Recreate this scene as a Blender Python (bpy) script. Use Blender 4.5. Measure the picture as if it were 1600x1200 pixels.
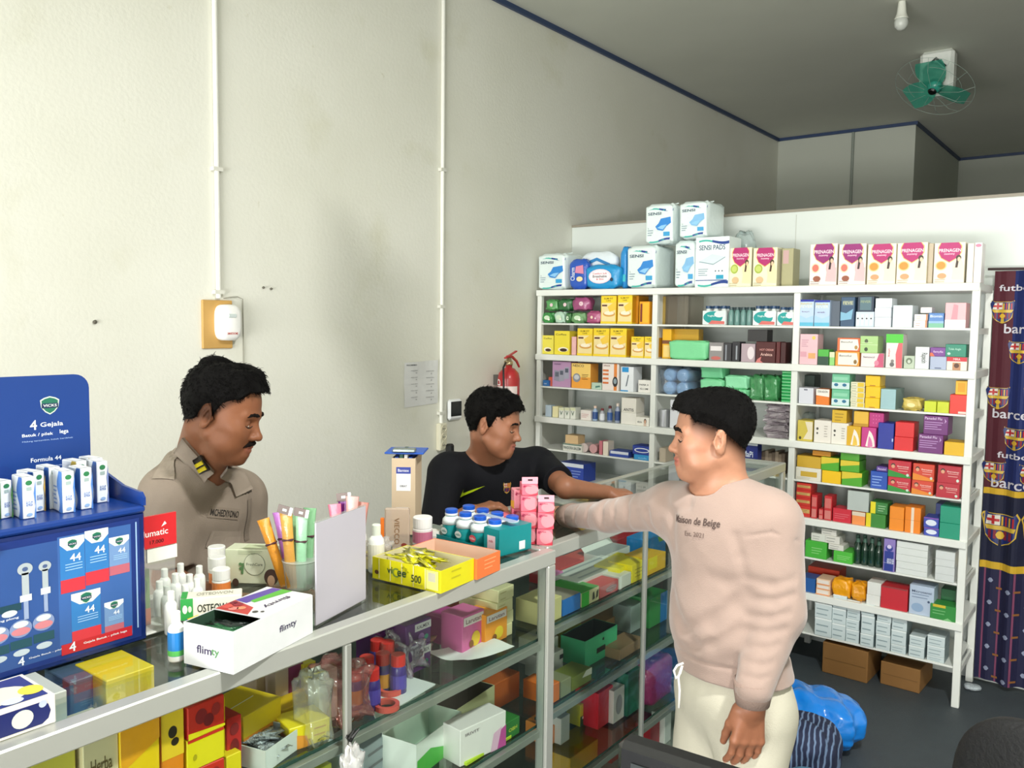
import bpy, math, random
import numpy as np
from mathutils import Vector, Matrix
random.seed(7)
SC = bpy.context.scene
COL = SC.collection
for _o in list(bpy.data.objects):
    bpy.data.objects.remove(_o)

# ---------------------------------------------------------------- camera
FPX, YAW, PITCH, ROLL, EYE = 1310.43, 0.655429, 0.0734552, 0.0118752, 1.75
_f = np.array([-math.sin(YAW)*math.cos(PITCH), math.cos(YAW)*math.cos(PITCH), -math.sin(PITCH)])
_r = np.array([math.cos(YAW), math.sin(YAW), 0.0]); _u = np.cross(_r, _f)
CR = math.cos(ROLL)*_r + math.sin(ROLL)*_u
CU = -math.sin(ROLL)*_r + math.cos(ROLL)*_u
CF = _f
CP = np.array([0, 0, EYE])
cd = bpy.data.cameras.new('camera'); cam = bpy.data.objects.new('camera', cd); COL.objects.link(cam)
cd.sensor_fit = 'HORIZONTAL'; cd.sensor_width = 36; cd.lens = FPX*36/1600; cd.clip_start = .02
cam.matrix_world = Matrix(((CR[0], CU[0], -CF[0], 0), (CR[1], CU[1], -CF[1], 0), (CR[2], CU[2], -CF[2], EYE), (0, 0, 0, 1)))
SC.camera = cam

def ray(px, py): return CF + CR*(px-800)/FPX - CU*(py-600)/FPX
def at(px, py, ax, val):            # where the sight line through a point of the photo meets a real plane of the room
    d = ray(px, py); return CP + d*((val-CP[ax])/d[ax])
def W(px, py, dep): return CP + ray(px, py)*dep

# ---------------------------------------------------------------- light
SC.view_settings.view_transform = 'Standard'
SC.view_settings.look = 'None'
SC.view_settings.gamma = 1
SC.view_settings.use_curve_mapping = False
SC.view_settings.exposure = 0.0
wd = bpy.data.worlds.new('daylight'); SC.world = wd; wd.use_nodes = True
wd.node_tree.nodes['Background'].inputs[0].default_value = (.86, .93, 1, 1)
wd.node_tree.nodes['Background'].inputs[1].default_value = 0.9
SC.cycles.use_denoising = True
SC.cycles.max_bounces = 7; SC.cycles.transparent_max_bounces = 14; SC.cycles.diffuse_bounces = 4
SC.cycles.caustics_reflective = False; SC.cycles.caustics_refractive = False
SC.cycles.sample_clamp_indirect = 6
def area(name, loc, look, sx, sy, power, col):
    l = bpy.data.lights.new(name, 'AREA'); l.shape = 'RECTANGLE'; l.size = sx; l.size_y = sy; l.energy = power; l.color = col
    o = bpy.data.objects.new(name, l); COL.objects.link(o); o.location = loc
    o.rotation_euler = (Vector(look)-Vector(loc)).to_track_quat('-Z', 'Y').to_euler(); return o
area('daylight_shopfront', (-.2, -5.2, 1.7), (-.7, 3, 1.6), 5.4, 2.6, 335, (1.0, .985, .94))
area('pavement_bounce_fill', (-.1, -4.6, .3), (0, 2.8, 3.6), 5.0, .8, 430, (1.0, .98, .93))  # added up-light standing in for pavement bounce, lifts the ceiling
area('added_shadow_light', (.3, 1.2, 3.45), (.3, 1.2, 0), .20, .20, 125, (1.0, .99, .95))  # added lamp out of view, throws the board's shadow on the left wall

# ---------------------------------------------------------------- materials
_mc = {}
def lin(h):
    if isinstance(h, str):
        h = h.lstrip('#'); h = tuple(int(h[i:i+2], 16)/255 for i in (0, 2, 4))
    return tuple(c/12.92 if c <= .04045 else ((c+.055)/1.055)**2.4 for c in h)
def mat(col, rough=.45, metal=0, var=.05, scale=30, bump=0, spec=.5, sheen=0, coat=0, bscale=None):
    key = (col, rough, metal, var, scale, bump, spec, sheen, coat, bscale)
    if key in _mc: return _mc[key]
    m = bpy.data.materials.new('paint_%d' % len(_mc)); m.use_nodes = True; nt = m.node_tree; b = nt.nodes['Principled BSDF']
    c = lin(col)
    b.inputs['Roughness'].default_value = rough; b.inputs['Metallic'].default_value = metal
    b.inputs['Specular IOR Level'].default_value = spec
    if sheen: b.inputs['Sheen Weight'].default_value = sheen
    if coat: b.inputs['Coat Weight'].default_value = coat; b.inputs['Coat Roughness'].default_value = .08
    tc = nt.nodes.new('ShaderNodeTexCoord'); n = nt.nodes.new('ShaderNodeTexNoise'); n.inputs['Scale'].default_value = scale
    n.inputs['Detail'].default_value = 3
    mx = nt.nodes.new('ShaderNodeMix'); mx.data_type = 'RGBA'
    mx.inputs['A'].default_value = (*[x*(1-var) for x in c], 1); mx.inputs['B'].default_value = (*[min(1, x*(1+var)) for x in c], 1)
    L = nt.links.new; L(tc.outputs['Object'], n.inputs['Vector']); L(n.outputs['Fac'], mx.inputs['Factor']); L(mx.outputs['Result'], b.inputs['Base Color'])
    if bump:
        n2 = nt.nodes.new('ShaderNodeTexNoise'); n2.inputs['Scale'].default_value = bscale or scale*4; n2.inputs['Detail'].default_value = 4
        L(tc.outputs['Object'], n2.inputs['Vector'])
        bp = nt.nodes.new('ShaderNodeBump'); bp.inputs['Strength'].default_value = bump; bp.inputs['Distance'].default_value = .01
        L(n2.outputs['Fac'], bp.inputs['Height']); L(bp.outputs['Normal'], b.inputs['Normal'])
    _mc[key] = m; return m
def clear(name, tint='#ffffff', gloss=.05, rough=.05, milky=0, bump=0, mcol='#ffffff'):     # thin see-through sheet: glass or plastic film
    key = ('clear', name)
    if key in _mc: return _mc[key]
    m = bpy.data.materials.new(name); m.use_nodes = True; nt = m.node_tree; nt.nodes.clear(); L = nt.links.new
    out = nt.nodes.new('ShaderNodeOutputMaterial'); tr = nt.nodes.new('ShaderNodeBsdfTransparent'); tr.inputs[0].default_value = (*lin(tint), 1)
    gl = nt.nodes.new('ShaderNodeBsdfGlossy'); gl.inputs['Roughness'].default_value = rough
    lw = nt.nodes.new('ShaderNodeLayerWeight'); lw.inputs[0].default_value = .5
    pw = nt.nodes.new('ShaderNodeMath'); pw.operation = 'POWER'; pw.inputs[1].default_value = 4.5; L(lw.outputs['Facing'], pw.inputs[0])
    ad = nt.nodes.new('ShaderNodeMath'); ad.operation = 'MULTIPLY_ADD'; ad.inputs[1].default_value = .8; ad.inputs[2].default_value = gloss
    L(pw.outputs[0], ad.inputs[0])
    mx = nt.nodes.new('ShaderNodeMixShader'); L(ad.outputs[0], mx.inputs[0]); L(gl.outputs[0], mx.inputs[2])
    if milky:
        df = nt.nodes.new('ShaderNodeBsdfDiffuse'); df.inputs[0].default_value = (*lin(mcol), 1)
        m2 = nt.nodes.new('ShaderNodeMixShader'); m2.inputs[0].default_value = milky
        L(tr.outputs[0], m2.inputs[1]); L(df.outputs[0], m2.inputs[2]); L(m2.outputs[0], mx.inputs[1])
    else: L(tr.outputs[0], mx.inputs[1])
    if bump:
        tc = nt.nodes.new('ShaderNodeTexCoord'); n2 = nt.nodes.new('ShaderNodeTexNoise'); n2.inputs['Scale'].default_value = 22
        L(tc.outputs['Object'], n2.inputs['Vector']); bp = nt.nodes.new('ShaderNodeBump'); bp.inputs['Strength'].default_value = bump; bp.inputs['Distance'].default_value = .02
        L(n2.outputs['Fac'], bp.inputs['Height']); L(bp.outputs[0], gl.inputs['Normal']); L(bp.outputs[0], lw.inputs['Normal'])
    L(mx.outputs[0], out.inputs[0]); _mc[key] = m; return m

# ---------------------------------------------------------------- mesh builder
_tx = {}
def glyphs(s):
    if s not in _tx:
        c = bpy.data.curves.new('t', 'FONT'); c.body = s; c.size = 1; c.resolution_u = 3; c.align_x = 'LEFT'
        c.offset = .012
        o = bpy.data.objects.new('t', c); COL.objects.link(o); bpy.context.view_layer.update()
        me = o.evaluated_get(bpy.context.evaluated_depsgraph_get()).to_mesh()
        v = np.array([tuple(q.co)[:2] for q in me.vertices]) if len(me.vertices) else np.zeros((0, 2))
        f = [tuple(p.vertices) for p in me.polygons]
        o.to_mesh_clear(); bpy.data.objects.remove(o); bpy.data.curves.remove(c)
        if len(v):
            lo = v.min(0); v = v-lo
        _tx[s] = (v, f)
    return _tx[s]
class MB:
    def __init__(s): s.v = []; s.f = []; s.m = []; s.mats = []
    def mi(s, m):
        if isinstance(m, str): m = mat(m)
        if m not in s.mats: s.mats.append(m)
        return s.mats.index(m)
    def add(s, vs, fs, m):
        n = len(s.v); i = s.mi(m)
        s.v += [tuple(float(c) for c in q) for q in vs]
        s.f += [tuple(k+n for k in f) for f in fs]; s.m += [i]*len(fs); return s
    def box(s, x0, x1, y0, y1, z0, z1, m, b=0):
        if b <= 0:
            vs = [(x, y, z) for x in (x0, x1) for y in (y0, y1) for z in (z0, z1)]
            return s.add(vs, [(0, 1, 3, 2), (4, 6, 7, 5), (0, 4, 5, 1), (2, 3, 7, 6), (0, 2, 6, 4), (1, 5, 7, 3)], m)
        b = min(b, (x1-x0)*.45, (y1-y0)*.45, (z1-z0)*.45)
        X, Y, Z = (x0, x1), (y0, y1), (z0, z1); vs = []; ix = {}
        for i in (0, 1):
            for j in (0, 1):
                for k in (0, 1):
                    sx, sy, sz = (1, -1)[i], (1, -1)[j], (1, -1)[k]
                    for a in range(3):
                        ix[i, j, k, a] = len(vs)
                        vs.append((X[i]+(0 if a == 0 else sx*b), Y[j]+(0 if a == 1 else sy*b), Z[k]+(0 if a == 2 else sz*b)))
        fs = []
        for a in range(3):
            for e in (0, 1):
                o = [(0, 0), (1, 0), (1, 1), (0, 1)]
                q = []
                for p in o:
                    t = list(p); t.insert(a, e); q.append(ix[t[0], t[1], t[2], a])
                fs.append(tuple(q))
        for a in range(3):
            p, q = [c for c in range(3) if c != a]
            for e in (0, 1):
                for g in (0, 1):
                    def K(ta, n):
                        t = [0, 0, 0]; t[a] = ta; t[p] = e; t[q] = g; return ix[t[0], t[1], t[2], n]
                    fs.append((K(0, p), K(1, p), K(1, q), K(0, q)))
        for i in (0, 1):
            for j in (0, 1):
                for k in (0, 1): fs.append((ix[i, j, k, 0], ix[i, j, k, 1], ix[i, j, k, 2]))
        return s.add(vs, fs, m)
    def tube(s, pts, r, m, n=10, cap=True):
        pts = [Vector(p) for p in pts]; rs = r if isinstance(r, (list, tuple)) else [r]*len(pts)
        vs = []; fs = []; up = None
        for i, p in enumerate(pts):
            t = (pts[min(i+1, len(pts)-1)]-pts[max(i-1, 0)]).normalized()
            if up is None: up = t.orthogonal().normalized()
            up = (up-t*up.dot(t)).normalized(); w = t.cross(up)
            for k in range(n):
                a = 2*math.pi*k/n; vs.append(p+(up*math.cos(a)+w*math.sin(a))*rs[i])
        for i in range(len(pts)-1):
            for k in range(n): fs.append((i*n+k, i*n+(k+1) % n, (i+1)*n+(k+1) % n, (i+1)*n+k))
        if cap: fs += [tuple(range(n))[::-1], tuple(range((len(pts)-1)*n, len(pts)*n))]
        return s.add(vs, fs, m)
    def lathe(s, c, prof, m, n=20, axis=2, squash=1):
        vs = []; fs = []
        for r, h in prof:
            for k in range(n):
                a = 2*math.pi*k/n; p = [r*math.cos(a), r*math.sin(a)*squash]; p.insert(axis, h)
                vs.append((c[0]+p[0], c[1]+p[1], c[2]+p[2]))
        for i in range(len(prof)-1):
            for k in range(n): fs.append((i*n+k, i*n+(k+1) % n, (i+1)*n+(k+1) % n, (i+1)*n+k))
        fs += [tuple(range(n))[::-1], tuple(range((len(prof)-1)*n, len(prof)*n))]
        return s.add(vs, fs, m)
    # printed shapes on a plane given by origin o, axes a (along) and b (up), normal = lift
    def poly(s, O, A, B, pts, m):
        O, A, B = map(np.array, (O, A, B)); return s.add([O+A*u+B*v for u, v in pts], [tuple(range(len(pts)))], m)
    def text(s, O, A, B, st, x, y, h, m, w=None, rot=0, center=True):
        v, f = glyphs(st)
        if not len(v): return s
        ext = v.max(0); k = h/max(ext[1], 1e-6); kx = k if w is None else w/max(ext[0], 1e-6)
        q = v*[kx, k]; e = ext*[kx, k]
        if center: q = q-[e[0]/2, e[1]/2]
        if rot: c, sn = math.cos(rot), math.sin(rot); q = np.stack([q[:, 0]*c-q[:, 1]*sn, q[:, 0]*sn+q[:, 1]*c], 1)
        O, A, B = map(np.array, (O, A, B))
        return s.add([O+A*(x+a)+B*(y+b) for a, b in q], f, m)
    def xf(s, M, start=0):
        for i in range(start, len(s.v)): s.v[i] = tuple(M @ Vector(s.v[i]))
        return s
    def build(s, name, parent=None, loc=(0, 0, 0), rot=(0, 0, 0), smooth=False, **tags):
        me = bpy.data.meshes.new(name); me.from_pydata(s.v, [], s.f)
        for m in s.mats: me.materials.append(m)
        me.polygons.foreach_set('material_index', s.m)
        if smooth: me.polygons.foreach_set('use_smooth', [True]*len(s.f))
        me.update()
        o = bpy.data.objects.new(name, me); COL.objects.link(o); o.parent = parent; o.location = loc; o.rotation_euler = rot
        tag(o, **tags); return o
def tag(o, label=None, cat=None, group=None, kind=None):
    if label: o['label'] = label
    if cat: o['category'] = cat
    if group: o['group'] = group
    if kind: o['kind'] = kind
    return o
def thing(name, label, cat, loc=(0, 0, 0), rz=0, group=None):
    o = bpy.data.objects.new(name, None); COL.objects.link(o); o.empty_display_size = .05
    o.location = loc; o.rotation_euler = (0, 0, rz); return tag(o, label, cat, group)
def struct(name, mb, parent=None): return mb.build(name, parent, kind='structure')
def dup(o, parent=None):
    c = o.copy(); COL.objects.link(c)
    if parent is not None: c.parent = parent
    for ch in list(o.children): dup(ch, c)
    return c
def ell(cx, cy, rx, ry, n=20, a0=0, a1=2*math.pi):
    return [(cx+rx*math.cos(a0+(a1-a0)*k/n), cy+ry*math.sin(a0+(a1-a0)*k/n)) for k in range(n)]
# ================================================================ the room
WX, YP, YS, ZC = -3.10, 4.66, 4.228, 3.60
plaster = mat('#dfdfd4', .62, var=.035, scale=1.6, bump=.08, bscale=45)
def plaster_mat():
    m = bpy.data.materials.new('plaster_wall'); m.use_nodes = True; nt = m.node_tree; b = nt.nodes['Principled BSDF']; L = nt.links.new
    b.inputs['Roughness'].default_value = .6
    tc = nt.nodes.new('ShaderNodeTexCoord'); r = []
    for sc, lo, hi, ca, cb in ((.9, .4, .7, '#e2e2d8', '#d8d8cb'), (2.6, .6, .8, '#ffffff', '#f1f0e6'), (16, .72, .80, '#ffffff', '#e9e7dd')):
        n = nt.nodes.new('ShaderNodeTexNoise'); n.inputs['Scale'].default_value = sc; n.inputs['Detail'].default_value = 5; L(tc.outputs['Object'], n.inputs['Vector'])
        cr = nt.nodes.new('ShaderNodeValToRGB'); cr.color_ramp.elements[0].position = lo; cr.color_ramp.elements[1].position = hi
        cr.color_ramp.elements[0].color = (*lin(ca), 1); cr.color_ramp.elements[1].color = (*lin(cb), 1); L(n.outputs['Fac'], cr.inputs[0]); r.append(cr)
    p = r[0].outputs[0]
    for q in r[1:]:
        mx = nt.nodes.new('ShaderNodeMix'); mx.data_type = 'RGBA'; mx.blend_type = 'MULTIPLY'; mx.inputs['Factor'].default_value = 1
        L(p, mx.inputs['A']); L(q.outputs[0], mx.inputs['B']); p = mx.outputs['Result']
    L(p, b.inputs['Base Color'])
    n2 = nt.nodes.new('ShaderNodeTexNoise'); n2.inputs['Scale'].default_value = 60; L(tc.outputs['Object'], n2.inputs['Vector'])
    bp = nt.nodes.new('ShaderNodeBump'); bp.inputs['Strength'].default_value = .1; bp.inputs['Distance'].default_value = .01; L(n2.outputs['Fac'], bp.inputs['Height']); L(bp.outputs[0], b.inputs['Normal'])
    return m
wallm = plaster_mat()
ceilm = mat('#c9cbc0', .8, var=.10, scale=1.3, bump=.1)
backm = mat('#b9bdb2', .75, var=.05, scale=1.2)
blue = mat('#2b3f63', .4)
XR, YF = 2.6, -3.2
struct('wall_left', MB().box(WX-.12, WX, YF, 10.5, 0, ZC, wallm))
struct('wall_back', MB().box(WX, -1.84, 8.33, 8.45, 0, ZC, backm))
struct('wall_side', MB().box(-1.96, -1.84, 8.45, 10.38, 0, ZC, backm))
struct('wall_rear', MB().box(-1.84, XR, 10.38, 10.5, 0, ZC, backm))
struct('wall_right', MB().box(XR, XR+.12, YF, 10.5, 0, ZC, wallm))
struct('wall_front', MB().box(WX, XR, YF-.12, YF, 2.95, ZC, wallm))
struct('ceiling', MB().box(WX-.12, XR+.12, YF-.12, 10.5, ZC, ZC+.1, ceilm))
fm = mat('#3f474c', .55, var=.18, scale=9, bump=.3, bscale=220)
struct('floor', MB().box(WX-.12, XR+.12, YF-2.5, 10.5, -.1, 0, fm))
struct('wall_partition', MB().box(WX+.002, XR-.4, YP, YP+.05, 0, 2.375, mat('#d3dad6', .4, var=.02, scale=2)).box(-1.62, -1.617, YP-.002, YP, 1.0, 2.36, '#b9bcb4').box(WX+.002, XR-.4, YP-.006, YP+.056, 2.375, 2.39, '#8f887a'))
t = .035
struct('trim_1', MB().box(WX, WX+.018, YF, 8.33, ZC-.03, ZC, blue))
struct('trim_2', MB().box(WX+.018, -1.84, 8.312, 8.33, ZC-.028, ZC, blue))
struct('trim_3', MB().box(-1.84, -1.822, 8.312, 10.38, ZC-.03, ZC, blue))
struct('trim_4', MB().box(-1.822, XR, 10.362, 10.38, ZC-.028, ZC, blue))
# conduits: flat trunking fixed to the plaster
cond = mat('#e4e4dc', .4)
def conduit(label, x, y, z0, z1, clips, r=.011, w=wallm):
    o = thing('conduit', label, 'cable conduit', (x, y, z0))
    MB().tube([(0, 0, 0), (0, 0, z1-z0)], r, cond, 12).build('pipe', o, smooth=False)
    for c in clips:
        MB().box(-.012, .012, -.022, .022, c-z0-.008, c-z0+.008, mat('#d9d9cf', .4)).build('clip', o)
    return o
conduit('white cable pipe running from ceiling to motion sensor', WX+.011, 2.02, 1.835, ZC-.03, (2.36, 1.86))
conduit('long white cable pipe running from ceiling down to wall socket', WX+.011, 3.385, 1.19, ZC-.03, (2.56, 1.83, 1.25))
# conduit on the far back wall
o = thing('conduit', 'thin grey cable pipe on the far back wall above the partition', 'cable conduit', (-2.38, 8.316, 2.0))
MB().tube([(0, 0, 0), (0, 0, ZC-2.03)], .013, mat('#8b938a', .5), 8).build('pipe', o)

# motion sensor on its plywood square
wood = mat('#c49a55', .55, var=.15, scale=12)
o = MB().box(0, .012, -.085, .055, -.1, .1, wood, .003).build('wooden_backing_board', loc=(WX, 2.03, 1.727), label='small plywood square screwed to wall behind white sensor', cat='mounting board')
s_ = thing('wall_alarm', 'white rounded alarm box with red lettering on plywood square', 'alarm', (WX+.012, 2.05, 1.735))
b_ = MB()
pr = [(.052*math.copysign(abs(math.cos(a))**.55, math.cos(a)), .075*math.copysign(abs(math.sin(a))**.55, math.sin(a))) for a in [2*math.pi*k/28 for k in range(28)]]
vs = [(x, y*f, z*f) for x, f in ((0, 1), (.03, 1), (.045, .9), (.05, .7)) for y, z in pr]
fs = [(i*28+k, i*28+(k+1) % 28, (i+1)*28+(k+1) % 28, (i+1)*28+k) for i in range(3) for k in range(28)]+[tuple(range(84, 112))]
b_.add(vs, fs, mat('#f4f4f2', .3)).build('housing', s_, smooth=True)
MB().box(.045, .054, -.02, .02, .02, .036, mat('#c9d3d3', .2), .003).build('lens', s_)
MB().text((.052, 0, 0), (0, 1, 0), (0, 0, 1), 'SMARTHOME', 0, -.045, .009, mat('#c8362e'), w=.05).build('lettering', s_)
MB().tube([(0, .0, .1), (.012, .02, .105), (.012, .06, .108), (.012, .085, .1), (.006, .09, 0), (.005, .092, -.3), (.005, .09, -.6)], .0022, mat('#8f8d80', .5), 6).build('alarm_cable', label='thin cable looping over alarm box and hanging down wall', cat='cable', loc=(WX, 2.05, 1.735))
for (yy, zz) in ((2.245, 1.888), (2.285, 1.884)):
    MB().lathe((0, 0, 0), [(.004, 0), (.006, .006), (.002, .014)], mat('#5d5a50', .5), 8, axis=0).build('wall_screw', loc=(WX, yy, zz), label='tiny dark screw in bare plaster, the one '+('nearer the alarm box' if yy < 2.26 else 'farther from alarm box'), cat='screw', group='pair of screws in the wall')
MB().lathe((0, 0, 0), [(.006, 0), (.008, .008), (.002, .012)], mat('#57544a', .5), 8, axis=0).build('wall_plug', loc=at(147, 503, 0, WX), label='dark plug in the plaster left of alarm box', cat='screw')
# notice paper
p_ = MB(); pm = mat('#d9dad9', .6); ink = mat('#54555c', .6)
vs = []; n = 8
for i in range(n+1):
    for j in range(n+1):
        yy = (i/n-.5)*.255; zz = (j/n-.5)*.235; vs.append((.004+.004*math.sin(i*.8)*(j/n)**2+.002*math.sin(j), yy, zz+yy*.03))
p_.add(vs, [(i*(n+1)+j, (i+1)*(n+1)+j, (i+1)*(n+1)+j+1, i*(n+1)+j+1) for i in range(n) for j in range(n)], pm)
def T(st, y, z, h, w=None): p_.text((.0115, 0, 0), (0, 1, 0), (0, 0, 1), st, y, z, h, ink, w)
T('PENGUMUMAN', -.08, .1, .008); 
for z in (.07, .035, 0, -.035, -.07):
    T('HARGA OBAT', -.06, z, .004, .05); T('DISKON', .06, z-.006, .004, .06)
    T('10', -.045, z-.012, .008); T('25', .07, z-.02, .007)
p_.build('notice_paper', loc=(WX, 3.235, 1.42), label='white printed notice sheet taped to wall beside long pipe', cat='notice')
# socket strip with plug
o = thing('socket_strip', 'cream triple socket strip below the long cable pipe', 'wall socket', (WX, 3.385, 1.12))
MB().box(0, .032, -.03, .03, -.075, .075, mat('#dcd8c2', .4), .005).build('housing', o)
for z in (.045, 0, -.045):
    s2 = MB().lathe((.032, 0, z), [(.021, 0), (.021, .003), (.016, .003), (.015, .001)], mat('#cfcab2', .4), 20, axis=0).build('socket_hole', o)
    MB().box(.0335, .0345, -.008, -.004, z-.003, z+.003, '#222222').box(.0335, .0345, .004, .008, z-.003, z+.003, '#222222').build('contact', s2)
o = thing('power_plug', 'black power plug with lead hanging from socket strip', 'plug', (WX+.034, 3.41, 1.06))
MB().box(0, .04, -.022, .022, -.03, .022, mat('#17181a', .5), .01).build('plug_body', o)
MB().tube([(.02, 0, -.03), (.02, .004, -.08), (.015, -.02, -.2), (.012, -.03, -.5), (.012, -.03, -1.03)], .004, mat('#17181a', .5), 8).build('cord', o)
# door-phone like controller
o = thing('access_controller', 'white access keypad with black screen mounted on wall', 'wall keypad', (WX, 3.49, 1.262))
MB().box(0, .028, -.055, .055, -.058, .058, mat('#eceef0', .3), .012).build('housing', o)
MB().box(.0275, .03, -.044, .044, -.036, .046, mat('#101317', .15), .004).build('screen', o)
# fire extinguisher
ex = thing('fire_extinguisher', 'red fire extinguisher hanging on wall above man in black jersey', 'fire extinguisher', (WX+.1, 3.87, 1.08))
red = mat('#b3262b', .28, coat=.3)
MB().lathe((0, 0, 0), [(.05, 0), (.062, .01), (.065, .03), (.065, .34), (.058, .375), (.035, .40), (.02, .405), (.02, .42)], red, 28).build('cylinder', ex, smooth=True)
vs = []; fs = []
for k in range(15):
    a = math.radians(-115+k*8); vs += [(.0665*math.cos(a), .0665*math.sin(a), z) for z in (.245, .30)]
for k in range(14): fs.append((2*k, 2*k+2, 2*k+3, 2*k+1))
MB().add(vs, fs, mat('#e9d9d6', .4)).build('label_band', ex)
lt = MB(); v, f = glyphs('YAMID'); ex_ = v.max(0); q = v/ex_*[.17, .035]
lt.add([(.067*math.cos(math.radians(-98)+b/.067), .067*math.sin(math.radians(-98)+b/.067), .17+a) for a, b in (q*[1, -1])], f, mat('#f1e7e6')).build('lettering', ex)
MB().lathe((0, 0, 0), [(.022, .42), (.024, .425), (.024, .44), (.016, .445), (.014, .462)], mat('#b9a884', .3, .8), 16).tube([(0, .01, .44), (.01, -.045, .44)], .01, mat('#b9a884', .3, .8)).build('valve', ex, smooth=True)
MB().box(-.009, .009, -.04, .075, -.004, .004, red, .002).xf(Matrix.Translation((0, .0, .475)) @ Matrix.Rotation(.35, 4, 'X')).build('lever', ex)
MB().tube([(0, -.02, .47), (0, .03, .468), (0, .075, .44), (0, .1, .405)], [.008, .009, .008, .006], red, 8).build('carry_handle', ex)
MB().tube([(.01, -.04, .44), (.03, -.09, .41), (.04, -.098, .3), (.04, -.09, .1), (.04, -.085, .02)], [.006]*4+[.012], mat('#18181a', .5), 8).build('hose', ex, smooth=True)
MB().box(-.1, -.06, -.02, .02, .3, .36, '#55514c').build('wall_bracket', ex)
# ceiling: bulb and fan
bo = at(1408, 38, 1, 5.25)
o = thing('bulb_holder', 'white pendant lamp holder with bulb hanging from ceiling', 'ceiling lamp', (bo[0], bo[1], bo[2]))
MB().tube([(0, 0, ZC-bo[2]), (0, 0, .13)], .012, cond, 10).build('stem', o)
MB().lathe((0, 0, 0), [(.014, .14), (.02, .12), (.026, .06), (.035, .035), (.04, .03)], mat('#e7e9df', .4), 20).build('socket', o, smooth=True)
MB().lathe((0, 0, 0), [(.002, -.035), (.02, -.03), (.034, -.012), (.038, .01), (.034, .03)], mat('#c8ccc6', .3), 20).build('bulb', o, smooth=True)
fo = at(1462, 143, 1, 6.3)
fn = thing('ceiling_fan', 'white ceiling mounted orbit fan with green blades above partition', 'fan', (fo[0], fo[1], ZC))
fz = fo[2]-ZC
MB().box(-.105, .105, -.02, .10, -.30, 0, mat('#dfe3de', .35), .02).build('bracket', fn)
MB().tube([(-.03, -.01, -.12), (0, -.06, -.2), (.01, -.09, fz+.09)], [.055, .07, .06], mat('#cdd4cf', .35), 16).build('motor', fn, smooth=True)
MB().tube([(-.05, -.03, -.10), (0, -.045, -.06), (.06, -.03, -.12)], .008, mat('#3c423e', .5), 8).build('cable', fn, smooth=True)
hub = MB().lathe((0, 0, 0), [(.045, .03), (.05, 0), (.03, -.03)], mat('#2f8f7d', .3), 20, axis=2)
fx = Matrix.Translation((.015, -.12, fz)) @ Matrix.Rotation(math.radians(-33), 4, 'X') @ Matrix.Rotation(math.radians(12), 4, 'Y')
hub.xf(fx).build('hub', fn, smooth=True)
MB().lathe((0, 0, 0), [(.02, -.028), (.028, -.04), (.02, -.05)], mat('#0c0f10', .3), 16).xf(fx).build('hub_cap', fn)
bl = clear('fan_blade_plastic', '#9fd6c4', .02, .2, .55, mcol='#3f9f89')
for k in range(3):
    vs = []; N = 10
    for i in range(N+1):
        r_ = .04+i/N*.19; wdt = .035+.075*math.sin(math.pi*min(1, (i/N)*.62+.12))
        for e in (-1, 1): vs.append((r_*math.cos(e*wdt/r_*.85), r_*math.sin(e*wdt/r_*.85), e*.018))
    MB().add(vs, [(2*i, 2*i+2, 2*i+3, 2*i+1) for i in range(N)], bl).xf(fx @ Matrix.Rotation(k*2.0944+.5, 4, 'Z')).build('blade', fn, smooth=True)
g = MB()
for r_ in (.25, .17): g.tube([(r_*math.cos(a), r_*math.sin(a), 0) for a in [k*math.pi/18 for k in range(37)]], .0011, mat('#8fa39a', .3), 5, False)
for k in range(12): a = k*math.pi/6; g.tube([(.05*math.cos(a), .05*math.sin(a), -.045), (.17*math.cos(a), .17*math.sin(a), -.045), (.25*math.cos(a), .25*math.sin(a), 0)], .0010, mat('#8fa39a', .3), 5)
g.xf(fx).build('guard', fn)

lp = thing('added_lamp', 'unseen square lamp added above the customer side to throw a wall shadow', 'ceiling lamp', (.3, 1.2, 3.46))  # housing for the added, unseen lamp
MB().box(-.15, .15, -.15, .15, 0, .14, mat('#e6e6e2', .4), .01).build('added_lamp_housing', lp)
hs = thing('added_shadow_board', 'unseen white board added above the counter to cast the wall shadow', 'shadow board', (-1.03, 1.84, 2.66))  # added board out of view, blocks the lamp to shade the left wall
MB().box(-.205, .205, -.006, .006, 0, .29, mat('#dfe2de', .5), .002).build('shadow_panel', hs)
for x in (-.17, .17): MB().tube([(x, 0, .29), (x, 0, .95)], .002, '#8a8c88', 6).build('cord', hs)
# ================================================================ shelf unit
LV = dict(T=1.95, A=1.748, B=1.556, C=1.358, D=1.168, E=.970, F=.782, G=.580, H=.399, I=.190)
SHN = dict(T='on top of the shelf unit', A='first shelf', B='second shelf', C='third shelf', D='fourth shelf', E='fifth shelf', F='sixth shelf', G='seventh shelf', H='eighth shelf', I='lowest shelf')
BAY = (', wall-side bay', ', middle bay', ', curtain-side bay')
sw_ = mat('#e6e9e4', .35, var=.03, scale=5)
un = thing('shelf_unit', 'tall white open shelving unit stocked with medicines along the partition', 'shelf unit', (0, YS, 0))
XS = (-3.06, -2.246, -1.449, -.652)
for z in (1.95, 1.556, 1.168, .782, .399):
    MB().box(XS[0]-.006, XS[3]+.012, -.008, .40, z-.036, z, sw_, .003).build('shelf_board', un)
for z in (1.748, 1.358, .970, .580, .190):
    b = MB()
    b.box(XS[0], XS[3]-.01, .008, .39, z-.01, z, sw_, .001); b.build('thin_board', un)
for i, x in enumerate(XS):
    for yy in (.002, .365):
        z0 = 0
        MB().box(x-.002 if i == 0 else x-.018, x+.03 if i == 0 else x+.014, yy, yy+.028, z0, 1.93, sw_, .002).build('post', un)
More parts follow.
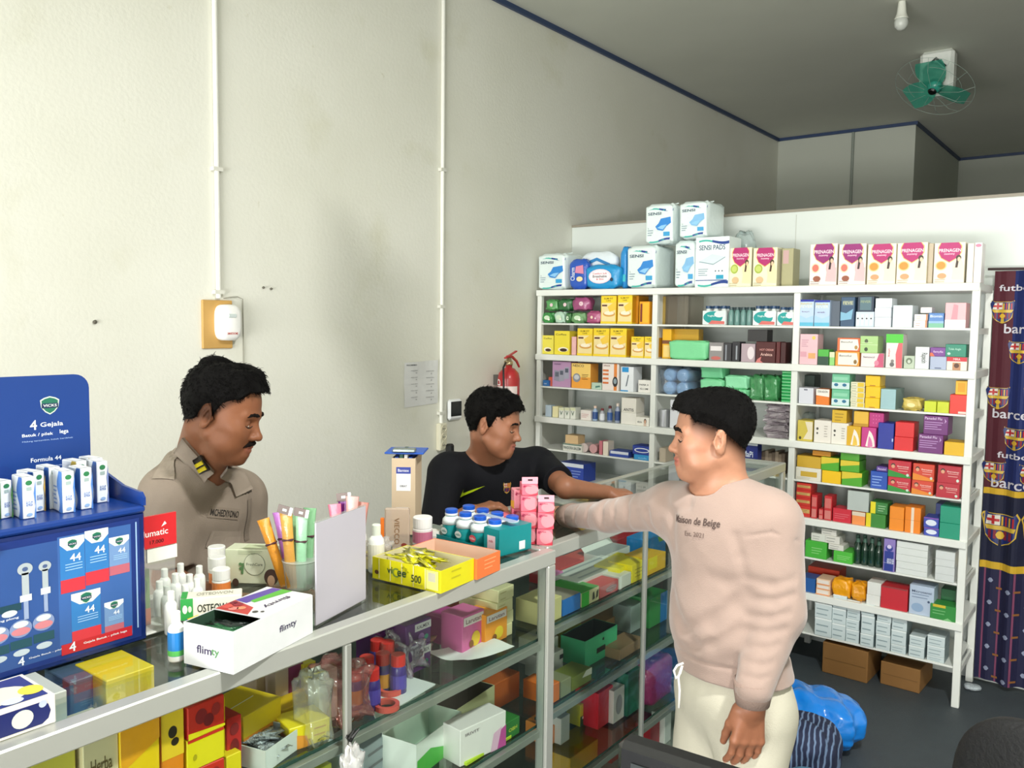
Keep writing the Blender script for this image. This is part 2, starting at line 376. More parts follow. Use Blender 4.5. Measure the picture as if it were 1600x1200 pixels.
MB().box(XS[1]-.004, XS[1]+.002, .05, .36, .19, 1.93, sw_).build('divider_panel', un)
MB().box(XS[2]-.004, XS[2]+.002, .05, .36, .19, 1.93, sw_).build('divider_panel', un)
for z in (.17, .58, .97, 1.36, 1.75):
    MB().box(XS[3]-.006, XS[3]+.004, .03, .37, z-.03, z-.002, sw_).build('side_rail', un)

def decor(b, w, d, h, des, face='F', lift=.0005):
    if face == 'F': O, A, B, N = (-w/2, -d/2, 0), (1, 0, 0), (0, 0, 1), (0, -1, 0); U, V = w, h
    elif face == 'S': O, A, B, N = (w/2, -d/2, 0), (0, 1, 0), (0, 0, 1), (1, 0, 0); U, V = d, h
    elif face == 'L': O, A, B, N = (-w/2, d/2, 0), (0, -1, 0), (0, 0, 1), (-1, 0, 0); U, V = d, h
    else: O, A, B, N = (-w/2, -d/2, h), (1, 0, 0), (0, 1, 0), (0, 0, 1); U, V = w, d
    O, A, B, N = map(np.array, (O, A, B, N)); k = 0
    for e in des:
        k += 1; o = O+N*(lift+k*.00025)
        if e[0] == 'r': b.poly(o, A, B, [(e[1]*U, e[2]*V), (e[3]*U, e[2]*V), (e[3]*U, e[4]*V), (e[1]*U, e[4]*V)], e[5])
        elif e[0] == 'e': b.poly(o, A, B, ell(e[1]*U, e[2]*V, e[3]*U, e[4]*V), e[5])
        elif e[0] == 'p': b.poly(o, A, B, [(u*U, v*V) for u, v in e[1]], e[2])
        elif e[0] == 't': b.text(o, A, B, e[1], e[2]*U, e[3]*V, e[4]*V, e[5], w=(e[6]*U if len(e) > 6 and e[6] else None), rot=e[7] if len(e) > 7 else 0)
        elif e[0] == 'l':        # a few lines of small print
            _, u0, v0, u1, v1, n, c = e
            for q in range(n):
                vv = v1+(v0-v1)*q/max(1, n-1); uu = u1-(u1-u0)*(.3 if q % 3 == 2 else .08*(q % 2)); hh = abs(v1-v0)/n*.22
                b.poly(o, A, B, [(u0*U, (vv-hh)*V), (uu*U, (vv-hh)*V), (uu*U, (vv+hh)*V), (u0*U, (vv+hh)*V)], c)
    return b
def carton(w, d, h, col, des=(), side=(), top=(), bev=.0015, left=()):
    b = MB().box(-w/2, w/2, -d/2, d/2, 0, h, col if not isinstance(col, str) else mat(col, .38, var=.03), bev)
    decor(b, w, d, h, des, 'F'); decor(b, w, d, h, side, 'S'); decor(b, w, d, h, top, 'T'); decor(b, w, d, h, left, 'L'); return b
def pouch(w, d, h, col, des=(), n=14, crimp=.0, wob=.004, pw=.45, seed=1, front=.82, side=()):
    """a soft pillow pack: superellipsoid with wrinkles"""
    b = MB(); rnd = random.Random(seed); ph = [rnd.random()*6 for _ in range(6)]
    vs = []; fs = []; nu, nv = n*2, n
    def P(a, e):
        f = lambda c, p: math.copysign(abs(c)**p, c)
        ce, se = f(math.cos(e), pw), f(math.sin(e), pw); x = f(math.cos(a), pw)*ce; y = f(math.sin(a), pw)*ce; z = se
        k = 1+wob/h*2*(math.sin(a*5+ph[0]+e*3)+math.sin(e*7+ph[1])*.7)
        return (x*w/2*k, y*d/2*k, (z*k*.97+1)*h/2)
    for i in range(nv+1):
        for j in range(nu): vs.append(P(2*math.pi*j/nu+.01, -math.pi/2+math.pi*i/nv))
    for i in range(nv):
        for j in range(nu): fs.append((i*nu+j, i*nu+(j+1) % nu, (i+1)*nu+(j+1) % nu, (i+1)*nu+j))
    b.add(vs, fs, col if not isinstance(col, str) else mat(col, .3, var=.06, bump=.25, scale=20, coat=.3)); 
    if des:
        m0 = len(b.v); decor(b, w*front, d, h*front, des, 'F', .0)
        for i in range(m0, len(b.v)):
            x, y, z = b.v[i]; z += h*(1-front)/2; q = 1-.10*(abs(2*x/w)**3+abs(2*z/h-1)**3); b.v[i] = (x, y*q-.004, z)
    return b
USED = {}
def place(mb, name, label, cat, x, y, z, rz=0, group=None, smooth=False):
    return mb.build(name, None, (x, y, z), (0, 0, rz), smooth, label=label, cat=cat, group=group)
def spot(x0, x1, lv, back, bay=None):
    y = YS+back; return y
def S(lv, x0, x1, tops, col, core, des=(), d=.12, back=.02, name='medicine_box', cat='box', side=(), rz=0, group=None, bay=None, base=None, mk=None, over=None, top=()):
    """one box, or a stack of boxes lying bottom to top, standing on a shelf"""
    if not isinstance(tops, (list, tuple)): tops = [tops]
    y = YS+back; ym = (tops[-1]+tops[0])/2+8
    xa, xb = at(x0, ym, 1, y)[0], at(x1, ym, 1, y)[0]; cx, w = (xa+xb)/2, xb-xa
    z = LV[lv] if base is None else base; n = len(tops)
    if bay is None: bay = 0 if cx < XS[1] else 1 if cx < XS[2] else 2
    out = []
    for i, t in enumerate(tops):
        zt = at((x0+x1)/2, t, 1, y)[2]; h = max(.008, zt-z)
        if callable(core): lab = core(i)
        elif isinstance(core, (list, tuple)): lab = core[i]
        else: lab = core
        where = SHN[lv] if lv == 'T' else 'on '+SHN[lv]+BAY[bay]
        if n > 1:
            o_ = ('lower', 'upper') if n == 2 else ('lowest', 'middle', 'topmost') if n == 3 else ('lowest', 'second', 'third', 'fourth', 'fifth', 'topmost')
            if not isinstance(core, (list, tuple)): lab = o_[min(i, len(o_)-1) if i < n-1 else len(o_)-1]+' '+lab
        c_ = col[i] if isinstance(col, (list, tuple)) else col
        de = des[i] if des and isinstance(des[0], list) else des
        jx = (random.random()-.5)*.004 if n > 1 else 0
        b = (mk or carton)(w*.985, d, h-.0006, c_, de, **({'side': side, 'top': top} if mk is None else {}))
        lab = lab+' '+where
        USED[lab] = USED.get(lab, 0)+1
        o = place(b, name, lab, cat, cx+jx, y+d/2, z+.0004, rz, group if group or n == 1 else None, smooth=mk is not None)
        if n > 1 and not group: o['group'] = core_group(lab, core, where) if False else 'stacked boxes '+where
        out.append(o); z += h
    return out, z

# ---------------------------------------------------------------- top of the unit
plas = mat('#dfeceb', .28, var=.04, bump=.3, scale=9, coat=.4)
tq, nv, dbl = '#3fb3a6', '#1c3f8c', '#2b83cf'
def wave(v0, c1, c2, up=1):
    a = [(u, v0+.035*up*math.sin(u*5.5)) for u in [k/10 for k in range(1, 8)]]; a2 = [(u, v+.035) for u, v in reversed(a)]
    c = [(u, v0+.035*up*math.sin(u*5.5)+.0) for u in [k/10 for k in range(5, 11)]]; c_2 = [(u, v+.06-.03*(1-u)) for u, v in reversed(c)]
    return [('p', a+a2, c1), ('p', c+c_2, c2)]
def diaper(col): return [('p', [(.38, .42), (.5, .5), (.58, .62), (.92, .66), (.94, .5), (.78, .42), (.66, .3), (.46, .33)], col), ('p', [(.45, .38), (.6, .44), (.8, .46), (.66, .33)], '#8cc4ee')]
def sensi(word='SENSI', c=dbl, big=False): return wave(.84, tq, nv)+[('t', word, .33, .76, .075, '#41566b', .5)]+diaper(c)+[('l', .08, .2, .3, .32, 3, '#7f93a3'), ('r', .68, .16, .9, .27, '#2e9bd0'), ('t', 'L', .12, .38, .04, '#33485c')]+wave(.03, tq, nv, -1)
def bagpack(w, d, h, c, des=(), **k):
    b = pouch(w*1.02, d, h, plas, des, n=18, pw=.22, wob=.0025, front=.93)
    b.tube([(-w*.42, 0, h*.99), (-w*.2, .01, h*1.01), (w*.1, 0, h*.99), (w*.42, -.01, h*1.015)], [.002, .009, .006, .003], plas, 6); return b
def T_(x0, x1, t, core, des, d, back, base=None, name='diaper_pack', cat='diaper pack', mk=bagpack):
    return S('T', x0, x1, t, '#ffffff', core, des, d, back, name, cat, mk=mk, base=base)
T_(840, 884, 395, 'pack of adult diapers beside the wall', sensi('SENSI'), .22, .01)
_, z3 = T_(979, 1026, 382, 'wide diaper pack with blue printed diaper beneath another pack', sensi(), .24, .01)
_, z4 = T_(1054, 1088, 374, 'narrow diaper pack half hidden behind the underpads pack', sensi(c='#7fb6de'), .24, .05)
T_(1008, 1053, 317, 'upper diaper pack with bright blue diaper', sensi(), .2, .03, base=z3)
_, z5 = S('T', 1087, 1140, 370, '#e9f4f4', 'flat pack of underpads with large logo', wave(.88, tq, nv)+[('t', 'SENSI PADS', .5, .79, .1, '#35506b', .78), ('p', [(.12, .52), (.55, .46), (.9, .6), (.5, .66)], '#d4e3e6'), ('p', [(.12, .505), (.55, .445), (.9, .585), (.9, .6), (.55, .46), (.12, .52)], '#7b97a4'), ('l', .1, .24, .4, .36, 4, '#7d96a4'), ('r', .64, .16, .86, .24, '#2aa0c4'), ('e', .62, .32, .02, .015, '#44576a'), ('e', .72, .32, .02, .015, '#44576a'), ('e', .82, .32, .02, .015, '#44576a')]+wave(.04, tq, nv, -1)+[('r', .03, .13, .97, .145, nv)], .16, .005, 'underpad_pack', 'underpad pack')
T_(1061, 1106, 313, 'large diaper pack at the peak of the pile', sensi(c='#7fb6de'), .24, .02, base=z5)
# sanitary pads
def pads_a(w, d, h, c, des=(), **k): return pouch(w, d, h, c, des, pw=.5, wob=.003)
S('T', 888, 918, 404, '#2756b8', 'dark blue pillow pack of sanitary pads', [('p', [(.35, .55), (.9, .5), (.85, .85), (.4, .8)], '#d889a7'), ('e', .65, .3, .2, .1, '#ecd9a8'), ('t', 'Charm', .2, .5, .2, '#dfe8f4', .7, 1.57)], .07, .01, 'sanitary_pad_pack', 'sanitary pads', mk=pads_a)
o_, zz = S('T', 913, 968, 413, '#1e93cf', 'bright blue pillow pack with pink oval of sanitary pads', [('p', ell(.45, .52, .4, .36), '#f6dce4'), ('p', ell(.45, .52, .34, .3), '#fbf3f5'), ('t', 'Comfort Soft', .45, .66, .09, '#c23b5e', .5), ('t', 'Breathable', .45, .52, .12, '#30273a', .5), ('t', '& Slim', .46, .38, .09, '#c23b5e', .26), ('e', .86, .35, .05, .09, '#1b2f4a')], .07, .005, 'sanitary_pad_pack', 'sanitary pads', mk=pads_a)
S('T', 905, 962, 392, '#dfe9ef', 'white folded pack lying over the blue pad packs', [('p', [(.05, .75), (.5, .9), (.95, .7), (.95, .6), (.5, .8), (.05, .62)], '#2f7fb8')], .08, .075, 'sanitary_pad_pack', 'sanitary pads', mk=pads_a, base=LV['T'])
S('T', 968, 980, 384, '#2b8ed1', 'tall blue pack tucked beside the wide diaper pack', [('r', .05, .1, .95, .3, '#45c0c9')], .1, .05, 'sanitary_pad_pack', 'sanitary pads', mk=pads_a)
film = clear('plastic_film', '#f4fbfb', .06, .12, .22, .5, '#e8f2f2')
o, _ = S('T', 1143, 1174, 362, film, 'bundle of clear plastic sleeves standing behind milk boxes', (), .1, .2, 'plastic_sleeve_bundle', 'plastic sleeves', mk=lambda w, d, h, c, des=(), **k: pouch(w, d, h, film, n=12, pw=.5, wob=.012))
# pregnancy milk cartons
def heart(c, g, lite=0):
    hp = [(.5, .50), (.22, .62), (.12, .76), (.12, .9), (.2, 1.0), (.8, 1.0), (.9, .92), (.9, .76), (.8, .63)]
    w1 = [('p', hp, g), ('p', [(.5+(u-.5)*.93, .77+(v-.77)*(.92 if v < .99 else 1)) for u, v in hp], c)]
    return w1+[('t', 'PRENAGEN', .51, .81, .085, '#f6dfe8', .72), ('t', 'mommy', .5, .71, .05, '#f2cfe0', .34)]
def mother(dark, skin, cloth): return [('e', .78, .42, .17, .2, cloth), ('p', [(.6, .1), (.98, .08), (.98, .42), (.66, .42)], cloth), ('e', .8, .62, .085, .07, dark), ('p', [(.74, .62), (.7, .38), (.78, .38), (.82, .6)], dark), ('e', .815, .585, .05, .055, skin)]
def milk(kind):
    base = {'g': '#f1edc8', 'p': '#f6e3dc', 'o': '#f4e6cf'}[kind[0]]
    d = heart('#b0246a' if kind[0] != 'p' else '#8f1f6e', '#f0b860')
    if kind[0] == 'g': d += [('e', .24, .46, .17, .12, '#a3b648'), ('e', .24, .46, .12, .08, '#c2cf6d'), ('e', .3, .17, .16, .09, '#d6b78c')]+mother('#4d3423', '#e8c29d', '#eee3b0')
    elif kind[0] == 'p': d += [('e', .22, .42, .16, .12, '#f7d2b5'), ('e', .22, .42, .12, .09, '#e0705f'), ('e', .28, .16, .14, .07, '#93543c')]+mother('#2d211f', '#e6b99c', '#f0b6b8')
    else: d += [('e', .24, .44, .19, .12, '#f3ca8d'), ('e', .24, .44, .15, .095, '#d98f35'), ('e', .28, .18, .15, .07, '#d49a6e')]+mother('#3a2a22', '#e9c3a3', '#eedac3')
    return base, d+[('l', .05, .04, .4, .09, 2, '#8d7a6a')]
for i, (x0, x1, k, lab) in enumerate(((1140, 1175, 'g', 'pregnancy milk carton with green circle touching the underpads'), (1177, 1215, 'g', 'pregnancy milk carton with green circle, second from underpads'),
        (1266, 1309, 'p', 'pink pregnancy milk carton, first after the gap'), (1311, 1354, 'p', 'pink pregnancy milk carton with chocolate glass picture'),
        (1356, 1401, 'o', 'orange circle pregnancy milk carton against the pink cartons'), (1402, 1450, 'o', 'middle orange circle pregnancy milk carton'), (1460, 1509, 'o', 'orange circle pregnancy milk carton near the curtain end'))):
    b_, d_ = milk(k); S('T', x0, x1, 387 if i < 2 else 381 if i < 5 else 379, b_, lab, d_, .065, .03 if i < 2 else .01+.004*(i % 3), 'milk_carton', 'milk carton', group='pregnancy milk cartons', side=[('r', .05, .03, .95, .97, '#c9c3a8')])
S('T', 1217, 1222, 387, '#b8b38d', 'thin carton side peeking behind the second green milk carton', (), .07, .09, 'milk_carton', 'milk carton')
S('T', 1222, 1240, 388, '#a9a57f', 'brown-sided milk carton turned sideways before the gap', [('r', .1, .6, .6, .95, '#c4a2a0')], .1, .07, 'milk_carton', 'milk carton')
S('T', 1451, 1459, 380, '#bdb098', 'narrow carton wedged between two orange circle milk cartons', (), .06, .04, 'milk_carton', 'milk carton')
S('T', 1512, 1522, 380, '#e7e0d2', 'narrow white carton standing sideways after milk cartons', (), .08, .01, 'milk_carton', 'milk carton')
S('T', 1523, 1535, 379, '#ece6e4', 'white carton with pink seal at the curtain end', [('e', .5, .93, .4, .04, '#d77b96')], .09, .02, 'milk_carton', 'milk carton')

# ---------------------------------------------------------------- wall-side bay
def pil(w, d, h, c, des=(), **k): return pouch(w, d, h, c, des, pw=.5, wob=.003, seed=int(w*9999) % 97)
gl_ = [('e', .5, .5, .3, .25, '#cfe6c8'), ('e', .7, .3, .12, .12, '#f4f4e8')]
z0 = None
for x0, x1, t, c, lab in ((846, 864, 488, '#3f8f4a', 'green soft pad pack closest to the wall'), (865, 882, 487, '#b9d8c4', 'pale green flowered pad pack'), (883, 891, 489, '#447a45', 'narrow green pad pack between paler ones'), (892, 913, 488, '#6f9f6a', 'green pad pack with leafy print below purple'), (915, 939, 486, '#b0557f', 'purple pad pack beside yellow cartons')):
    o, z0 = S('A', x0, x1, t, c, lab, gl_ if c != '#b0557f' else [('e', .4, .5, .1, .15, '#f0d6c0'), ('e', .7, .4, .07, .1, '#e9c9d8')], .08, .015, 'pad_pack', 'sanitary pads', mk=pil, group='soft pad packs on the first shelf')
z0 = LV['A']+.077
for x0, x1, t, c, lab in ((851, 870, 468, '#5aa15e', 'green pad pack topping the pile near wall'), (871, 892, 467, '#2f6b3c', 'dark green pad pack in upper row'), (893, 920, 464, '#a3507e', 'purple flowered pad pack in upper row')):
    S('A', x0, x1, t, c, lab, [('e', .6, .5, .15, .2, '#e4c8cf')], .08, .02, 'pad_pack', 'sanitary pads', mk=pil, base=z0, group='soft pad packs on the first shelf')
slim = [('t', 'SLIM FIT', .5, .9, .06, '#6b5a14', .6), ('t', 'CAFE', .5, .82, .05, '#6b5a14', .3), ('r', .05, .02, .97, .74, '#efdba0'), ('r', .08, .62, .42, .68, '#5c3033'), ('e', .55, .35, .4, .1, '#d9a24e'), ('e', .55, .38, .33, .07, '#f6ead0'), ('p', [(.45, .6), (.95, .8), (.98, .5), (.6, .42)], '#f2c94a'), ('r', 0, 0, 1, .08, '#f0cf35')]
for x0, x1, lv, t, lab in ((939, 963, 'A', 462, 'tall yellow diet drink carton next to purple pack'), (965, 988, 'A', 461, 'tall yellow diet drink carton before the orange one'),
        (902, 926, 'B', 513, 'yellow diet drink carton, first in the row'), (927, 952, 'B', 513, 'yellow diet drink carton, second in the row'), (953, 979, 'B', 513, 'yellow diet drink carton, third in the row'),
        (986, 1006, 'B', 526, 'short yellow diet drink carton'), (1007, 1024, 'B', 526, 'short yellow diet drink carton touching the divider')):
    S(lv, x0, x1, t, '#f2d22e', lab, slim, .09, .01, 'drink_carton', 'carton', side=[('r', .05, .05, .95, .95, '#d99d1c')], group='yellow diet drink cartons')
S('A', 989, 998, 462, '#c98a1c', 'dark orange carton tucked behind yellow cartons', (), .12, .06)
S('A', 999, 1015, 471, '#f0a41d', 'orange upright carton beside the divider', [('r', .1, .1, .3, .9, '#7b3320'), ('r', .35, .06, .95, .94, '#f6b731')], .06, .01)
S('B', 847, 865, 524, '#e9dc55', 'small yellow coffee carton beside the wall', [('t', 'Coffee', .5, .84, .08, '#6f6224', .7), ('e', .5, .25, .34, .12, '#f4ecd2'), ('e', .55, .22, .25, .08, '#3d2517')], .09, .02)
S('B', 866, 890, 517, '#ecd93f', 'larger yellow coffee carton with dark cup picture', [('t', 'Coffee', .45, .85, .08, '#6f6224', .7), ('e', .6, .22, .34, .1, '#f4ecd2'), ('e', .62, .2, .24, .07, '#3d2517')], .12, .015)
S('B', 893, 900, 526, '#e8b7b7', 'narrow pink carton squeezed between yellow cartons', (), .1, .02)
S('C', 848, 857, 594, '#2c6fb5', 'tiny blue carton standing closest to the wall', [('t', 'OK', .5, .4, .2, '#dfe9f2', .5)], .05, .01)
S('C', 857, 863, 589, '#d8634c', 'little red carton behind tiny blue one', (), .05, .03)
S('C', 863, 892, 565, '#b690b4', 'mauve glucose meter carton', [('p', [(.1, .25), (.42, .2), (.42, .62), (.12, .66)], '#8f8fa0'), ('r', .16, .4, .36, .58, '#5e6472'), ('p', [(.38, .22), (.66, .24), (.66, .7), (.4, .68)], '#9c9cab'), ('r', .43, .48, .6, .64, '#565c6b'), ('p', [(.66, .32), (.92, .34), (.92, .8), (.68, .78)], '#a2a3b4'), ('r', .71, .58, .88, .74, '#505766'), ('t', 'meter', .3, .9, .06, '#6b4d73', .4)], .08, .02)
S('C', 893, 923, 568, '#f3a744', 'orange and yellow blood meter carton', [('r', 0, .45, 1, 1, '#f4cf72'), ('t', 'NESCO', .36, .91, .1, '#3b3430', .58), ('e', .28, .42, .2, .18, '#8b8f97'), ('e', .28, .44, .13, .1, '#c9cdd2'), ('l', .55, .38, .9, .56, 4, '#7c5a24')], .09, .015)
S('C', 924, 940, 598, '#b9d2c0', 'small pale green carton lying low', [('p', [(.4, .2), (.9, .4), (.8, .6), (.4, .5)], '#4f7f75')], .08, .02)
S('C', 941, 967, 568, '#eee4dd', 'white carton with orange test strips and meter', [('r', .72, 0, .9, 1, '#e2883e'), ('e', .8, .33, .16, .19, '#2c2c30'), ('e', .8, .35, .1, .1, '#8fa0a8')]+[('r', .05, v, .4, v+.07, '#d9743a') for v in (.24, .4, .56, .7)]+[('t', 'check', .3, .92, .05, '#8a4b34', .4)], .08, .012)
S('C', 970, 990, 573, '#e9eef2', 'white carton with blue band and pen picture', [('r', .1, .78, .62, .98, '#2a95d6'), ('p', [(.4, .2), (.5, .22), (.66, .66), (.58, .68)], '#6b7681'), ('r', 0, 0, .6, .05, '#2a95d6')], .1, .012)
S('C', 997, 1018, 594, '#eceae4', 'small white carton with black print', [('t', 'PAPER X', .45, .62, .14, '#2d2d2d', .7), ('t', 'G.I.M', .45, .3, .14, '#2d2d2d', .6)], .08, .015)
S('D', 852, 861, 633, '#b7c9d8', 'pale blue carton closest to the wall', (), .05, .02)
S('D', 863, 872, 635, '#e6dfae', 'narrow cream carton', (), .05, .02)
for i, (x0, x1) in enumerate(((873, 881), (882, 890), (891, 899))):
    S('D', x0, x1, 637, '#e3e6dc', ('slim white carton with green tick, first of three', 'slim white carton with green tick, middle of three', 'slim white carton with green tick, last of three')[i], [('t', 'V', .5, .5, .4, '#47664f', .6), ('r', 0, .75, 1, 1, '#d8dcb8')], .06, .01, group='ticked cartons on the fourth shelf')
S('D', 907, 923, 641, '#ebe4de', 'low white carton with pink print', [('l', .1, .3, .8, .6, 3, '#c69090')], .07, .015)
def bottle(name, label, x, y, z, r, h, body, cap, lab=None, cat='bottle', group=None, neck=.45, caph=.16, labr=(.12, .6), n=18, clearb=None, rz=0):
    o = thing(name, label, cat, (x, y, z), rz, group)
    MB().lathe((0, 0, 0), [(r*.9, 0), (r, h*.03), (r, h*(.66-.1)), (r*.92, h*.68), (r*neck, h*.8), (r*neck, h*(1-caph))], body if not isinstance(body, str) else mat(body, .3, coat=.3), n).build('bottle_body', o, smooth=True)
    MB().lathe((0, 0, 0), [(r*(neck+.12), h*(1-caph)), (r*(neck+.12), h*.985), (r*(neck+.02), h)], mat(cap, .4), n).build('cap', o, smooth=False)
    if lab: MB().lathe((0, 0, 0), [(r*1.012, h*labr[0]), (r*1.012, h*labr[1])], mat(lab, .4), n).build('bottle_label', o)
    return o
for i, (px, t, c, cp, lb) in enumerate(((930, 634, '#9db4d0', '#e5c9b8', '#2d4f8c'), (941, 638, '#a9acb4', '#7b2f33', '#dfe2e8'), (953, 634, '#8f97aa', '#5e2327', '#3b5f9c'), (965, 630, '#96a0b6', '#dccfc4', '#2f4a80'))):
    p = at(px, 650, 1, YS+.04); h = at(px, t, 1, YS+.04)[2]-LV['D']
    bottle('syrup_bottle', ('small bottle with blue label and beige cap on the fourth shelf', 'small bottle with pale label and dark red cap on fourth shelf', 'small bottle with blue label and maroon cap on fourth shelf', 'small blue labelled bottle nearest the white boxes on fourth shelf')[i], p[0], YS+.04, LV['D'], .0165, h, c, cp, lb, group='small syrup bottles on the fourth shelf')
_, z1 = S('D', 970, 994, 645, '#ece9e1', 'plain white box under another white box', (), .1, .01)
S('D', 971, 994, 622, '#e5e1d7', 'white open box with black lettering resting on plain box', [('t', 'ANTIS', .5, .2, .2, '#26282a', .7)], .1, .01, base=z1)
S('D', 993, 1014, 652, '#eeebe2', 'low white box picturing a woman', [('t', 'skin', .3, .45, .22, '#3e3e3e', .34), ('e', .72, .55, .1, .3, '#3a2a24'), ('e', .72, .5, .07, .22, '#ddb093'), ('r', .62, 0, .82, .3, '#d9c3b3')], .1, .005)
_, z1 = S('E', 879, 909, 694, '#dfe0d6', 'long low carton with dark capital lettering', [('t', 'PANDORA BALSEM', .5, .45, .4, '#2f4a44', .9), ('r', 0, .85, 1, 1, '#5d7f70')], .1, .012)
S('E', 883, 903, 680, '#d9b98b', 'tan box stacked on the long low carton', (), .08, .03, base=z1)
for i, px in enumerate((916, 930)):
    p = at(px, 705, 1, YS+.06)
    MB().lathe((0, 0, 0), [(.018, -.035), (.027, -.034), (.027, .034), (.018, .035)], mat('#c9b9b6' if i == 0 else '#c99a9c', .5), 20, axis=1).build('tape_roll', loc=(p[0], YS+.07, LV['E']+.028), label=('grey bandage roll on the fifth shelf beside long carton', 'pinkish bandage roll on the fifth shelf beside pink carton')[i], cat='roll', group='bandage rolls')
S('E', 936, 941, 689, '#c7737f', 'narrow pink carton', (), .07, .02)
S('E', 942, 950, 690, '#e8dccb', 'narrow cream carton beside the pink one', (), .07, .012)
S('E', 952, 982, 705, '#2d4aa3', 'flat blue box with white stripe', [('r', .05, .5, 1, .95, '#d7dce6')], .1, .012)
_, z1 = S('E', 990, 1018, 711, '#2f95d3', 'light blue carton under a navy one', [('t', 'soft', .5, .4, .3, '#8fcaef', .5)], .1, .006)
S('E', 988, 1018, 697, '#203a96', 'navy carton with white ring logo on light blue carton', [('e', .5, .5, .4, .28, '#dfe5f0'), ('e', .5, .5, .34, .18, '#203a96')], .1, .006, base=z1)
S('F', 858, 873, 722, '#c9d2df', 'pale blue box in the shaded corner', (), .1, .03)
S('F', 874, 912, 724, '#2a46a8', 'wide blue box with white lid', [('r', 0, .8, 1, 1, '#dbe3ee'), ('t', 'Gigi', .2, .4, .3, '#dfe6f3', .2), ('l', .5, .3, .9, .6, 3, '#8fa5dd')], .14, .02)
# ---------------------------------------------------------------- middle bay
S('A', 1040, 1076, 462, clear('acrylic', '#f2f0ea', .05, .05, .25, mcol='#9a8f80'), 'empty clear plastic box with brownish tint', (), .2, .08, 'plastic_box', 'plastic box')
S('A', 1031, 1040, 463, '#a78c45', 'mustard strip of carton tucked against divider', (), .15, .09)
bot_white = mat('#dfe6e4', .25, coat=.4)
def bottle_pack(px0, px1, n, lab, wrap, lv='A', t=478):
    y = YS+.035; xa, xb = at(px0, 495, 1, y)[0], at(px1, 495, 1, y)[0]; h = at(px0, t, 1, y)[2]-LV[lv]
    o = thing('drink_bottle_pack', lab, 'bottle pack', ((xa+xb)/2, y+.02, LV[lv]), 0, 'shrink-wrapped bottle packs on the first shelf')
    w = (xb-xa)/n; r = w*.47
    for j in range(2):
        for k in range(n):
            x = (k+.5)*w-(xb-xa)/2; yy = -.02+j*.045
            c = MB().lathe((x, yy, 0), [(r*.85, 0), (r, .006), (r, h*.6), (r*.9, h*.7), (r*.6, h*.8), (r*.6, h*.86)], bot_white if wrap else mat('#6d948f', .2), 14)
            q = c.build('drink_bottle', o, smooth=True)
            MB().lathe((x, yy, 0), [(r*.72, h*.86), (r*.72, h), (r*.6, h*1.0)], mat('#27476b' if wrap else '#33484c', .4), 12).build('bottle_cap', q)
    if wrap:
        b = MB(); pts = []
        W_ = (xb-xa)
        b.box(-W_/2, W_/2, -.02-r-.004, -.02-r-.002, .002, h*.74, mat('#dfe9ea', .3))
        O = (-W_/2, -.02-r-.0045, 0)
        b.poly(O, (1, 0, 0), (0, 0, 1), ell(W_*.45, h*.4, W_*.42, h*.32), '#149a98').poly((O[0], O[1]-.0003, 0), (1, 0, 0), (0, 0, 1), ell(W_*.72, h*.56, W_*.22, h*.16), '#dfe9ea')
        b.text((O[0], O[1]-.0006, 0), (1, 0, 0), (0, 0, 1), 'Yoghurt', W_*.4, h*.47, h*.12, mat('#e6f4f2', .4), w=W_*.4)
        b.poly((O[0], O[1]-.0006, 0), (1, 0, 0), (0, 0, 1), [(W_*.25, h*.05), (W_*.95, h*.05), (W_*.95, h*.2), (W_*.4, h*.24)], '#d56f68')
        b.build('printed_wrap', o)
    return o
bottle_pack(1101, 1137, 3, 'teal wrapped bottle pack nearest the clear plastic box', 1)
bottle_pack(1138, 1176, 4, 'pack of unwrapped dark green bottles between teal packs', 0, t=480)
bottle_pack(1179, 1215, 3, 'teal wrapped bottle pack in the middle of the row', 1)
bottle_pack(1217, 1244, 2, 'short teal wrapped bottle pack beside the divider', 1, t=480)
S('B', 1035, 1049, 514, '#eab324', 'yellow carton behind the green foam pack', [('r', 0, .5, 1, .62, '#7a4a2b'), ('r', .15, .05, .85, .45, '#f2d382')], .08, .05)
S('B', 1050, 1092, 514, '#c79a2c', 'wide mustard carton behind the green foam pack', (), .06, .09)
def foam(w, d, h, c, des=(), **k): return pouch(w, d, h, mat(c, .5, var=.05, bump=.15, scale=40), n=14, pw=.28, wob=.002)
S('B', 1044, 1106, 532, '#7fd79c', 'long mint green foam pack', (), .08, .005, 'foam_pack', 'foam pack', mk=foam)
S('B', 1108, 1130, 535, '#8f8c8c', 'grey box with black sides', [('r', .1, .55, .9, .8, '#e5e1e1'), ('e', .5, .15, .35, .1, '#c46a63')], .08, .01)
S('B', 1131, 1143, 536, '#38383c', 'black box with silver streak', [('r', .2, .05, .4, .9, '#8b8f97')], .08, .02)
S('B', 1144, 1156, 534, '#2b2a30', 'dark box with thin grey stripe', [('r', .5, .1, .7, .8, '#9aa0a8')], .08, .015)
S('B', 1158, 1180, 537, '#b5a2ab', 'pale pink box with silver side', [('e', .7, .5, .25, .35, '#e5dade')], .08, .012)
S('B', 1181, 1212, 534, '#4b1517', 'dark red box with pink lettering', [('t', 'HOT CREAM', .55, .62, .1, '#d99a93', .7), ('t', 'Arabica', .55, .4, .14, '#e6bdb3', .6), ('p', [(0, 0), (.4, 0), (.25, .1), (.3, .3), (.1, .16)], '#d07a78')], .08, .008)
S('B', 1213, 1219, 534, '#571a1c', 'thin maroon box next to dark red box', (), .08, .012)
S('B', 1220, 1228, 535, '#3d1214', 'last maroon box in the coffee row', (), .08, .014)
_zt = at(1190, 534, 1, YS+.1)[2]
S('B', 1168, 1199, 515, '#2d2c2e', 'black box perched on the dark red box', (), .08, .012, base=_zt+.002)
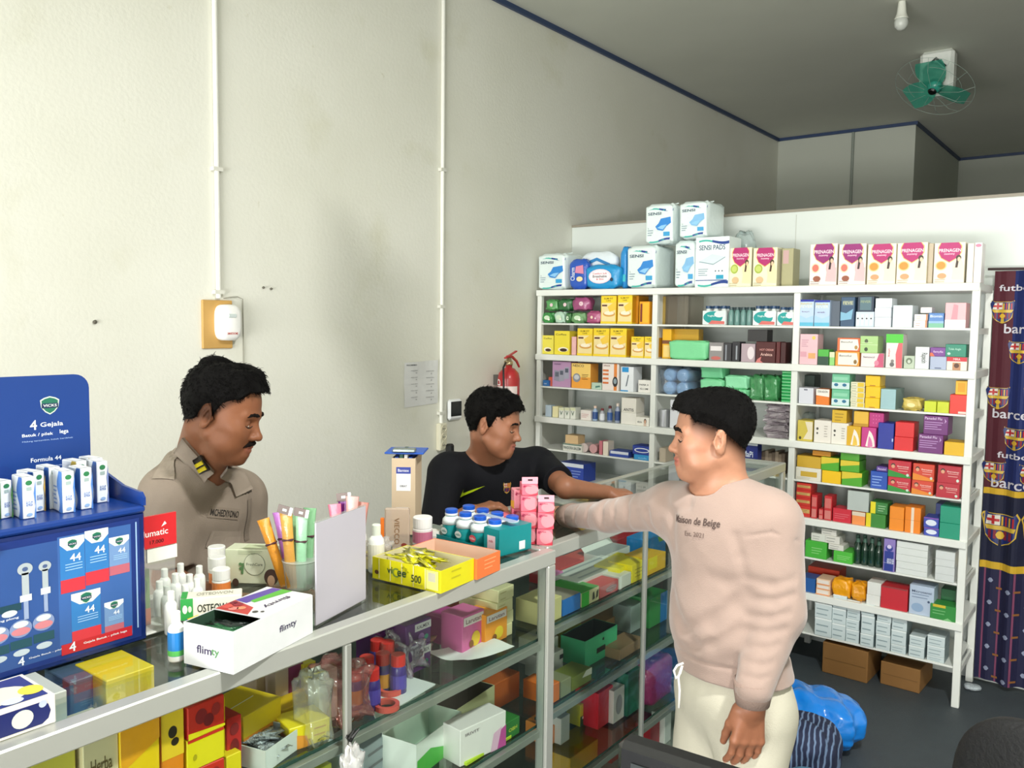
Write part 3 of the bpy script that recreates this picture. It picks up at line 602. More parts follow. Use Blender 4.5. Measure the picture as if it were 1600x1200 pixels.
# rolls of blue foam in a bag
bf = thing('blue_foam_roll_bag', 'clear bag of four pale blue foam rolls on the third shelf', 'foam rolls', (at(1060, 595, 1, YS+.06)[0], YS+.11, LV['C']))
for i, (dx, dz) in enumerate(((-.04, .035), (.04, .035), (-.04, .108), (.04, .108))):
    MB().lathe((dx, 0, dz), [(.02, -.09), (.034, -.086), (.038, -.07), (.038, .09)], mat('#8fb0d6', .55, bump=.1), 20, axis=1).build('foam_roll', bf, smooth=True)
b_ = pouch(.19, .2, .152, clear('thin_bag', '#eef6fb', .05, .1, .12, .6, '#cfdcea'), n=14, pw=.4, wob=.008); b_.build('bag', bf, smooth=True)
mint = '#86dba6'
_, z1 = S('C', 1093, 1130, 592, mint, 'mint green foam block half hidden under others', (), .1, .02, 'foam_pack', 'foam pack', mk=foam)
S('C', 1094, 1131, 572, '#6fc592', 'darker green foam block on top', (), .1, .03, 'foam_pack', 'foam pack', mk=foam, base=z1)
_, z1 = S('C', 1132, 1168, 608, mint, 'low mint foam block behind the standing man', (), .1, .02, 'foam_pack', 'foam pack', mk=foam)
S('C', 1132, 1169, 587, '#93e3b3', 'bright mint foam block above the standing man', (), .1, .02, 'foam_pack', 'foam pack', mk=foam, base=z1)
S('C', 1172, 1193, 587, clear('green_film', '#c9f0d2', .05, .1, .35, .4, '#6fd189'), 'translucent green plastic pack', (), .12, .02, 'plastic_pack', 'plastic pack', mk=lambda w, d, h, c, des=(), **k: pouch(w, d, h, c, n=12, pw=.3, wob=.006))
S('C', 1194, 1216, 588, clear('green_film2', '#bfe9c9', .05, .1, .4, .4, '#5fc67b'), 'translucent green pack beside notched boxes', (), .12, .02, 'plastic_pack', 'plastic pack', mk=lambda w, d, h, c, des=(), **k: pouch(w, d, h, c, n=12, pw=.3, wob=.006))
for k in range(12):
    zz = LV['C']+.0165*k; xa, xb = at(1221, 600, 1, YS+.01)[0], at(1240, 600, 1, YS+.01)[0]
    place(MB().box(-.031, .031, -.06, .06, 0, .0155, mat('#1f9a50', .35), .003).box(-.028, .028, -.0615, -.059, .002, .006, '#86d79c'), 'pill_case', 'flat green pill case, '+('lowest', 'second', 'third', 'fourth', 'fifth', 'sixth', 'seventh', 'eighth', 'ninth', 'tenth', 'eleventh', 'topmost')[k]+' in the stack beside the divider', 'pill case', (xa+xb)/2, YS+.07, zz, group='stack of green pill cases')
p = at(1038, 655, 1, YS+.06)
MB().lathe((0, 0, 0), [(.03, 0), (.031, .004), (.031, .095), (.029, .1)], mat('#a9abb0', .3, .6), 24).build('tin_can', loc=(p[0], YS+.06, LV['D']), smooth=False, label='silver cylindrical can on the fourth shelf by the divider', cat='can')
S('D', 1047, 1064, 625, '#d9dbe2', 'white upright sheet pack beside the silver can', (), .02, .03, 'paper_pack', 'paper pack')
film2 = clear('crinkled_film', '#f0e9ee', .14, .08, .4, .9, '#c9bec6')
for k in range(5):
    zz = LV['D']+k*.034; p = at(1216, 660, 1, YS+.05)
    place(pouch(.125, .12, .036, film2, n=10, pw=.4, wob=.004, seed=k+2), 'clear_tray', 'clear crinkled plastic tray, '+('lowest', 'second', 'third', 'fourth', 'topmost')[k]+' of the pile on the fourth shelf', 'plastic tray', p[0], YS+.09, zz, group='clear plastic trays')
S('E', 1157, 1184, 692, '#1c2c7c', 'navy and white diaper pouch beside the man\'s neck', [('r', 0, 0, 1, .05, '#dfe8ef'), ('r', 0, .92, 1, 1, '#dfe8ef'), ('t', 'MaPi', .45, .62, .2, '#dfe6f5', .6), ('l', .3, .2, .7, .4, 3, '#5a74c4'), ('e', .85, .3, .08, .1, '#dfe6f5')], .06, .03, 'diaper_pouch', 'pouch')
S('E', 1030, 1040, 700, '#b8ab98', 'beige carton in the corner by the divider', (), .1, .03)
for k in range(8):
    p = at(1190+k*5.2, 705, 1, YS+.12)
    place(MB().box(-.009, .009, -.05, .05, 0, .105+.006*(k % 3), mat(('#8d7c6a', '#6d5d4e', '#a08f7c')[k % 3], .5), .002), 'brown_carton', 'slim brown carton in the row behind the man\'s shoulder', 'box', p[0], YS+.15, LV['E'], group='row of slim brown cartons')
# ---------------------------------------------------------------- curtain-side bay
fev = lambda t: [('r', 0, .92, 1, 1, '#1f2f9c'), ('t', 'Babyfirst', .5, .84, .09, '#d9c46a', .8), ('t', 'FEVER', .5, .74, .1, '#e4e6d8', .85), ('r', 0, 0, 1, .14, '#5fb9d8'), ('p', [(0, .14), (1, .14), (1, .4), (.5, .3), (0, .42)], '#a7cbe6'), ('t', t, .45, .54, .06, '#7b6f9f', .5)]
S('A', 1249, 1272, 468, '#bcd1e8', 'blue fever patch carton against divider', fev('bayi'), .09, .01)
S('A', 1273, 1297, 469, '#b8cee6', 'blue fever patch carton, second from divider', fev('anak'), .09, .01)
S('A', 1298, 1313, 470, '#55606e', 'slate grey carton set back', (), .12, .03)
S('A', 1314, 1336, 464, '#33506f', 'dark blue fever carton with pale wave', [('r', .15, .72, .9, .88, '#6d7f84'), ('t', 'FEVE', .5, .8, .1, '#c9c79a', .7), ('p', [(0, .2), (.8, .25), (.9, .6), (.4, .45), (0, .5)], '#7fb3cf')], .09, .015)
_, z1 = S('A', 1337, 1366, 487, '#c9d7e4', 'pale carton with four printed tubes', [('r', .05+.24*k, .1, .2+.24*k, .8, '#e8eef3') for k in range(4)]+[('r', .08+.24*k, .5, .17+.24*k, .6, '#3a4450') for k in range(4)], .09, .01)
S('A', 1340, 1366, 463, '#27374c', 'dark fever box resting on the tubes carton', [('r', .15, .1, .85, .95, '#56727c'), ('t', 'FEVER', .5, .65, .16, '#9aa77f', .6)], .09, .02, base=z1)
S('A', 1367, 1393, [496, 481, 466], '#dfe6ec', 'white box in the stack of three beside tubes', (), .1, .008)
S('A', 1395, 1426, 477, '#dbe6ea', 'large plain white box', (), .12, .01)
S('A', 1428, 1449, [501, 491], '#e9e6e4', 'small white box with orange side', [('r', .88, 0, 1, 1, '#e08a5c'), ('l', .15, .3, .5, .6, 2, '#bb9a88')], .08, .01)
S('A', 1438, 1456, 480, '#d9d5d6', 'small pale box on the orange-sided pair', (), .07, .03, base=LV['A']+.067)
S('A', 1451, 1475, 489, '#4f7fbe', 'blue and green carton', [('r', 0, 0, 1, .35, '#79b89b'), ('t', 'Biomin', .5, .78, .17, '#e3ecf5', .8), ('r', 0, .3, 1, .45, '#8db4d8')], .09, .01)
S('A', 1477, 1510, 473, '#e6aeb4', 'pink box with white base', [('r', 0, 0, 1, .32, '#eeeeec'), ('p', [(.3, .34), (.6, .34), (.62, .9), (.4, .95)], '#d48f9a')], .1, .01)
S('B', 1250, 1278, 522, '#e6bcc4', 'tall pink carton with yellow corner', [('e', .78, .88, .1, .06, '#e8c45c'), ('l', .1, .6, .5, .8, 4, '#c08fa0'), ('r', .05, .25, .4, .42, '#d99fae'), ('r', .5, .2, .9, .38, '#e0a86b')], .09, .01)
S('B', 1278, 1295, 546, '#4fb244', 'bright green carton with dark base', [('r', 0, 0, 1, .55, '#2c4a3a')], .08, .015)
S('B', 1296, 1304, 550, '#8fd07a', 'light green narrow carton', [('r', 0, .6, 1, 1, '#d7dcb8')], .08, .012)
bl_ = lambda c: [('p', [(.12, .08), (.9, .08), (.96, .35), (.9, .9), (.12, .9)], '#ece7dd'), ('t', 'Benofol', .42, .7, .13, '#4a4a50', .5), ('e', .84, .3, .07, .15, c)]
S('B', 1305, 1343, 549, '#ef9a3c', 'orange tablet box carrying another box', bl_('#8b6a34'), .1, .01)
S('B', 1308, 1344, 528, '#dd6f42', 'red-orange tablet box stacked above orange one', bl_('#b08a4a'), .1, .012, base=at(1324, 549, 1, YS+.01)[2])
S('B', 1345, 1381, 552, '#e9dcdc', 'white and pink tablet box carrying a green one', [('p', [(.6, 0), (1, 0), (1, 1), (.8, 1)], '#c9587a'), ('t', 'Senovol', .35, .72, .13, '#4a4a50', .5), ('e', .7, .3, .1, .2, '#d9879f')], .1, .01)
S('B', 1344, 1372, 525, '#a8cc86', 'pale green box with small dark drawings', [('r', 0, .48, 1, .5, '#d6e2bd'), ('e', .35, .7, .1, .12, '#4f5c42'), ('e', .35, .22, .1, .12, '#3d4a36'), ('r', .1, .6, .7, .62, '#d6e2bd')], .1, .012, base=at(1360, 552, 1, YS+.01)[2])
S('B', 1385, 1411, 522, '#e8e0dc', 'tall white and pink carton with bright green top', [('r', -.02, .74, 1.02, 1, '#4fc23c'), ('p', [(.65, 0), (1, 0), (1, .74), (.75, .74), (.6, .4)], '#d9646c'), ('t', 'bayi', .2, .45, .06, '#c6485c', .5, 1.57), ('e', .4, .1, .14, .07, '#6d6a6a'), ('e', .42, .2, .1, .05, '#8a8580')], .09, .008)
S('B', 1412, 1429, 556, '#b9c7b2', 'small grey-green carton between tall ones', [('e', .5, .6, .3, .25, '#6f8067'), ('e', .5, .55, .15, .14, '#c9d2c3')], .07, .008)
S('B', 1430, 1452, 542, '#e0e5e6', 'white upright carton with vertical dark lettering', [('t', 'Rapecin', .62, .5, .3, '#353b40', .8, -1.57)], .09, .006)
_, z1 = S('B', 1453, 1479, 557, '#a8b3cc', 'lavender box carrying a purple one', [('r', .3, .08, .7, .16, '#5b6784')], .1, .006)
S('B', 1453, 1479, 543, '#743a8e', 'purple box with red corner', [('t', 'famylla', .5, .5, .3, '#d9bfe2', .6), ('p', [(0, 0), (.3, 0), (.15, .4), (0, .4)], '#dd6b4a')], .1, .008, base=z1)
_, z1 = S('B', 1479, 1511, 558, '#e6dccf', 'white carton with red heading and portrait', [('r', 0, .68, 1, 1, '#c9333f'), ('t', 'MIRA', .5, .84, .16, '#f0d7d4', .35), ('r', .3, .02, .7, .58, '#b98663'), ('e', .5, .36, .13, .18, '#5b3b2c')], .1, .004)
S('B', 1477, 1510, 538, '#138066', 'dark green box on the red-headed carton', [('t', 'Tolak Angin', .45, .6, .22, '#a9d7c5', .6), ('e', .18, .25, .08, .1, '#b9dccf')], .1, .006, base=z1)
S('C', 1248, 1271, 606, '#d6d8e2', 'white carton beside the divider', [('r', .35, .85, .6, .92, '#55586a')], .1, .012)
S('C', 1249, 1273, 586, '#2f4038', 'dark green box in shadow at the back', (), .1, .15)
S('C', 1275, 1296, 608, '#e87f2e', 'orange carton with white heading', [('p', [(0, .6), (1, .52), (1, 1), (0, 1)], '#ece8df'), ('t', 'OSKADON', .5, .84, .13, '#333333', .75)], .09, .012)
S('C', 1300, 1328, [609, 584], '#6fbf98', 'mint eye-drop box with blue eyes print', [('r', 0, .05, 1, .45, '#cfe4e4'), ('e', .25, .3, .12, .1, '#2a6f94'), ('e', .72, .3, .12, .1, '#2a6f94'), ('r', .1, .6, .9, .8, '#8fd0b0')], .1, .01)
S('C', 1329, 1351, [629, 622, 613, 605, 597], '#e6e3c6', 'thin white and yellow box in small stack', [('r', .5, .1, .95, .9, '#e2c23a'), ('l', .08, .3, .42, .7, 2, '#8c937b')], .1, .01)
S('C', 1352, 1375, [622, 604, 587], '#f2c313', 'bright yellow box in stack of three', [('r', .3, .05, .7, .13, '#b3761f')], .1, .01)
S('C', 1376, 1400, 608, '#9cc0c6', 'large pale blue box', (), .16, .015, side=[('r', 0, 0, 1, 1, '#7f9a96')])
S('C', 1408, 1440, 622, '#cdb75c', 'gold plastic-wrapped pack', [('e', .5, .45, .25, .2, '#f0e2a4')], .1, .01, mk=pil, name='wrapped_pack', cat='pack')
S('C', 1444, 1463, 627, '#c9d42c', 'lime green box, first of two', (), .1, .01)
S('C', 1464, 1483, 628, '#c6d02a', 'lime green box touching the red one', (), .1, .01)
_, z1 = S('C', 1484, 1512, 617, '#dd3b30', 'red box at the end of the row', [('r', .5, .03, .95, .14, '#ead1c8')], .1, .006)
S('C', 1493, 1512, 595, '#e9b52e', 'yellow carton standing on red box', [('r', .2, .2, .8, .85, '#d99d1c')], .08, .02, base=z1)
S('D', 1246, 1270, 657, '#c9b64a', 'yellow and silver carton by the divider', [('p', [(.4, .1), (1, .1), (1, .95), (.5, .95), (.7, .5)], '#ded4b8'), ('e', .2, .15, .08, .08, '#413c1a')], .1, .012)
S('D', 1248, 1268, 645, film, 'clear plastic bag lying behind yellow carton', (), .1, .13, mk=pil, name='plastic_bag', cat='bag')
tw = [('e', .2, .62, .07, .06, '#4c4a44'), ('e', .2, .42, .05, .05, '#4c4a44'), ('l', .6, .3, .8, .75, 5, '#b0aaa0')]
S('D', 1272, 1299, 657, '#e2ddd4', 'white powder box with dark dots, nearer the divider', tw, .11, .012)
_, z1 = S('D', 1299, 1326, 661, '#e4e0d6', 'white powder box with dark dots under gold box', tw, .11, .012)
S('D', 1300, 1323, 641, '#d3ab2a', 'gold box on the second white powder box', [('l', .2, .2, .8, .7, 3, '#a07f1c')], .1, .015, base=z1)
fan_ = lambda c: [('p', [(.3, .05)]+[(.35+.6*math.sin(a), .9*math.cos(a)) for a in (.3, .6, .9, 1.2, 1.5)]+[(.7, .0)], '#efe6de'), ('p', [(.45, .0)]+[(.4+.4*math.sin(a), .6*math.cos(a)) for a in (.3, .6, .9, 1.2, 1.5)], c)]
_, z1 = S('D', 1323, 1345, 666, '#d7a91f', 'gold herbal box with white fan print', fan_('#e3bd4a'), .1, .01)
S('D', 1334, 1357, 643, '#dfb23c', 'shiny gold box above the fan print box', [('r', 0, 0, 1, .2, '#b98c22')], .1, .02, base=z1)
_, z1 = S('D', 1346, 1369, 668, '#c43a86', 'magenta herbal box with white fan print', fan_('#d978ac'), .1, .008)
S('D', 1358, 1381, 645, '#b8317c', 'dark magenta box above the magenta fan box', [('e', .3+.2*(k % 3), .3+.25*(k//3), .04, .05, '#d667a3') for k in range(9)], .1, .03, base=z1)
S('D', 1372, 1397, 661, '#1d2f96', 'deep blue carton', [('r', .9, .3, .98, .42, '#c8d2ec')], .1, .008)
S('D', 1398, 1428, [683, 660], '#d8282c', 'plain red box in stack beside blue carton', (), .1, .008)
pur = [('t', 'Panadol Flu', .4, .86, .14, '#dcc3e3', .7), ('l', .05, .3, .8, .65, 4, '#b990c4'), ('p', [(.85, .9), (.93, .75), (.85, .62), (.88, .76)], '#c9a6d2')]
_, z1 = S('D', 1435, 1474, 679, '#6d2a72', 'purple cold medicine box carrying another', pur, .11, .008)
S('D', 1443, 1482, 650, '#6a2770', 'upper purple cold medicine box', pur, .11, .012, base=z1)
S('D', 1475, 1508, 691, '#e0b21e', 'flat gold box at the end of the row', (), .12, .006)
_, z1 = S('E', 1243, 1283, 731, '#e0ddcf', 'wide white box with gold stripe', [('r', .2, .3, .85, .7, '#c9a63a'), ('l', .05, .1, .6, .2, 2, '#9d9a86')], .12, .01)
S('E', 1245, 1283, 713, '#c9a231', 'wide gold box on the white striped box', (), .12, .014, base=z1)
gy = [('p', [(0, .45), (1, .7), (1, 1), (0, 1)], '#d9c233')]
_, z1 = S('E', 1284, 1314, 736, '#f0c014', 'yellow box under green-yellow box', (), .12, .008)
_, z2 = S('E', 1283, 1311, 715, '#4fa528', 'green and yellow box in second layer', gy, .12, .012, base=z1)
S('E', 1269, 1298, 705, '#d08d2a', 'thin orange box lying on top of gold box', (), .12, .03, base=z2)
_, z1 = S('E', 1315, 1347, 738, '#4fa528', 'green-yellow box at the bottom of the green stack', gy, .12, .006)
_, z1 = S('E', 1313, 1343, 720, '#4ea326', 'green-yellow box in the middle of the green stack', gy, .12, .01, base=z1)
S('E', 1313, 1343, 706, '#4a9c26', 'green box at the top of the green stack', (), .12, .014, base=z1)
_, z1 = S('E', 1360, 1387, 737, '#2450b2', 'blue pain relief box', [('l', .1, .2, .7, .7, 4, '#8fb0e6')], .1, .02)
S('E', 1369, 1387, 729, '#5a3b8e', 'violet box lying on the blue pain relief box', [('t', 'Panadol', .5, .5, .4, '#d7c9ea', .7)], .1, .03, base=z1)
sal = lambda a, b: [('p', [(0, 0), (1, 0), (1, .12), (0, .42)], b), ('e', .22, .7, .1, .13, '#3c2320'), ('e', .22, .64, .08, .11, '#d99f7f'), ('t', 'Entrostop', .66, .66, .12, '#f0d9d4', .5), ('l', .45, .4, .9, .55, 2, '#e6b3ac'), ('e', .87, .18, .06, .09, '#c9ded0')]
S('E', 1387, 1423, [746, 720], '#c3283a', 'red and green stomach medicine box', sal(0, '#2f8f3a'), .12, .004, group='red patient-picture boxes')
S('E', 1425, 1459, [751, 725], '#d4452f', 'red-orange stomach medicine box', sal(0, '#e88a2e'), .12, .004, group='red patient-picture boxes')
S('E', 1464, 1501, [755, 728], '#b92a3a', 'dark red stomach medicine box at the end', sal(0, '#b92a3a'), .12, .004, group='red patient-picture boxes')
rd = [('r', .04, .35, .96, .7, '#c9a45f'), ('l', .2, .45, .8, .6, 2, '#7d3a22')]
S('F', 1244, 1267, [790, 778, 766, 755], '#c8342c', 'red balm box in stack by divider', rd, .1, .012)
for i, (x0, x1, t) in enumerate(((1268, 1277, 773), (1279, 1286, 795), (1288, 1300, 775))):
    S('F', x0, x1, t, '#c22b31', ('slim red carton with white label, tall and first', 'short slim red carton between tall ones', 'slim red carton with white label beside wide red box')[i], [('r', .1, .05, .9, .4, '#cf7a74'), ('r', .1, .5, .9, .9, '#d06a66')], .08, .01, group='slim red cartons on the sixth shelf')
S('F', 1301, 1330, 795, '#c92639', 'wide red pack with rounded top', [('l', .1, .3, .9, .6, 3, '#d96a74')], .09, .01)
_, z1 = S('F', 1331, 1352, 800, '#ef9350', 'orange carton beneath the grey box', [('r', 0, .7, 1, 1, '#d9ccb8')], .1, .01)
S('F', 1324, 1358, 768, '#b3bdb9', 'plain grey-white box on orange carton', (), .1, .014, base=z1+.002)
_, z1 = S('F', 1353, 1384, 803, '#34802c', 'green box with yellow edge, bottom one', [('r', 0, 0, .25, 1, '#e0cf1e')], .1, .01)
S('F', 1360, 1387, 785, '#2f7a34', 'green box with yellow edge, raised one', [('r', 0, 0, .3, 1, '#e6d622'), ('l', .45, .3, .9, .7, 3, '#9fc49a')], .1, .014, base=z1)
S('F', 1390, 1413, 792, '#ef8c1c', 'plain bright orange carton', [('r', 0, .49, 1, .5, '#c96f14')], .1, .01)
S('F', 1414, 1439, 793, '#ee8516', 'orange carton with white vertical stripe', [('r', .4, 0, .58, 1, '#ecd9c4'), ('r', 0, .49, 1, .5, '#c96f14')], .1, .01)
S('F', 1443, 1467, [825, 809], '#3b4db0', 'blue box with white oval label', [('e', .5, .5, .36, .3, '#dfe6f4'), ('r', 0, .9, 1, 1, '#8d57b0')], .1, .008)
S('F', 1462, 1478, 787, '#3c4d96', 'blue box leaning behind the large green boxes', (), .1, .11)
S('F', 1468, 1503, [818, 792], '#139274', 'large plain green box', (), .12, .004)
gr = '#45ad3a'
_, z1 = S('G', 1258, 1292, 846, gr, 'green carton partly behind the man\'s arm', [('l', .3, .3, .8, .6, 3, '#8fd483')], .1, .01)
S('G', 1267, 1290, 834, '#d7d9d1', 'thin white box on the green carton', [('l', .1, .3, .6, .6, 2, '#8c918a')], .08, .02, base=z1)
_, z1 = S('G', 1302, 1332, 862, '#4eb83d', 'green carton under leaning white boxes', [('l', .2, .3, .9, .6, 3, '#93d883')], .12, .01)
for i, (x0, x1, t, b_) in enumerate(((1294, 1318, 851, 0), (1289, 1312, 838, 0), (1283, 1307, 827, 0))):
    _, z1 = S('G', x0, x1, t, '#d9d8d0', ('lowest white carton of the leaning pile', 'middle white carton of the leaning pile', 'topmost white carton of the leaning pile')[i], [('l', .1, .3, .7, .7, 2, '#92948e')], .1, .012+.004*i, base=z1, group='white cartons leaning on a green one')
for i in range(8):
    p = at(1340+(i % 4)*11, 870, 1, YS+.05+.05*(i//4))
    bottle('green_bottle', 'dark green glass bottle among others on the seventh shelf', p[0], YS+.05+.045*(i//4), LV['G'], .017, .13+.004*(i % 3), clear('green_glass', '#9fc4ad', .1, .1, .55, mcol='#27493a'), '#46685a', group='dark green bottles on the seventh shelf')
S('G', 1381, 1399, 842, '#8d7bc0', 'tall lilac toothpaste carton with blue panel', [('r', .1, .02, .9, .62, '#20358e'), ('t', 'denture', .5, .32, .3, '#d8dcf0', .5, 1.57), ('e', .5, .72, .32, .1, '#2b3a94'), ('e', .5, .76, .2, .06, '#d9d0ee')], .06, .005)
S('G', 1400, 1450, [891, 880, 869, 858, 848], '#dbe0de', 'wide white box in five-high pile', (), .12, .01, group='wide white boxes on the seventh shelf')
S('G', 1461, 1492, [886, 862], '#d3d8d8', 'square white box in pair by the end post', [('r', 0, .48, 1, .5, '#b0b6b5')], .12, .004)
_, z1 = S('H', 1262, 1312, 888, '#c23a20', 'long orange-red box at the back', (), .12, .14)
S('H', 1250, 1274, 903, '#225a9e', 'blue box partly behind the man\'s arm', [('e', .2, .3, .1, .1, '#6fa8d8')], .1, .01)
S('H', 1275, 1297, [921, 914, 905], '#e9c7a6', 'thin white and orange box', [('r', .1, .2, .9, .8, '#e6ded6'), ('r', 0, 0, 1, .12, '#e88848')], .1, .01)
S('H', 1298, 1330, 906, '#eda212', 'orange-yellow wrapped pack', (), .1, .01, mk=pil, name='wrapped_pack', cat='pack')
S('H', 1328, 1353, 912, '#e69a14', 'smaller orange wrapped pack beside white boxes', (), .1, .012, mk=pil, name='wrapped_pack', cat='pack')
S('H', 1354, 1376, [930, 910], '#e2e3df', 'plain white box beside red one', (), .1, .01)
S('H', 1376, 1419, 918, '#c3222e', 'large red carton', [('r', .02, .94, .98, 1, '#8c3a3a')], .1, .006)
S('H', 1421, 1460, 916, '#b4c3d8', 'pale blue carton with dark heading', [('t', 'Microtensi', .5, .8, .08, '#3e4e6e', .8), ('l', .1, .6, .8, .7, 2, '#6d7fa0'), ('e', .35, .25, .25, .15, '#8fa9c9'), ('e', .8, .5, .05, .04, '#3e4e6e')], .1, .006)
_, z1 = S('H', 1453, 1494, 946, '#2f8a3a', 'green carton with yellow strip', [('r', .1, .82, .6, 1, '#cdb52e'), ('l', .1, .4, .6, .6, 2, '#7fc07f'), ('p', [(.5, 0), (.9, 0), (.7, .2)], '#7fc07f')], .09, -.002)
S('H', 1470, 1493, 921, '#23643a', 'dark green carton behind yellow strip carton', (), .08, .1)
# small white cartons on the lowest shelf
rows = [(1273, 1300, (966, 943)), (1300, 1322, (975, 951, 930)), (1322, 1343, (984, 968, 952, 938)), (1345, 1366, (991, 962, 944)), (1369, 1392, (992, 972, 956)), (1392, 1416, (1008, 985, 965)), (1398, 1420, (1008, 992)), (1420, 1445, (1010, 994)), (1448, 1476, (1026, 1010, 994))]
lab_ = ['seen first beside the man', 'behind the second column', 'in the tallest column', 'before the gap', 'after the gap', 'under a jutting box', 'with dark side', 'in the low double column', 'next to the end post']
for i, (x0, x1, ts) in enumerate(rows):
    if i in (6,): continue
    ts2 = [t for t in ts]
    S('I', x0, x1, ts2, '#c9d6d8', 'small white tablet box '+lab_[i], [('l', .1, .25, .8, .6, 2, '#8fa3a8'), ('r', 0, .9, 1, 1, '#e4ecec')], .11, .004+.006*(i % 3), side=[('r', 0, 0, 1, 1, '#7f9294')], group='white tablet boxes on the lowest shelf')
# things on the floor under and beside the unit
kraft = mat('#8a6233', .7, var=.12, scale=8, bump=.1)
def kbox(name, label, x0, x1, y, d, h, rz):
    b = MB().box(-(x1-x0)/2, (x1-x0)/2, -d/2, d/2, 0, h, kraft, .003).box(-(x1-x0)/2, (x1-x0)/2, -.012, .012, h, h+.0006, '#a98a55').box(-(x1-x0)/2+.01, (x1-x0)/2-.01, -d/2-.0006, -d/2, h*.47, h*.49, '#6d4c26')
    return place(b, name, label, 'cardboard box', (x0+x1)/2, y+d/2, 0, rz)
kbox('cardboard_box', 'taller brown cardboard box on the floor under the shelf unit', -1.26, -1.04, YS+.02, .24, .158, -.03)
kbox('cardboard_box', 'lower brown cardboard box on floor nearer the curtain', -.99, -.81, YS+.06, .24, .115, -.04)
def uneven(mb, amp, sc, seed):
    rr = np.random.RandomState(seed); K = rr.randn(5, 3)*sc; P = rr.rand(5)*6; V = np.array(mb.v)
    c = V.mean(0); D = V-c; r = np.linalg.norm(D, axis=1, keepdims=True)+1e-6
    n = sum(np.abs(np.sin(V@K[i]+P[i])) for i in range(5))/5-.6
    V = V+D/r*(n[:, None]*amp); V[:, 2] = np.maximum(V[:, 2], 0.0); mb.v = [tuple(q) for q in V]; return mb
bb = uneven(pouch(.44, .36, .21, mat('#1688ee', .25, var=.08, scale=7, bump=.3, bscale=18, coat=.4), n=40, pw=.75, wob=.0), .05, 16, 3); uneven(bb, .02, 38, 5)
place(bb, 'blue_plastic_bag', 'large bright blue plastic bag bulging on the floor behind the man', 'plastic bag', -1.10, 3.50, 0, .4, smooth=True)
def denim():
    m = bpy.data.materials.new('patchwork_denim'); m.use_nodes = True; nt = m.node_tree; b = nt.nodes['Principled BSDF']; L = nt.links.new
    tc = nt.nodes.new('ShaderNodeTexCoord'); w = nt.nodes.new('ShaderNodeTexWave'); w.inputs['Scale'].default_value = 16; w.inputs['Distortion'].default_value = 4
    c = nt.nodes.new('ShaderNodeValToRGB'); e = c.color_ramp.elements; e[0].color = (*lin('#1b2340'), 1); e[1].color = (*lin('#6f86a8'), 1); e[0].position = .6; e[1].position = 1.0
    L(tc.outputs['Object'], w.inputs['Vector']); L(w.outputs['Fac'], c.inputs[0]); L(c.outputs[0], b.inputs['Base Color']); b.inputs['Roughness'].default_value = .8; return m
db = uneven(pouch(.26, .26, .27, denim(), n=30, pw=.7, wob=0), .05, 14, 8)
place(db, 'striped_bag', 'dark navy striped cloth bag on floor beside blue plastic bag', 'bag', -.985, 3.12, 0, .2, smooth=True)
db = uneven(pouch(.3, .24, .2, mat('#54829f', .7, var=.2, scale=30, bump=.4), n=26, pw=.7, wob=0), .03, 18, 9)
place(db, 'folded_cloth', 'light blue folded cloth lying in front of striped bag', 'cloth', -.84, 2.86, 0, .2, smooth=True)
for (px, py, s, l) in ((1532, 1043, .05, 'crumpled silver foil on the floor below the curtain'), (1520, 1078, .035, 'small grey paper scrap on floor beside shelf post')):
    p = at(px, py, 2, 0); place(uneven(pouch(s*2.2, s*1.6, s*.8, mat('#b8c2c8', .2, .6 if s > .04 else 0, bump=.8, scale=30), n=16, pw=.8, wob=0), .012, 60, 4), 'floor_scrap', l, 'litter', p[0], p[1], 0, .3, smooth=True)

# ================================================================ football curtain at the doorway
cm = MB(); ncol = 40; CZ0, CZ1, CX0, CX1, CY = .03, 2.02, -.634, -.10, YP-.075
def fold(x): return .018*math.sin((x-CX0)*34)+.010*math.sin((x-CX0)*71+1)
def cpt(x, z, l=0): return (x, CY+fold(x)*(1.15-.15*z)-l, z)
def sheet(x0, x1, z0, z1, col, l=0, n=None, nz=1):
    n = n or max(1, int((x1-x0)/.012)); vs = []
    for i in range(n+1):
        for k in range(nz+1):
            x = x0+(x1-x0)*i/n; vs.append(cpt(x, z0+(z1-z0)*k/nz, l))
    cm.add(vs, [(i*(nz+1)+k, (i+1)*(nz+1)+k, (i+1)*(nz+1)+k+1, i*(nz+1)+k+1) for i in range(n) for k in range(nz)], col)
def flat(pts, x, z, s, col, l, sx=1):
    P = [(x+u*s*sx, z+v*s) for u, v in pts]; xa, xb = min(p[0] for p in P), max(p[0] for p in P); n = max(1, int((xb-xa)/.007)); row = []
    for i in range(n+1):
        X = xa+(xb-xa)*min(max(i/n, 1e-4), 1-1e-4); zs = []
        for a, b in zip(P, P[1:]+P[:1]):
            if (a[0]-X)*(b[0]-X) < 0: zs.append(a[1]+(b[1]-a[1])*(X-a[0])/(b[0]-a[0]))
        if zs: row.append((X, min(zs), max(zs)))
    if len(row) > 1: cm.add([q for X, a, b in row for q in (cpt(X, a, l), cpt(X, b, l))], [(2*i, 2*i+2, 2*i+3, 2*i+1) for i in range(len(row)-1)], col)
gar, nav, yel = mat('#4a1020', .75), mat('#10215c', .75), mat('#c9a227', .75)
wht = mat('#c9c6cf', .75)
sheet(CX0, CX0+.085, .98, CZ1, gar, 0, nz=6); sheet(CX0+.085, CX0+.30, .98, CZ1, nav, 0, nz=6); sheet(CX0+.30, CX0+.42, .98, CZ1, gar, 0, nz=6); sheet(CX0+.42, CX1, .98, CZ1, nav, 0, nz=6)
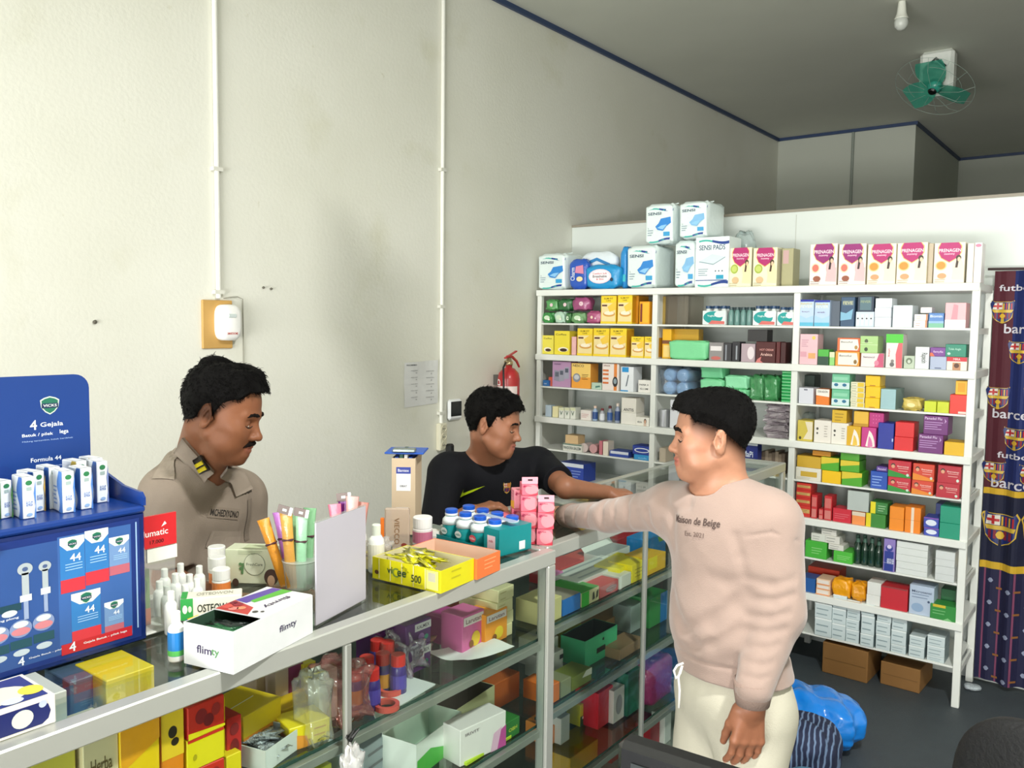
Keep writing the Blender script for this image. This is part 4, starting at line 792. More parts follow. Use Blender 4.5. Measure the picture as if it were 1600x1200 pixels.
sheet(CX0, CX1, .95, .98, yel); sheet(CX0, CX1, .62, .95, mat('#0d1230', .75)); sheet(CX0, CX1, .585, .62, yel); sheet(CX0, CX1, CZ0, .585, mat('#15153a', .75), 0, nz=2)
SH = [(-.5, .62), (-.42, .5), (.42, .5), (.5, .62), (.6, .42), (.52, .1), (.5, -.25), (.3, -.5), (0, -.66), (-.3, -.5), (-.5, -.25), (-.52, .1), (-.6, .42)]
def crest(x, z, s, dim=0):
    C = (lambda a: a)
    flat([(u*1.08, v*1.06) for u, v in SH], x, z, s, C('#c9a83a'), .002)
    flat(SH, x, z, s, '#1a2a66', .003)
    flat([(-.48, .44), (-.02, .48), (-.02, .1), (-.5, .1)], x, z, s, '#d9d3c8', .004)
    flat([(-.3, .45), (-.2, .45), (-.2, .12), (-.3, .12)], x, z, s, '#b3262b', .005); flat([(-.46, .33), (-.04, .33), (-.04, .23), (-.46, .23)], x, z, s, '#b3262b', .005)
    for k in range(4): flat([(.02+.125*k, .44), (.08+.125*k, .44), (.08+.125*k, .1), (.02+.125*k, .1)], x, z, s, '#d0a531' if k % 2 == 0 else '#b3262b', .005)
    flat([(-.52, .08), (.52, .08), (.51, -.08), (-.51, -.08)], x, z, s, '#c9a83a', .005)
    for k in range(5): flat([(-.4+.17*k, -.1), (-.3+.17*k, -.1), (-.3+.17*k, -.42), (-.4+.17*k, -.42)], x, z, s, '#7d1832', .0045)
    flat(ell(0, -.27, .15, .15, 14), x, z, s, '#d3aa34', .006)
def ctext(st, x, z, h, col=None, w=None):
    v, f = glyphs(st)
    e = v.max(0); k = h/e[1]; kx = k if w is None else w/e[0]
    cm.add([cpt(x+a*kx, z+b*k, .004) for a, b in v], f, col or wht)
for r, z in enumerate((1.83, 1.64, 1.42, 1.23, 1.06)):
    off = (0.02, .1)[r % 2]
    for k in range(4): crest(CX0+off+.155*k+.02, z, .085)
for r, z in enumerate((1.935, 1.735, 1.33, 1.14)): ctext(('futbol club', 'barcelona', 'barcelona', 'futbol club')[r], CX0+.02+.03*(r % 2), z-.01, .03 if r % 3 == 0 else .045, w=.27)
ctext('futbol club', CX0+.3, 1.53, .03, w=.2); ctext('barcelona', CX0+.03, .985, .05, w=.3)
for k in range(4): crest(CX0+.08+.17*k, .79, .13)
for k in range(9): sheet(CX0+.02+.065*k, CX0+.028+.065*k, CZ0, .585, mat('#7d3f5e', .75), .002, n=1, nz=2)
for k in range(7):
    for j in range(5):
        flat(ell(0, 0, 1, 1, 12), CX0+.05+.078*k, .53-.11*j-(.04 if k % 2 else 0), .012, '#8c93ad', .003)
        sheet(CX0+.075+.078*k, CX0+.1+.078*k, .49-.11*j, .50-.11*j, mat('#8a5a2c', .75), .003, n=1)
cm.build('curtain', label='dark blue and red football club curtain hanging beside shelf unit', cat='curtain')
MB().tube([(CX0-.03, CY, 2.03), (CX1+.3, CY, 2.02)], .006, mat('#3b2a2a', .5), 8).build('curtain_rod', label='thin rod carrying the football curtain', cat='curtain rod')
# ================================================================ people: one continuous surface per body, grown from a smooth distance field
def nrm(v): v = np.array(v, float); return v/np.linalg.norm(v)
class Field:
    def __init__(s): s.p = []
    def put(s, fn, lo, hi, k, mode, col): s.p.append((fn, np.array(lo, float), np.array(hi, float), k, mode, col)); return s
    def cap(s, a, b, ra, rb, k=.02, mode='+', col=0):
        a, b = np.array(a, float), np.array(b, float); d = b-a; dd = d@d+1e-12
        def fn(P):
            q = P-a; t = np.clip(q@d/dd, 0, 1); return np.linalg.norm(q-t[:, None]*d, axis=1)-(ra+(rb-ra)*t)
        r = max(ra, rb); return s.put(fn, np.minimum(a, b)-r, np.maximum(a, b)+r, k, mode, col)
    def ell(s, c, r, R=None, k=.02, mode='+', col=0):
        c = np.array(c, float); r = np.array(r, float); R = np.eye(3) if R is None else np.array(R)
        def fn(P):
            q = (P-c)@R/r; k0 = np.linalg.norm(q, axis=1)+1e-9; k1 = np.linalg.norm(q/r, axis=1)+1e-9; return k0*(k0-1)/k1
        m = max(r); return s.put(fn, c-m, c+m, k, mode, col)
    def cut(s, a, b, ra, rb, k, c, n, col=0):     # a limb of cloth that ends cleanly at a plane
        T = Field(); T.cap(a, b, ra, rb, .001); f0 = T.p[0][0]; c = np.array(c, float); n = nrm(n); lo, hi = T.p[0][1:3]
        return s.put(lambda P: np.maximum(f0(P), (P-c)@n), lo, hi, k, '+', col)
    def plane(s, c, n, k=.004):           # keep only the side the normal points away from
        c = np.array(c, float); n = nrm(n); return s.put(lambda P: (P-c)@n, [-9]*3, [9]*3, k, 'x', 0)
    def fn(s, f, k=.004, mode='w'): return s.put(f, [-9]*3, [9]*3, k, mode, 0)
    def __call__(s, P, cull=False, want=False):
        P = np.asarray(P, float); D = np.full(len(P), .5); Cc = np.zeros((len(P), 3))
        lo, hi = P.min(0), P.max(0)
        for fn, a, b, k, mode, col in s.p:
            if cull and mode in '+-' and ((a-.05 > hi).any() or (b+.05 < lo).any()): continue
            d = fn(P)
            if mode == '+':
                h = np.clip(.5+.5*(D-d)/k, 0, 1); D = D*(1-h)+d*h-k*h*(1-h)
                if want: Cc = Cc*(1-h[:, None])+np.array(lin(col) if isinstance(col, str) else (0, 0, 0))*h[:, None]
            elif mode == '-':
                h = np.clip(.5-.5*(D+d)/k, 0, 1); D = D*(1-h)-d*h+k*h*(1-h)
                if want and isinstance(col, str): Cc = Cc*(1-h[:, None])+np.array(lin(col))*h[:, None]
            elif mode == 'x': h = np.clip(.5-.5*(D-d)/k, 0, 1); D = D*(1-h)+d*h+k*h*(1-h)
            elif mode == 'w': D = D+d
        return (D, Cc) if want else D
    def paint(s, r, c, rad, soft, col):     # recolour a patch of skin (lips, stubble): a later colour stop
        s.__dict__.setdefault('pt', []).append((r, c, rad, soft, col))
def axis(lo, hi, bands, fine, coarse):
    out = [lo]
    while out[-1] < hi:
        z = out[-1]; f = any(a-.01 <= z <= b+.01 for a, b in bands); out.append(z+(fine if f else coarse))
    return np.array(out)
def grow(F, lo, hi, h, zb=(), hz=None, hzc=None):
    xs, ys = np.arange(lo[0], hi[0], h), np.arange(lo[1], hi[1], h)
    zs = axis(lo[2], hi[2], zb, hz or h, hzc or h)
    B = 8; pad = lambda a: np.concatenate([a, a[-1]+(a[-1]-a[-2])*np.arange(1, 1+(-len(a)) % B)])
    xs, ys, zs = pad(xs), pad(ys), pad(zs); nx, ny, nz = len(xs), len(ys), len(zs)
    cx, cy, cz = [a.reshape(-1, B).mean(1) for a in (xs, ys, zs)]
    G = np.stack(np.meshgrid(cx, cy, cz, indexing='ij'), -1).reshape(-1, 3)
    dc = F(G); hzm = np.array([a[-1]-a[0] for a in zs.reshape(-1, B)])
    rad = .5*np.sqrt(2*(h*B)**2+(hzm*B/(B-1))**2)*1.25+.012; rad = np.tile(rad, len(cx)*len(cy))
    keep = np.abs(dc) < rad
    D = np.repeat(np.repeat(np.repeat(np.where(dc.reshape(len(cx), len(cy), len(cz)) < 0, -1., 1.).astype(np.float32), B, 0), B, 1), B, 2)
    idx = np.argwhere(keep.reshape(len(cx), len(cy), len(cz)))
    for i in range(0, len(idx), 40):
        bl = idx[i:i+40]; o = np.stack(np.meshgrid(range(B), range(B), range(B), indexing='ij'), -1).reshape(-1, 3)
        I = (bl[:, None]*B+o[None]).reshape(-1, 3); P = np.stack([xs[I[:, 0]], ys[I[:, 1]], zs[I[:, 2]]], 1)
        D[I[:, 0], I[:, 1], I[:, 2]] = F(P, cull=True)
    S_ = D < 0; c = np.zeros((nx-1, ny-1, nz-1), np.int8)
    for a in (0, 1):
        for b in (0, 1):
            for e in (0, 1): c += S_[a:nx-1+a, b:ny-1+b, e:nz-1+e]
    act = np.argwhere((c > 0) & (c < 8)); ID = np.full(c.shape, -1, np.int32); ID[tuple(act.T)] = np.arange(len(act))
    ax = [xs, ys, zs]; acc = np.zeros((len(act), 3)); cnt = np.zeros(len(act))
    off = [(a, b, e) for a in (0, 1) for b in (0, 1) for e in (0, 1)]
    for p in off:
        for d in range(3):
            if p[d]: continue
            q = list(p); q[d] = 1; I = act+p; J = act+q
            u, v = D[tuple(I.T)], D[tuple(J.T)]; m = (u < 0) != (v < 0)
            t = np.where(m, u/(u-v+1e-12), 0)
            Pi = np.stack([ax[k][I[:, k]] for k in range(3)], 1); Pj = np.stack([ax[k][J[:, k]] for k in range(3)], 1)
            acc += np.where(m[:, None], Pi+(Pj-Pi)*t[:, None], 0); cnt += m
    V = acc/cnt[:, None]; Q = []
    for d in range(3):
        e = [0, 0, 0]; e[d] = 1; a, b = [k for k in range(3) if k != d]
        sl = [slice(0, n-1) for n in (nx, ny, nz)]; s0 = list(sl); s1 = list(sl); s1[d] = slice(1, None)
        s0[a] = s0[b] = s1[a] = s1[b] = slice(1, -1)
        A, Bb = S_[tuple(s0)], S_[tuple(s1)]; w = np.argwhere(A != Bb)
        if not len(w): continue
        fl = A[tuple(w.T)]; g = w.copy(); g[:, a] += 1; g[:, b] += 1
        def cell(da, db): t = g.copy(); t[:, a] -= da; t[:, b] -= db; return ID[tuple(t.T)]
        q = np.stack([cell(1, 1), cell(0, 1), cell(0, 0), cell(1, 0)], 1)
        if d == 1: fl = ~fl
        q[~fl] = q[~fl][:, ::-1]; Q.append(q)
    Q = np.concatenate(Q); Q = Q[(Q >= 0).all(1)]
    for _ in range(2):                    # settle the vertices on the surface
        e = .0015; d0 = F(V); gr = np.stack([F(V+np.eye(3)[k]*e)-d0 for k in range(3)], 1)/e
        V = V-np.clip(d0, -h*.6, h*.6)[:, None]*gr/np.maximum((gr*gr).sum(1), .25)[:, None]
    return V, Q
def skinmesh(name, F, lo, hi, h, m, parent=None, zb=(), hz=None, hzc=None, color=None, **tags):
    V, Q = grow(F, lo, hi, h, zb, hz, hzc); me = bpy.data.meshes.new(name)
    me.vertices.add(len(V)); me.vertices.foreach_set('co', V.astype(np.float32).ravel())
    me.loops.add(len(Q)*4); me.loops.foreach_set('vertex_index', Q.astype(np.int32).ravel())
    me.polygons.add(len(Q)); me.polygons.foreach_set('loop_start', np.arange(0, len(Q)*4, 4, dtype=np.int32)); me.polygons.foreach_set('loop_total', np.full(len(Q), 4, np.int32))
    me.polygons.foreach_set('use_smooth', np.ones(len(Q), bool)); me.update(calc_edges=True); me.validate()
    if color is not None:
        c = color(V); at_ = me.color_attributes.new('tone', 'FLOAT_COLOR', 'POINT'); at_.data.foreach_set('color', np.concatenate([c, np.ones((len(c), 1))], 1).astype(np.float32).ravel())
    me.materials.append(m); o = bpy.data.objects.new(name, me); COL.objects.link(o); o.parent = parent; tag(o, **tags); return o
def skinmat(name, rough=.46):
    m = bpy.data.materials.new(name); m.use_nodes = True; nt = m.node_tree; b = nt.nodes['Principled BSDF']; L = nt.links.new
    a = nt.nodes.new('ShaderNodeAttribute'); a.attribute_name = 'tone'
    tc = nt.nodes.new('ShaderNodeTexCoord'); n = nt.nodes.new('ShaderNodeTexNoise'); n.inputs['Scale'].default_value = 60; n.inputs['Detail'].default_value = 4; L(tc.outputs['Object'], n.inputs['Vector'])
    mr = nt.nodes.new('ShaderNodeMapRange'); mr.inputs['To Min'].default_value = .93; mr.inputs['To Max'].default_value = 1.07; L(n.outputs['Fac'], mr.inputs['Value'])
    mx = nt.nodes.new('ShaderNodeMix'); mx.data_type = 'RGBA'; mx.blend_type = 'MULTIPLY'; mx.inputs['Factor'].default_value = 1; L(a.outputs['Color'], mx.inputs['A']); L(mr.outputs[0], mx.inputs['B'])
    sp = nt.nodes.new('ShaderNodeMapRange'); sp.inputs['From Max'].default_value = .18; sp.inputs['To Min'].default_value = .02; sp.inputs['To Max'].default_value = .4; L(a.outputs['Fac'], sp.inputs['Value']); L(sp.outputs[0], b.inputs['Specular IOR Level'])
    L(mx.outputs['Result'], b.inputs['Base Color']); b.inputs['Roughness'].default_value = rough; b.inputs['Subsurface Weight'].default_value = .06; b.inputs['Subsurface Radius'].default_value = (.02, .008, .004); b.inputs['Subsurface Scale'].default_value = .4
    n2 = nt.nodes.new('ShaderNodeTexNoise'); n2.inputs['Scale'].default_value = 450; L(tc.outputs['Object'], n2.inputs['Vector'])
    bp = nt.nodes.new('ShaderNodeBump'); bp.inputs['Strength'].default_value = .12; bp.inputs['Distance'].default_value = .002; L(n2.outputs['Fac'], bp.inputs['Height']); L(bp.outputs[0], b.inputs['Normal'])
    return m
def headframe(c, fwd, pitch=0, roll=0):
    """columns: person's left, backward, up;  local -Y is where the nose points"""
    f = nrm(fwd); up = np.array([0, 0, 1.]); l = nrm(np.cross(up, f)); up = np.cross(f, l)
    f2 = f*math.cos(pitch)-up*math.sin(pitch); u2 = up*math.cos(pitch)+f*math.sin(pitch)
    l2 = l*math.cos(roll)+u2*math.sin(roll); u3 = np.cross(f2, l2)
    return np.stack([l2, -f2, u3], 1), np.array(c, float)
def lf(x, xs, ys): return np.interp(x, xs, ys)
def head(F, fr, sk, lip, fat=0., nose=1., jaw=1., big=1., nl=1.):
    R, c = fr; g = lambda p: c+R@(np.array(p, float)*big)
    def E(p, r, k=.015, mode='+', rot=None, col=sk):
        Q = R if rot is None else R@rot
        F.ell(g(p), np.array(r)*big, Q, k, mode, col)
    def Cc(a, b, ra, rb, k=.012, mode='+', col=sk): F.cap(g(a), g(b), ra*big, rb*big, k, mode, col)
    rx = lambda a: np.array([[1, 0, 0], [0, math.cos(a), -math.sin(a)], [0, math.sin(a), math.cos(a)]])
    ry = lambda a: np.array([[math.cos(a), 0, math.sin(a)], [0, 1, 0], [-math.sin(a), 0, math.cos(a)]])
    rz = lambda a: np.array([[math.cos(a), -math.sin(a), 0], [math.sin(a), math.cos(a), 0], [0, 0, 1]])
    E((0, .018, .04), (.0755, .094, .082)); E((0, -.03, .045), (.064, .058, .062), .03)
    E((0, -.036, -.02), (.061, .056, .08), .03); E((0, -.045, -.072), (.044+fat*.3, .042, .036), .03)
    E((0, -.078, -.1), (.021, .017, .016), .02)
    for s in (-1, 1):
        Cc((s*.052, .002, -.048), (s*.028, -.062, -.094), .015+fat, .013+fat*.6, .03)
        E((s*.034, -.064, -.03), (.022+fat*.6, .020, .022), .03); E((s*.048, -.046, -.012), (.014, .024, .014), .035)
        E((s*(.042+fat*.5), -.045, -.062), (.02+fat, .025, .022), .025)
        Cc((s*.012, -.088, .024), (s*.045, -.074, .026), .009, .008, .014)
        E((s*.033, -.094, .005), (.019, .012, .0105), .010, '-', col=None)
        E((s*.031, -.0735, .004), (.0155, .0135, .0125), .004)                          # closed upper lid over the eyeball
        Cc((s*.018, -.0835, .0125), (s*.044, -.077, .0115), .0022, .002, .003)
    Cc((0, -.086, .012), (0, -.088-.018*nl, -.024), .0075, .0105*nose, .012); E((0, -.088-.021*nl, -.029), (.0115*nose, .0115, .0095), .008)
    for s in (-1, 1): E((s*.0125*nose, -.088-.010*nl, -.032), (.0085, .0105, .0078), .006); E((s*.0065, -.088-.015*nl, -.0385), (.0035, .005, .003), .002, '-', col='#3a2018')
    Cc((0, -.094, -.04), (0, -.094, -.052), .006, .006, .008)
    for s in (-1, 1):
        Cc((0, -.0985, -.0565), (s*.013, -.094, -.0565), .0052, .0046, .004, col=lip); Cc((s*.013, -.094, -.0565), (s*.025, -.082, -.0585), .0046, .003, .004, col=lip)
        Cc((0, -.096, -.0685), (s*.013, -.092, -.0675), .0062, .005, .004, col=lip); Cc((s*.013, -.092, -.0675), (s*.023, -.082, -.0605), .005, .003, .004, col=lip)
        F.cap(g((0, -.1035, -.0625)), g((s*.014, -.0985, -.0622)), .0013*big, .0012*big, .0015, '-', '#5a2a22')
    E((0, -.092, -.081), (.018, .012, .006), .006, '-', col=None); E((0, -.087, -.082), (.02, .012, .010), .012)
    for s in (-1, 1):                                                                   # ears
        er = rz(s*.42) @ rx(-.18)
        E((s*.079, .014, .0), (.0085, .0185, .031), .006, rot=er); E((s*.0865, .010, .004), (.007, .0115, .020), .004, '-', er, col=None)
        E((s*.077, .014, -.025), (.007, .010, .011), .006, rot=er); E((s*.0785, -.002, -.003), (.005, .005, .007), .005, rot=er)
        Cc((s*.083, .012, .018), (s*.082, .021, -.008), .0028, .0026, .004)
    return g
def hairshape(fr, big, hl, thick, rough=1., seed=1, spike=0., front=.0, neck=None):
    """hair volume: hairline height as a function of front-back position; thickness as a function of place"""
    R, c = fr; B = Field()
    g = lambda p: c+R@(np.array(p, float)*big)
    B.ell(g((0, .018, .04)), np.array((.0755, .094, .082))*big, R, .02); B.ell(g((0, -.03, .045)), np.array((.064, .058, .062))*big, R, .03); B.ell(g((0, -.036, -.02)), np.array((.061, .056, .08))*big, R, .03)
    if neck: B.cap(*neck, .03)
    rs = np.random.RandomState(seed); K = rs.randn(7, 3)*np.array([120, 60, 60]); Ph = rs.rand(7)*6.28
    K2 = rs.randn(5, 3)*45; P2 = rs.rand(5)*6.28
    def f(P):
        q = (P-c)@R/big; d = B(P)
        zl = lf(q[:, 1], hl[0], hl[1]); zl = zl+np.where(q[:, 1] < -.045, (np.abs(q[:, 0])/.06)**2*-.004, 0)
        dz = q[:, 2]-zl; m = np.clip(dz/.012+.5, 0, 1); sh = np.clip(dz/.04+.12, .06, 1); fr_ = np.clip((-q[:, 1]-.03)/.04, 0, 1)
        t = lf(q[:, 2], thick[0], thick[1])*(sh*(1-fr_)+np.clip(dz/.012+.3, .2, 1)*fr_)
        t = t*(1+front*np.clip((-q[:, 1]-.02)/.07, 0, 1))
        n1 = sum(np.sin(P@K[i]+Ph[i]) for i in range(7))/7; n2 = sum(np.sin(P@K2[i]+P2[i]) for i in range(5))/5
        t = t+rough*(n1*.0022+n2*.0016)*np.clip(t/.01, .3, 1)
        if spike: t = t+spike*np.maximum(0, n1+n2-.1)*np.clip((q[:, 2]-.09)/.04, 0, 1)
        return (d-(m*(t+.014)-.014))*.7
    H = Field(); H.put(f, [-9]*3, [9]*3, .001, 'w', 0); 
    H.p[0] = (lambda P: f(P)-.5, *H.p[0][1:])
    return H
def hairmat(nm, c='#0d0b0b'):
    m = mat('#070606' if c == '#0d0b0b' else c, .55, var=.3, scale=300, bump=.5, bscale=900, spec=.10); return m
def onface(F, fr, big, x, z, out=.0):     # the point of the face straight behind (x, z) seen from the front
    g = lambda p: fr[1]+fr[0]@(np.array(p, float)*big); ys = np.linspace(-.125, -.04, 340); D = F(np.stack([g((x, y, z)) for y in ys])); k = np.argmax(D < 0)
    return g((x, ys[k]-out, z))
def patch(F, rows, m, name, parent, lift=.004, th=.003, nu=10):
    """a cloth piece lying on the garment: rows of photo points, seen through the camera, laid on the surface"""
    G = []
    for row in rows:
        row = np.array(row, float); t = np.linspace(0, len(row)-1, nu); P = np.stack([np.interp(t, range(len(row)), row[:, k]) for k in (0, 1)], 1); G.append(P)
    G = np.array(G); nv = 5; T = np.linspace(0, len(G)-1, nv); out = []
    for v in T:
        i = min(int(v), len(G)-2); w = v-i; out.append([hit(F, *(G[i][k]*(1-w)+G[i+1][k]*w)) for k in range(nu)])
    vs = [p+n*lift for r_ in out for p, n in r_]; vb = [p+n*(lift-th-.004) for r_ in out for p, n in r_]; N = len(vs)
    fs = [(i*nu+k, i*nu+k+1, (i+1)*nu+k+1, (i+1)*nu+k) for i in range(nv-1) for k in range(nu-1)]
    rim = [k for k in range(nu)]+[i*nu+nu-1 for i in range(1, nv)]+[(nv-1)*nu+k for k in range(nu-2, -1, -1)]+[i*nu for i in range(nv-2, 0, -1)]
    b = MB().add(vs+vb, fs+[(rim[i], rim[(i+1) % len(rim)], rim[(i+1) % len(rim)]+N, rim[i]+N) for i in range(len(rim))], m)
    return b.build(name, parent, smooth=True)
def brow(fr, big, parent, F=None, th=1., z=.026, col='#15100e', tuft='eyebrow'):
    for s in (-1, 1):
        G = Field(); pts = [onface(F, fr, big, s*x, z+dz, .0005) for x, dz in ((.011, .0015), (.020, .003), (.030, .004), (.041, .002), (.051, -.005))]; rr = [.0030*th, .0040*th, .0038*th, .0032*th, .0012]
        for a, b, ra, rb in zip(pts, pts[1:], rr, rr[1:]): G.cap(a, b, ra*big, rb*big, .004)
        P = np.array(pts); skinmesh(tuft, G, P.min(0)-.012, P.max(0)+.012, .0018, hairmat('b', col), parent)
def lashes(fr, big, parent, F=None, z0=.0):
    for s in (-1, 1):
        b = MB(); b.tube([tuple(onface(F, fr, big, s*x, z+z0, .0002)) for x, z in ((.0150, -.001), (.020, -.0045), (.027, -.0062), (.034, -.0060), (.041, -.0040), (.048, .0))], [.0009, .0014, .0017, .0018, .0016, .0008], mat('#120c0b', .5), 6)
        b.tube([tuple(onface(F, fr, big, s*x, z+z0, .0)) for x, z in ((.019, .006), (.027, .0085), (.036, .0085), (.045, .005))], [.0004, .0008, .0008, .0004], mat('#5d3a2c', .6), 5)  # dark line drawn in for the shade of the upper lid crease
        b.build('lash_and_crease_lines', parent, smooth=True)
def strands(obj, fr, big, hl, n, L=.014, seed=1, r=.0007, up=.25):
    """short hairs combed forward and down over the hair volume"""
    R, c = fr; me = obj.data; V = np.empty(len(me.vertices)*3); me.vertices.foreach_get('co', V); V = V.reshape(-1, 3); N = np.empty(len(V)*3); me.vertex_normals.foreach_get('vector', N); N = N.reshape(-1, 3)
    q = (V-c)@R/big; dz = q[:, 2]-lf(q[:, 1], hl[0], hl[1]); ok = np.where((dz > -.003) & (q[:, 2] > -.06))[0]; rs = np.random.RandomState(seed); ok = rs.choice(ok, n)
    b = MB(); m = hairmat('h')
    for i in ok:
        p, nn, w = V[i], N[i], q[i]; d = R@np.array((w[0]*4, -.9 if w[1] < .06 else .1, -.5-8*max(0, .09-w[2]))); d = nrm(d+rs.randn(3)*.35); d = nrm(d-nn*(d@nn)+nn*up*rs.rand()); l_ = L*(.6+.6*rs.rand()); k = rs.rand()*.5+.7
        p0 = p-nn*.002; p1 = p0+d*l_*.5+nn*.0022; p2 = p0+d*l_-nn*.0005; b.tube([p0, p1, p2], [r*k, r*k, r*.2], m, 3, False)
    b.build('hair_strands', obj)
def eyes(fr, big, parent):
    g = lambda p: fr[1]+fr[0]@(np.array(p, float)*big)
    for s in (-1, 1):
        c_ = g((s*.031, -.0745, -.0005)); F = Field(); F.ell(c_, np.array([.0122]*3)*big)
        o = skinmesh('eye', F, c_-.016, c_+.016, .002, mat('#d9d2c8', .15), parent)
        b = MB(); p = g((s*.031, -.0745, -.0005)+np.array((0, -.0122*math.cos(.7), -.0122*math.sin(.7)))); b.tube([tuple(p), tuple(p-(p-c_)*.1)], .0055, mat('#1c100b', .1), 14); b.build('iris', o)
def hand(F, wr, aim, palm_n, L, curl, sk, thumb_side, spread=.0, tc=(.5, .35), k=.004, roll=0):
    """wr wrist centre, aim direction of the palm, palm_n out of the palm; four fingers of unequal length and a thumb off the side"""
    a = nrm(aim); n = nrm(np.array(palm_n)-a*(np.array(palm_n)@a)); sd = np.cross(a, n)*thumb_side   # sd points to the thumb side
    wr = np.array(wr, float); P = lambda u, v, w: wr+(a*u+sd*v+n*w)*L
    F.cap(P(-.02, 0, 0), P(.06, 0, 0), .026*L/.18, .027*L/.18, .01, col=sk)
    for v, r in ((.17, .075), (.055, .08), (-.06, .078), (-.165, .07)):
        F.cap(P(.08, v*.55, -.01), P(.5, v, .0), r*L*1.05, r*L*.86, .012, col=sk)
    F.cap(P(.1, .12, .06), P(.3, .16, .05), .08*L, .06*L, .012, col=sk)
    tips = []
    for i, (v, ln, r) in enumerate(((.175, .40, .052), (.058, .45, .054), (-.06, .42, .051), (-.17, .33, .045))):
        p = P(.5, v, 0); d = a.copy(); sp = sd*(v*spread); ang = 0; rr = r*L; seg = (.46, .31, .23); cu = curl[i] if isinstance(curl, (list, tuple)) and isinstance(curl[0], (list, tuple)) else curl
        for j in range(3):
            ang += cu[j]; dd = nrm(a*math.cos(ang)+n*math.sin(ang)+sp); q = p+dd*ln*seg[j]*L
            F.cap(p, q, rr, rr*.92, k if j else .008, col=sk); p = q; rr *= .93
        tips.append((p, dd, -n*math.cos(ang)+a*math.sin(ang), rr))
    p = P(.12, .17, .04); d1 = nrm(a*math.cos(tc[0])+sd*math.sin(tc[0])*.9+n*.35); q = p+d1*.24*L; F.cap(p, q, .07*L, .06*L, .012, col=sk)
    d2 = nrm(a*math.cos(tc[1])+sd*math.sin(tc[1])*.6+n*.4); r_ = q+d2*.17*L; F.cap(q, r_, .06*L, .052*L, .006, col=sk); e = r_+nrm(d2+a*.3)*.13*L; F.cap(r_, e, .052*L, .044*L, .005, col=sk)
    return tips
def nails(tips, parent):
    for p, d, n, r in tips:
        n = nrm(n-d*(n@d)); s_ = np.cross(d, n); b = MB(); vs = []
        for i in range(4):
            for j in range(4):
                u = (i/3-.5); v = (j/3-.5); vs.append(p+d*(r*.15+u*r*1.5)+s_*(v*r*1.4)+n*(r*(1.02-.35*(2*v)**2*.5-.12*max(0, u)*2)))
        b.add(vs, [(i*4+j, (i+1)*4+j, (i+1)*4+j+1, i*4+j+1) for i in range(3) for j in range(3)], mat('#c98f78', .3)); b.build('fingernail', parent, smooth=True)
def hit(F, px, py, d0=1.4, d1=3.6):      # where the sight line through a photo point first meets a garment
    r_ = ray(px, py); t = d0
    for _ in range(300):
        d = F(np.array([CP+r_*t]))[0]
        if d < .0008: break
        t += max(.001, min(d, .3)*.6)
    p = CP+r_*t; e = .012; g = np.array([F(np.array([p+np.eye(3)[k]*e]))[0]-F(np.array([p-np.eye(3)[k]*e]))[0] for k in range(3)]); return p, nrm(g)
def decal(F, c, nd, up, items, m, name, parent, lift=.002):
    """cloth print: flat shapes laid onto the garment's surface along nd"""
    n = nrm(nd); u = nrm(np.array(up)-n*(np.array(up)@n)); a = np.cross(u, n); V = []; Fc = []; mats = []
    b = MB()
    for pts, faces, mm, lf_ in items:
        P = np.array([np.array(c)+a*x+u*y+n*.12 for x, y in pts]); t = np.zeros(len(P)); 
        for _ in range(40): d = F(P-n*t[:, None]); t = t+np.where(t < .5, np.maximum(d, -.01)*.7, 0)
        b.add(P-n*(t-lift-lf_)[:, None], faces, mm)
    return b.build(name, parent)
def tx_item(st, w, h, m, x=0, y=0, lf_=0.):
    v, f = glyphs(st); e = v.max(0); return ((v/e-[.5, .5])*[w, h]+[x, y], f, m, lf_)
def quads(x0, x1, y0, y1, m, nx=8, ny=2, lf_=0.):
    p = [(x0+(x1-x0)*i/nx, y0+(y1-y0)*j/ny) for i in range(nx+1) for j in range(ny+1)]
    return (p, [(i*(ny+1)+j, (i+1)*(ny+1)+j, (i+1)*(ny+1)+j+1, i*(ny+1)+j+1) for i in range(nx) for j in range(ny)], m, lf_)
def fdir(px, deg):          # horizontal heading of someone seen at px: 0 = at the camera, + = towards the picture's left
    d = ray(px, 600); d = nrm([d[0], d[1], 0]); c = -d; l = np.array([-d[1], d[0], 0]); a = math.radians(deg); return c*math.cos(a)+l*math.sin(a)
def wrinkle(seed, amp, freq, box=None, stretch=(1, 1, .6)):
    rs = np.random.RandomState(seed); K = rs.randn(6, 3)*freq*np.array(stretch); Ph = rs.rand(6)*6.28
    def f(P):
        w = P+.03*np.sin(P[:, [2, 0, 1]]*14+Ph[:3]); v = sum(np.abs(np.sin(w@K[i]+Ph[i])) for i in range(6))/6-.62; v = v*amp
        if box is not None: v = v*np.clip(1.3-np.linalg.norm((P-np.array(box[0]))/np.array(box[1]), axis=1), 0, 1)
        return v
    return f
def groove(a, b, dep, wd):      # one soft fold line along a segment
    a, b = np.array(a, float), np.array(b, float); d = b-a; dd = d@d
    def f(P):
        q = P-a; t = np.clip(q@d/dd, 0, 1); r = np.linalg.norm(q-t[:, None]*d, axis=1); return dep*np.exp(-(r/wd)**2)
    return f
SKM = skinmat('skin')
def leanup(p, q, t): return np.array(p)*(1-t)+np.array(q)*t
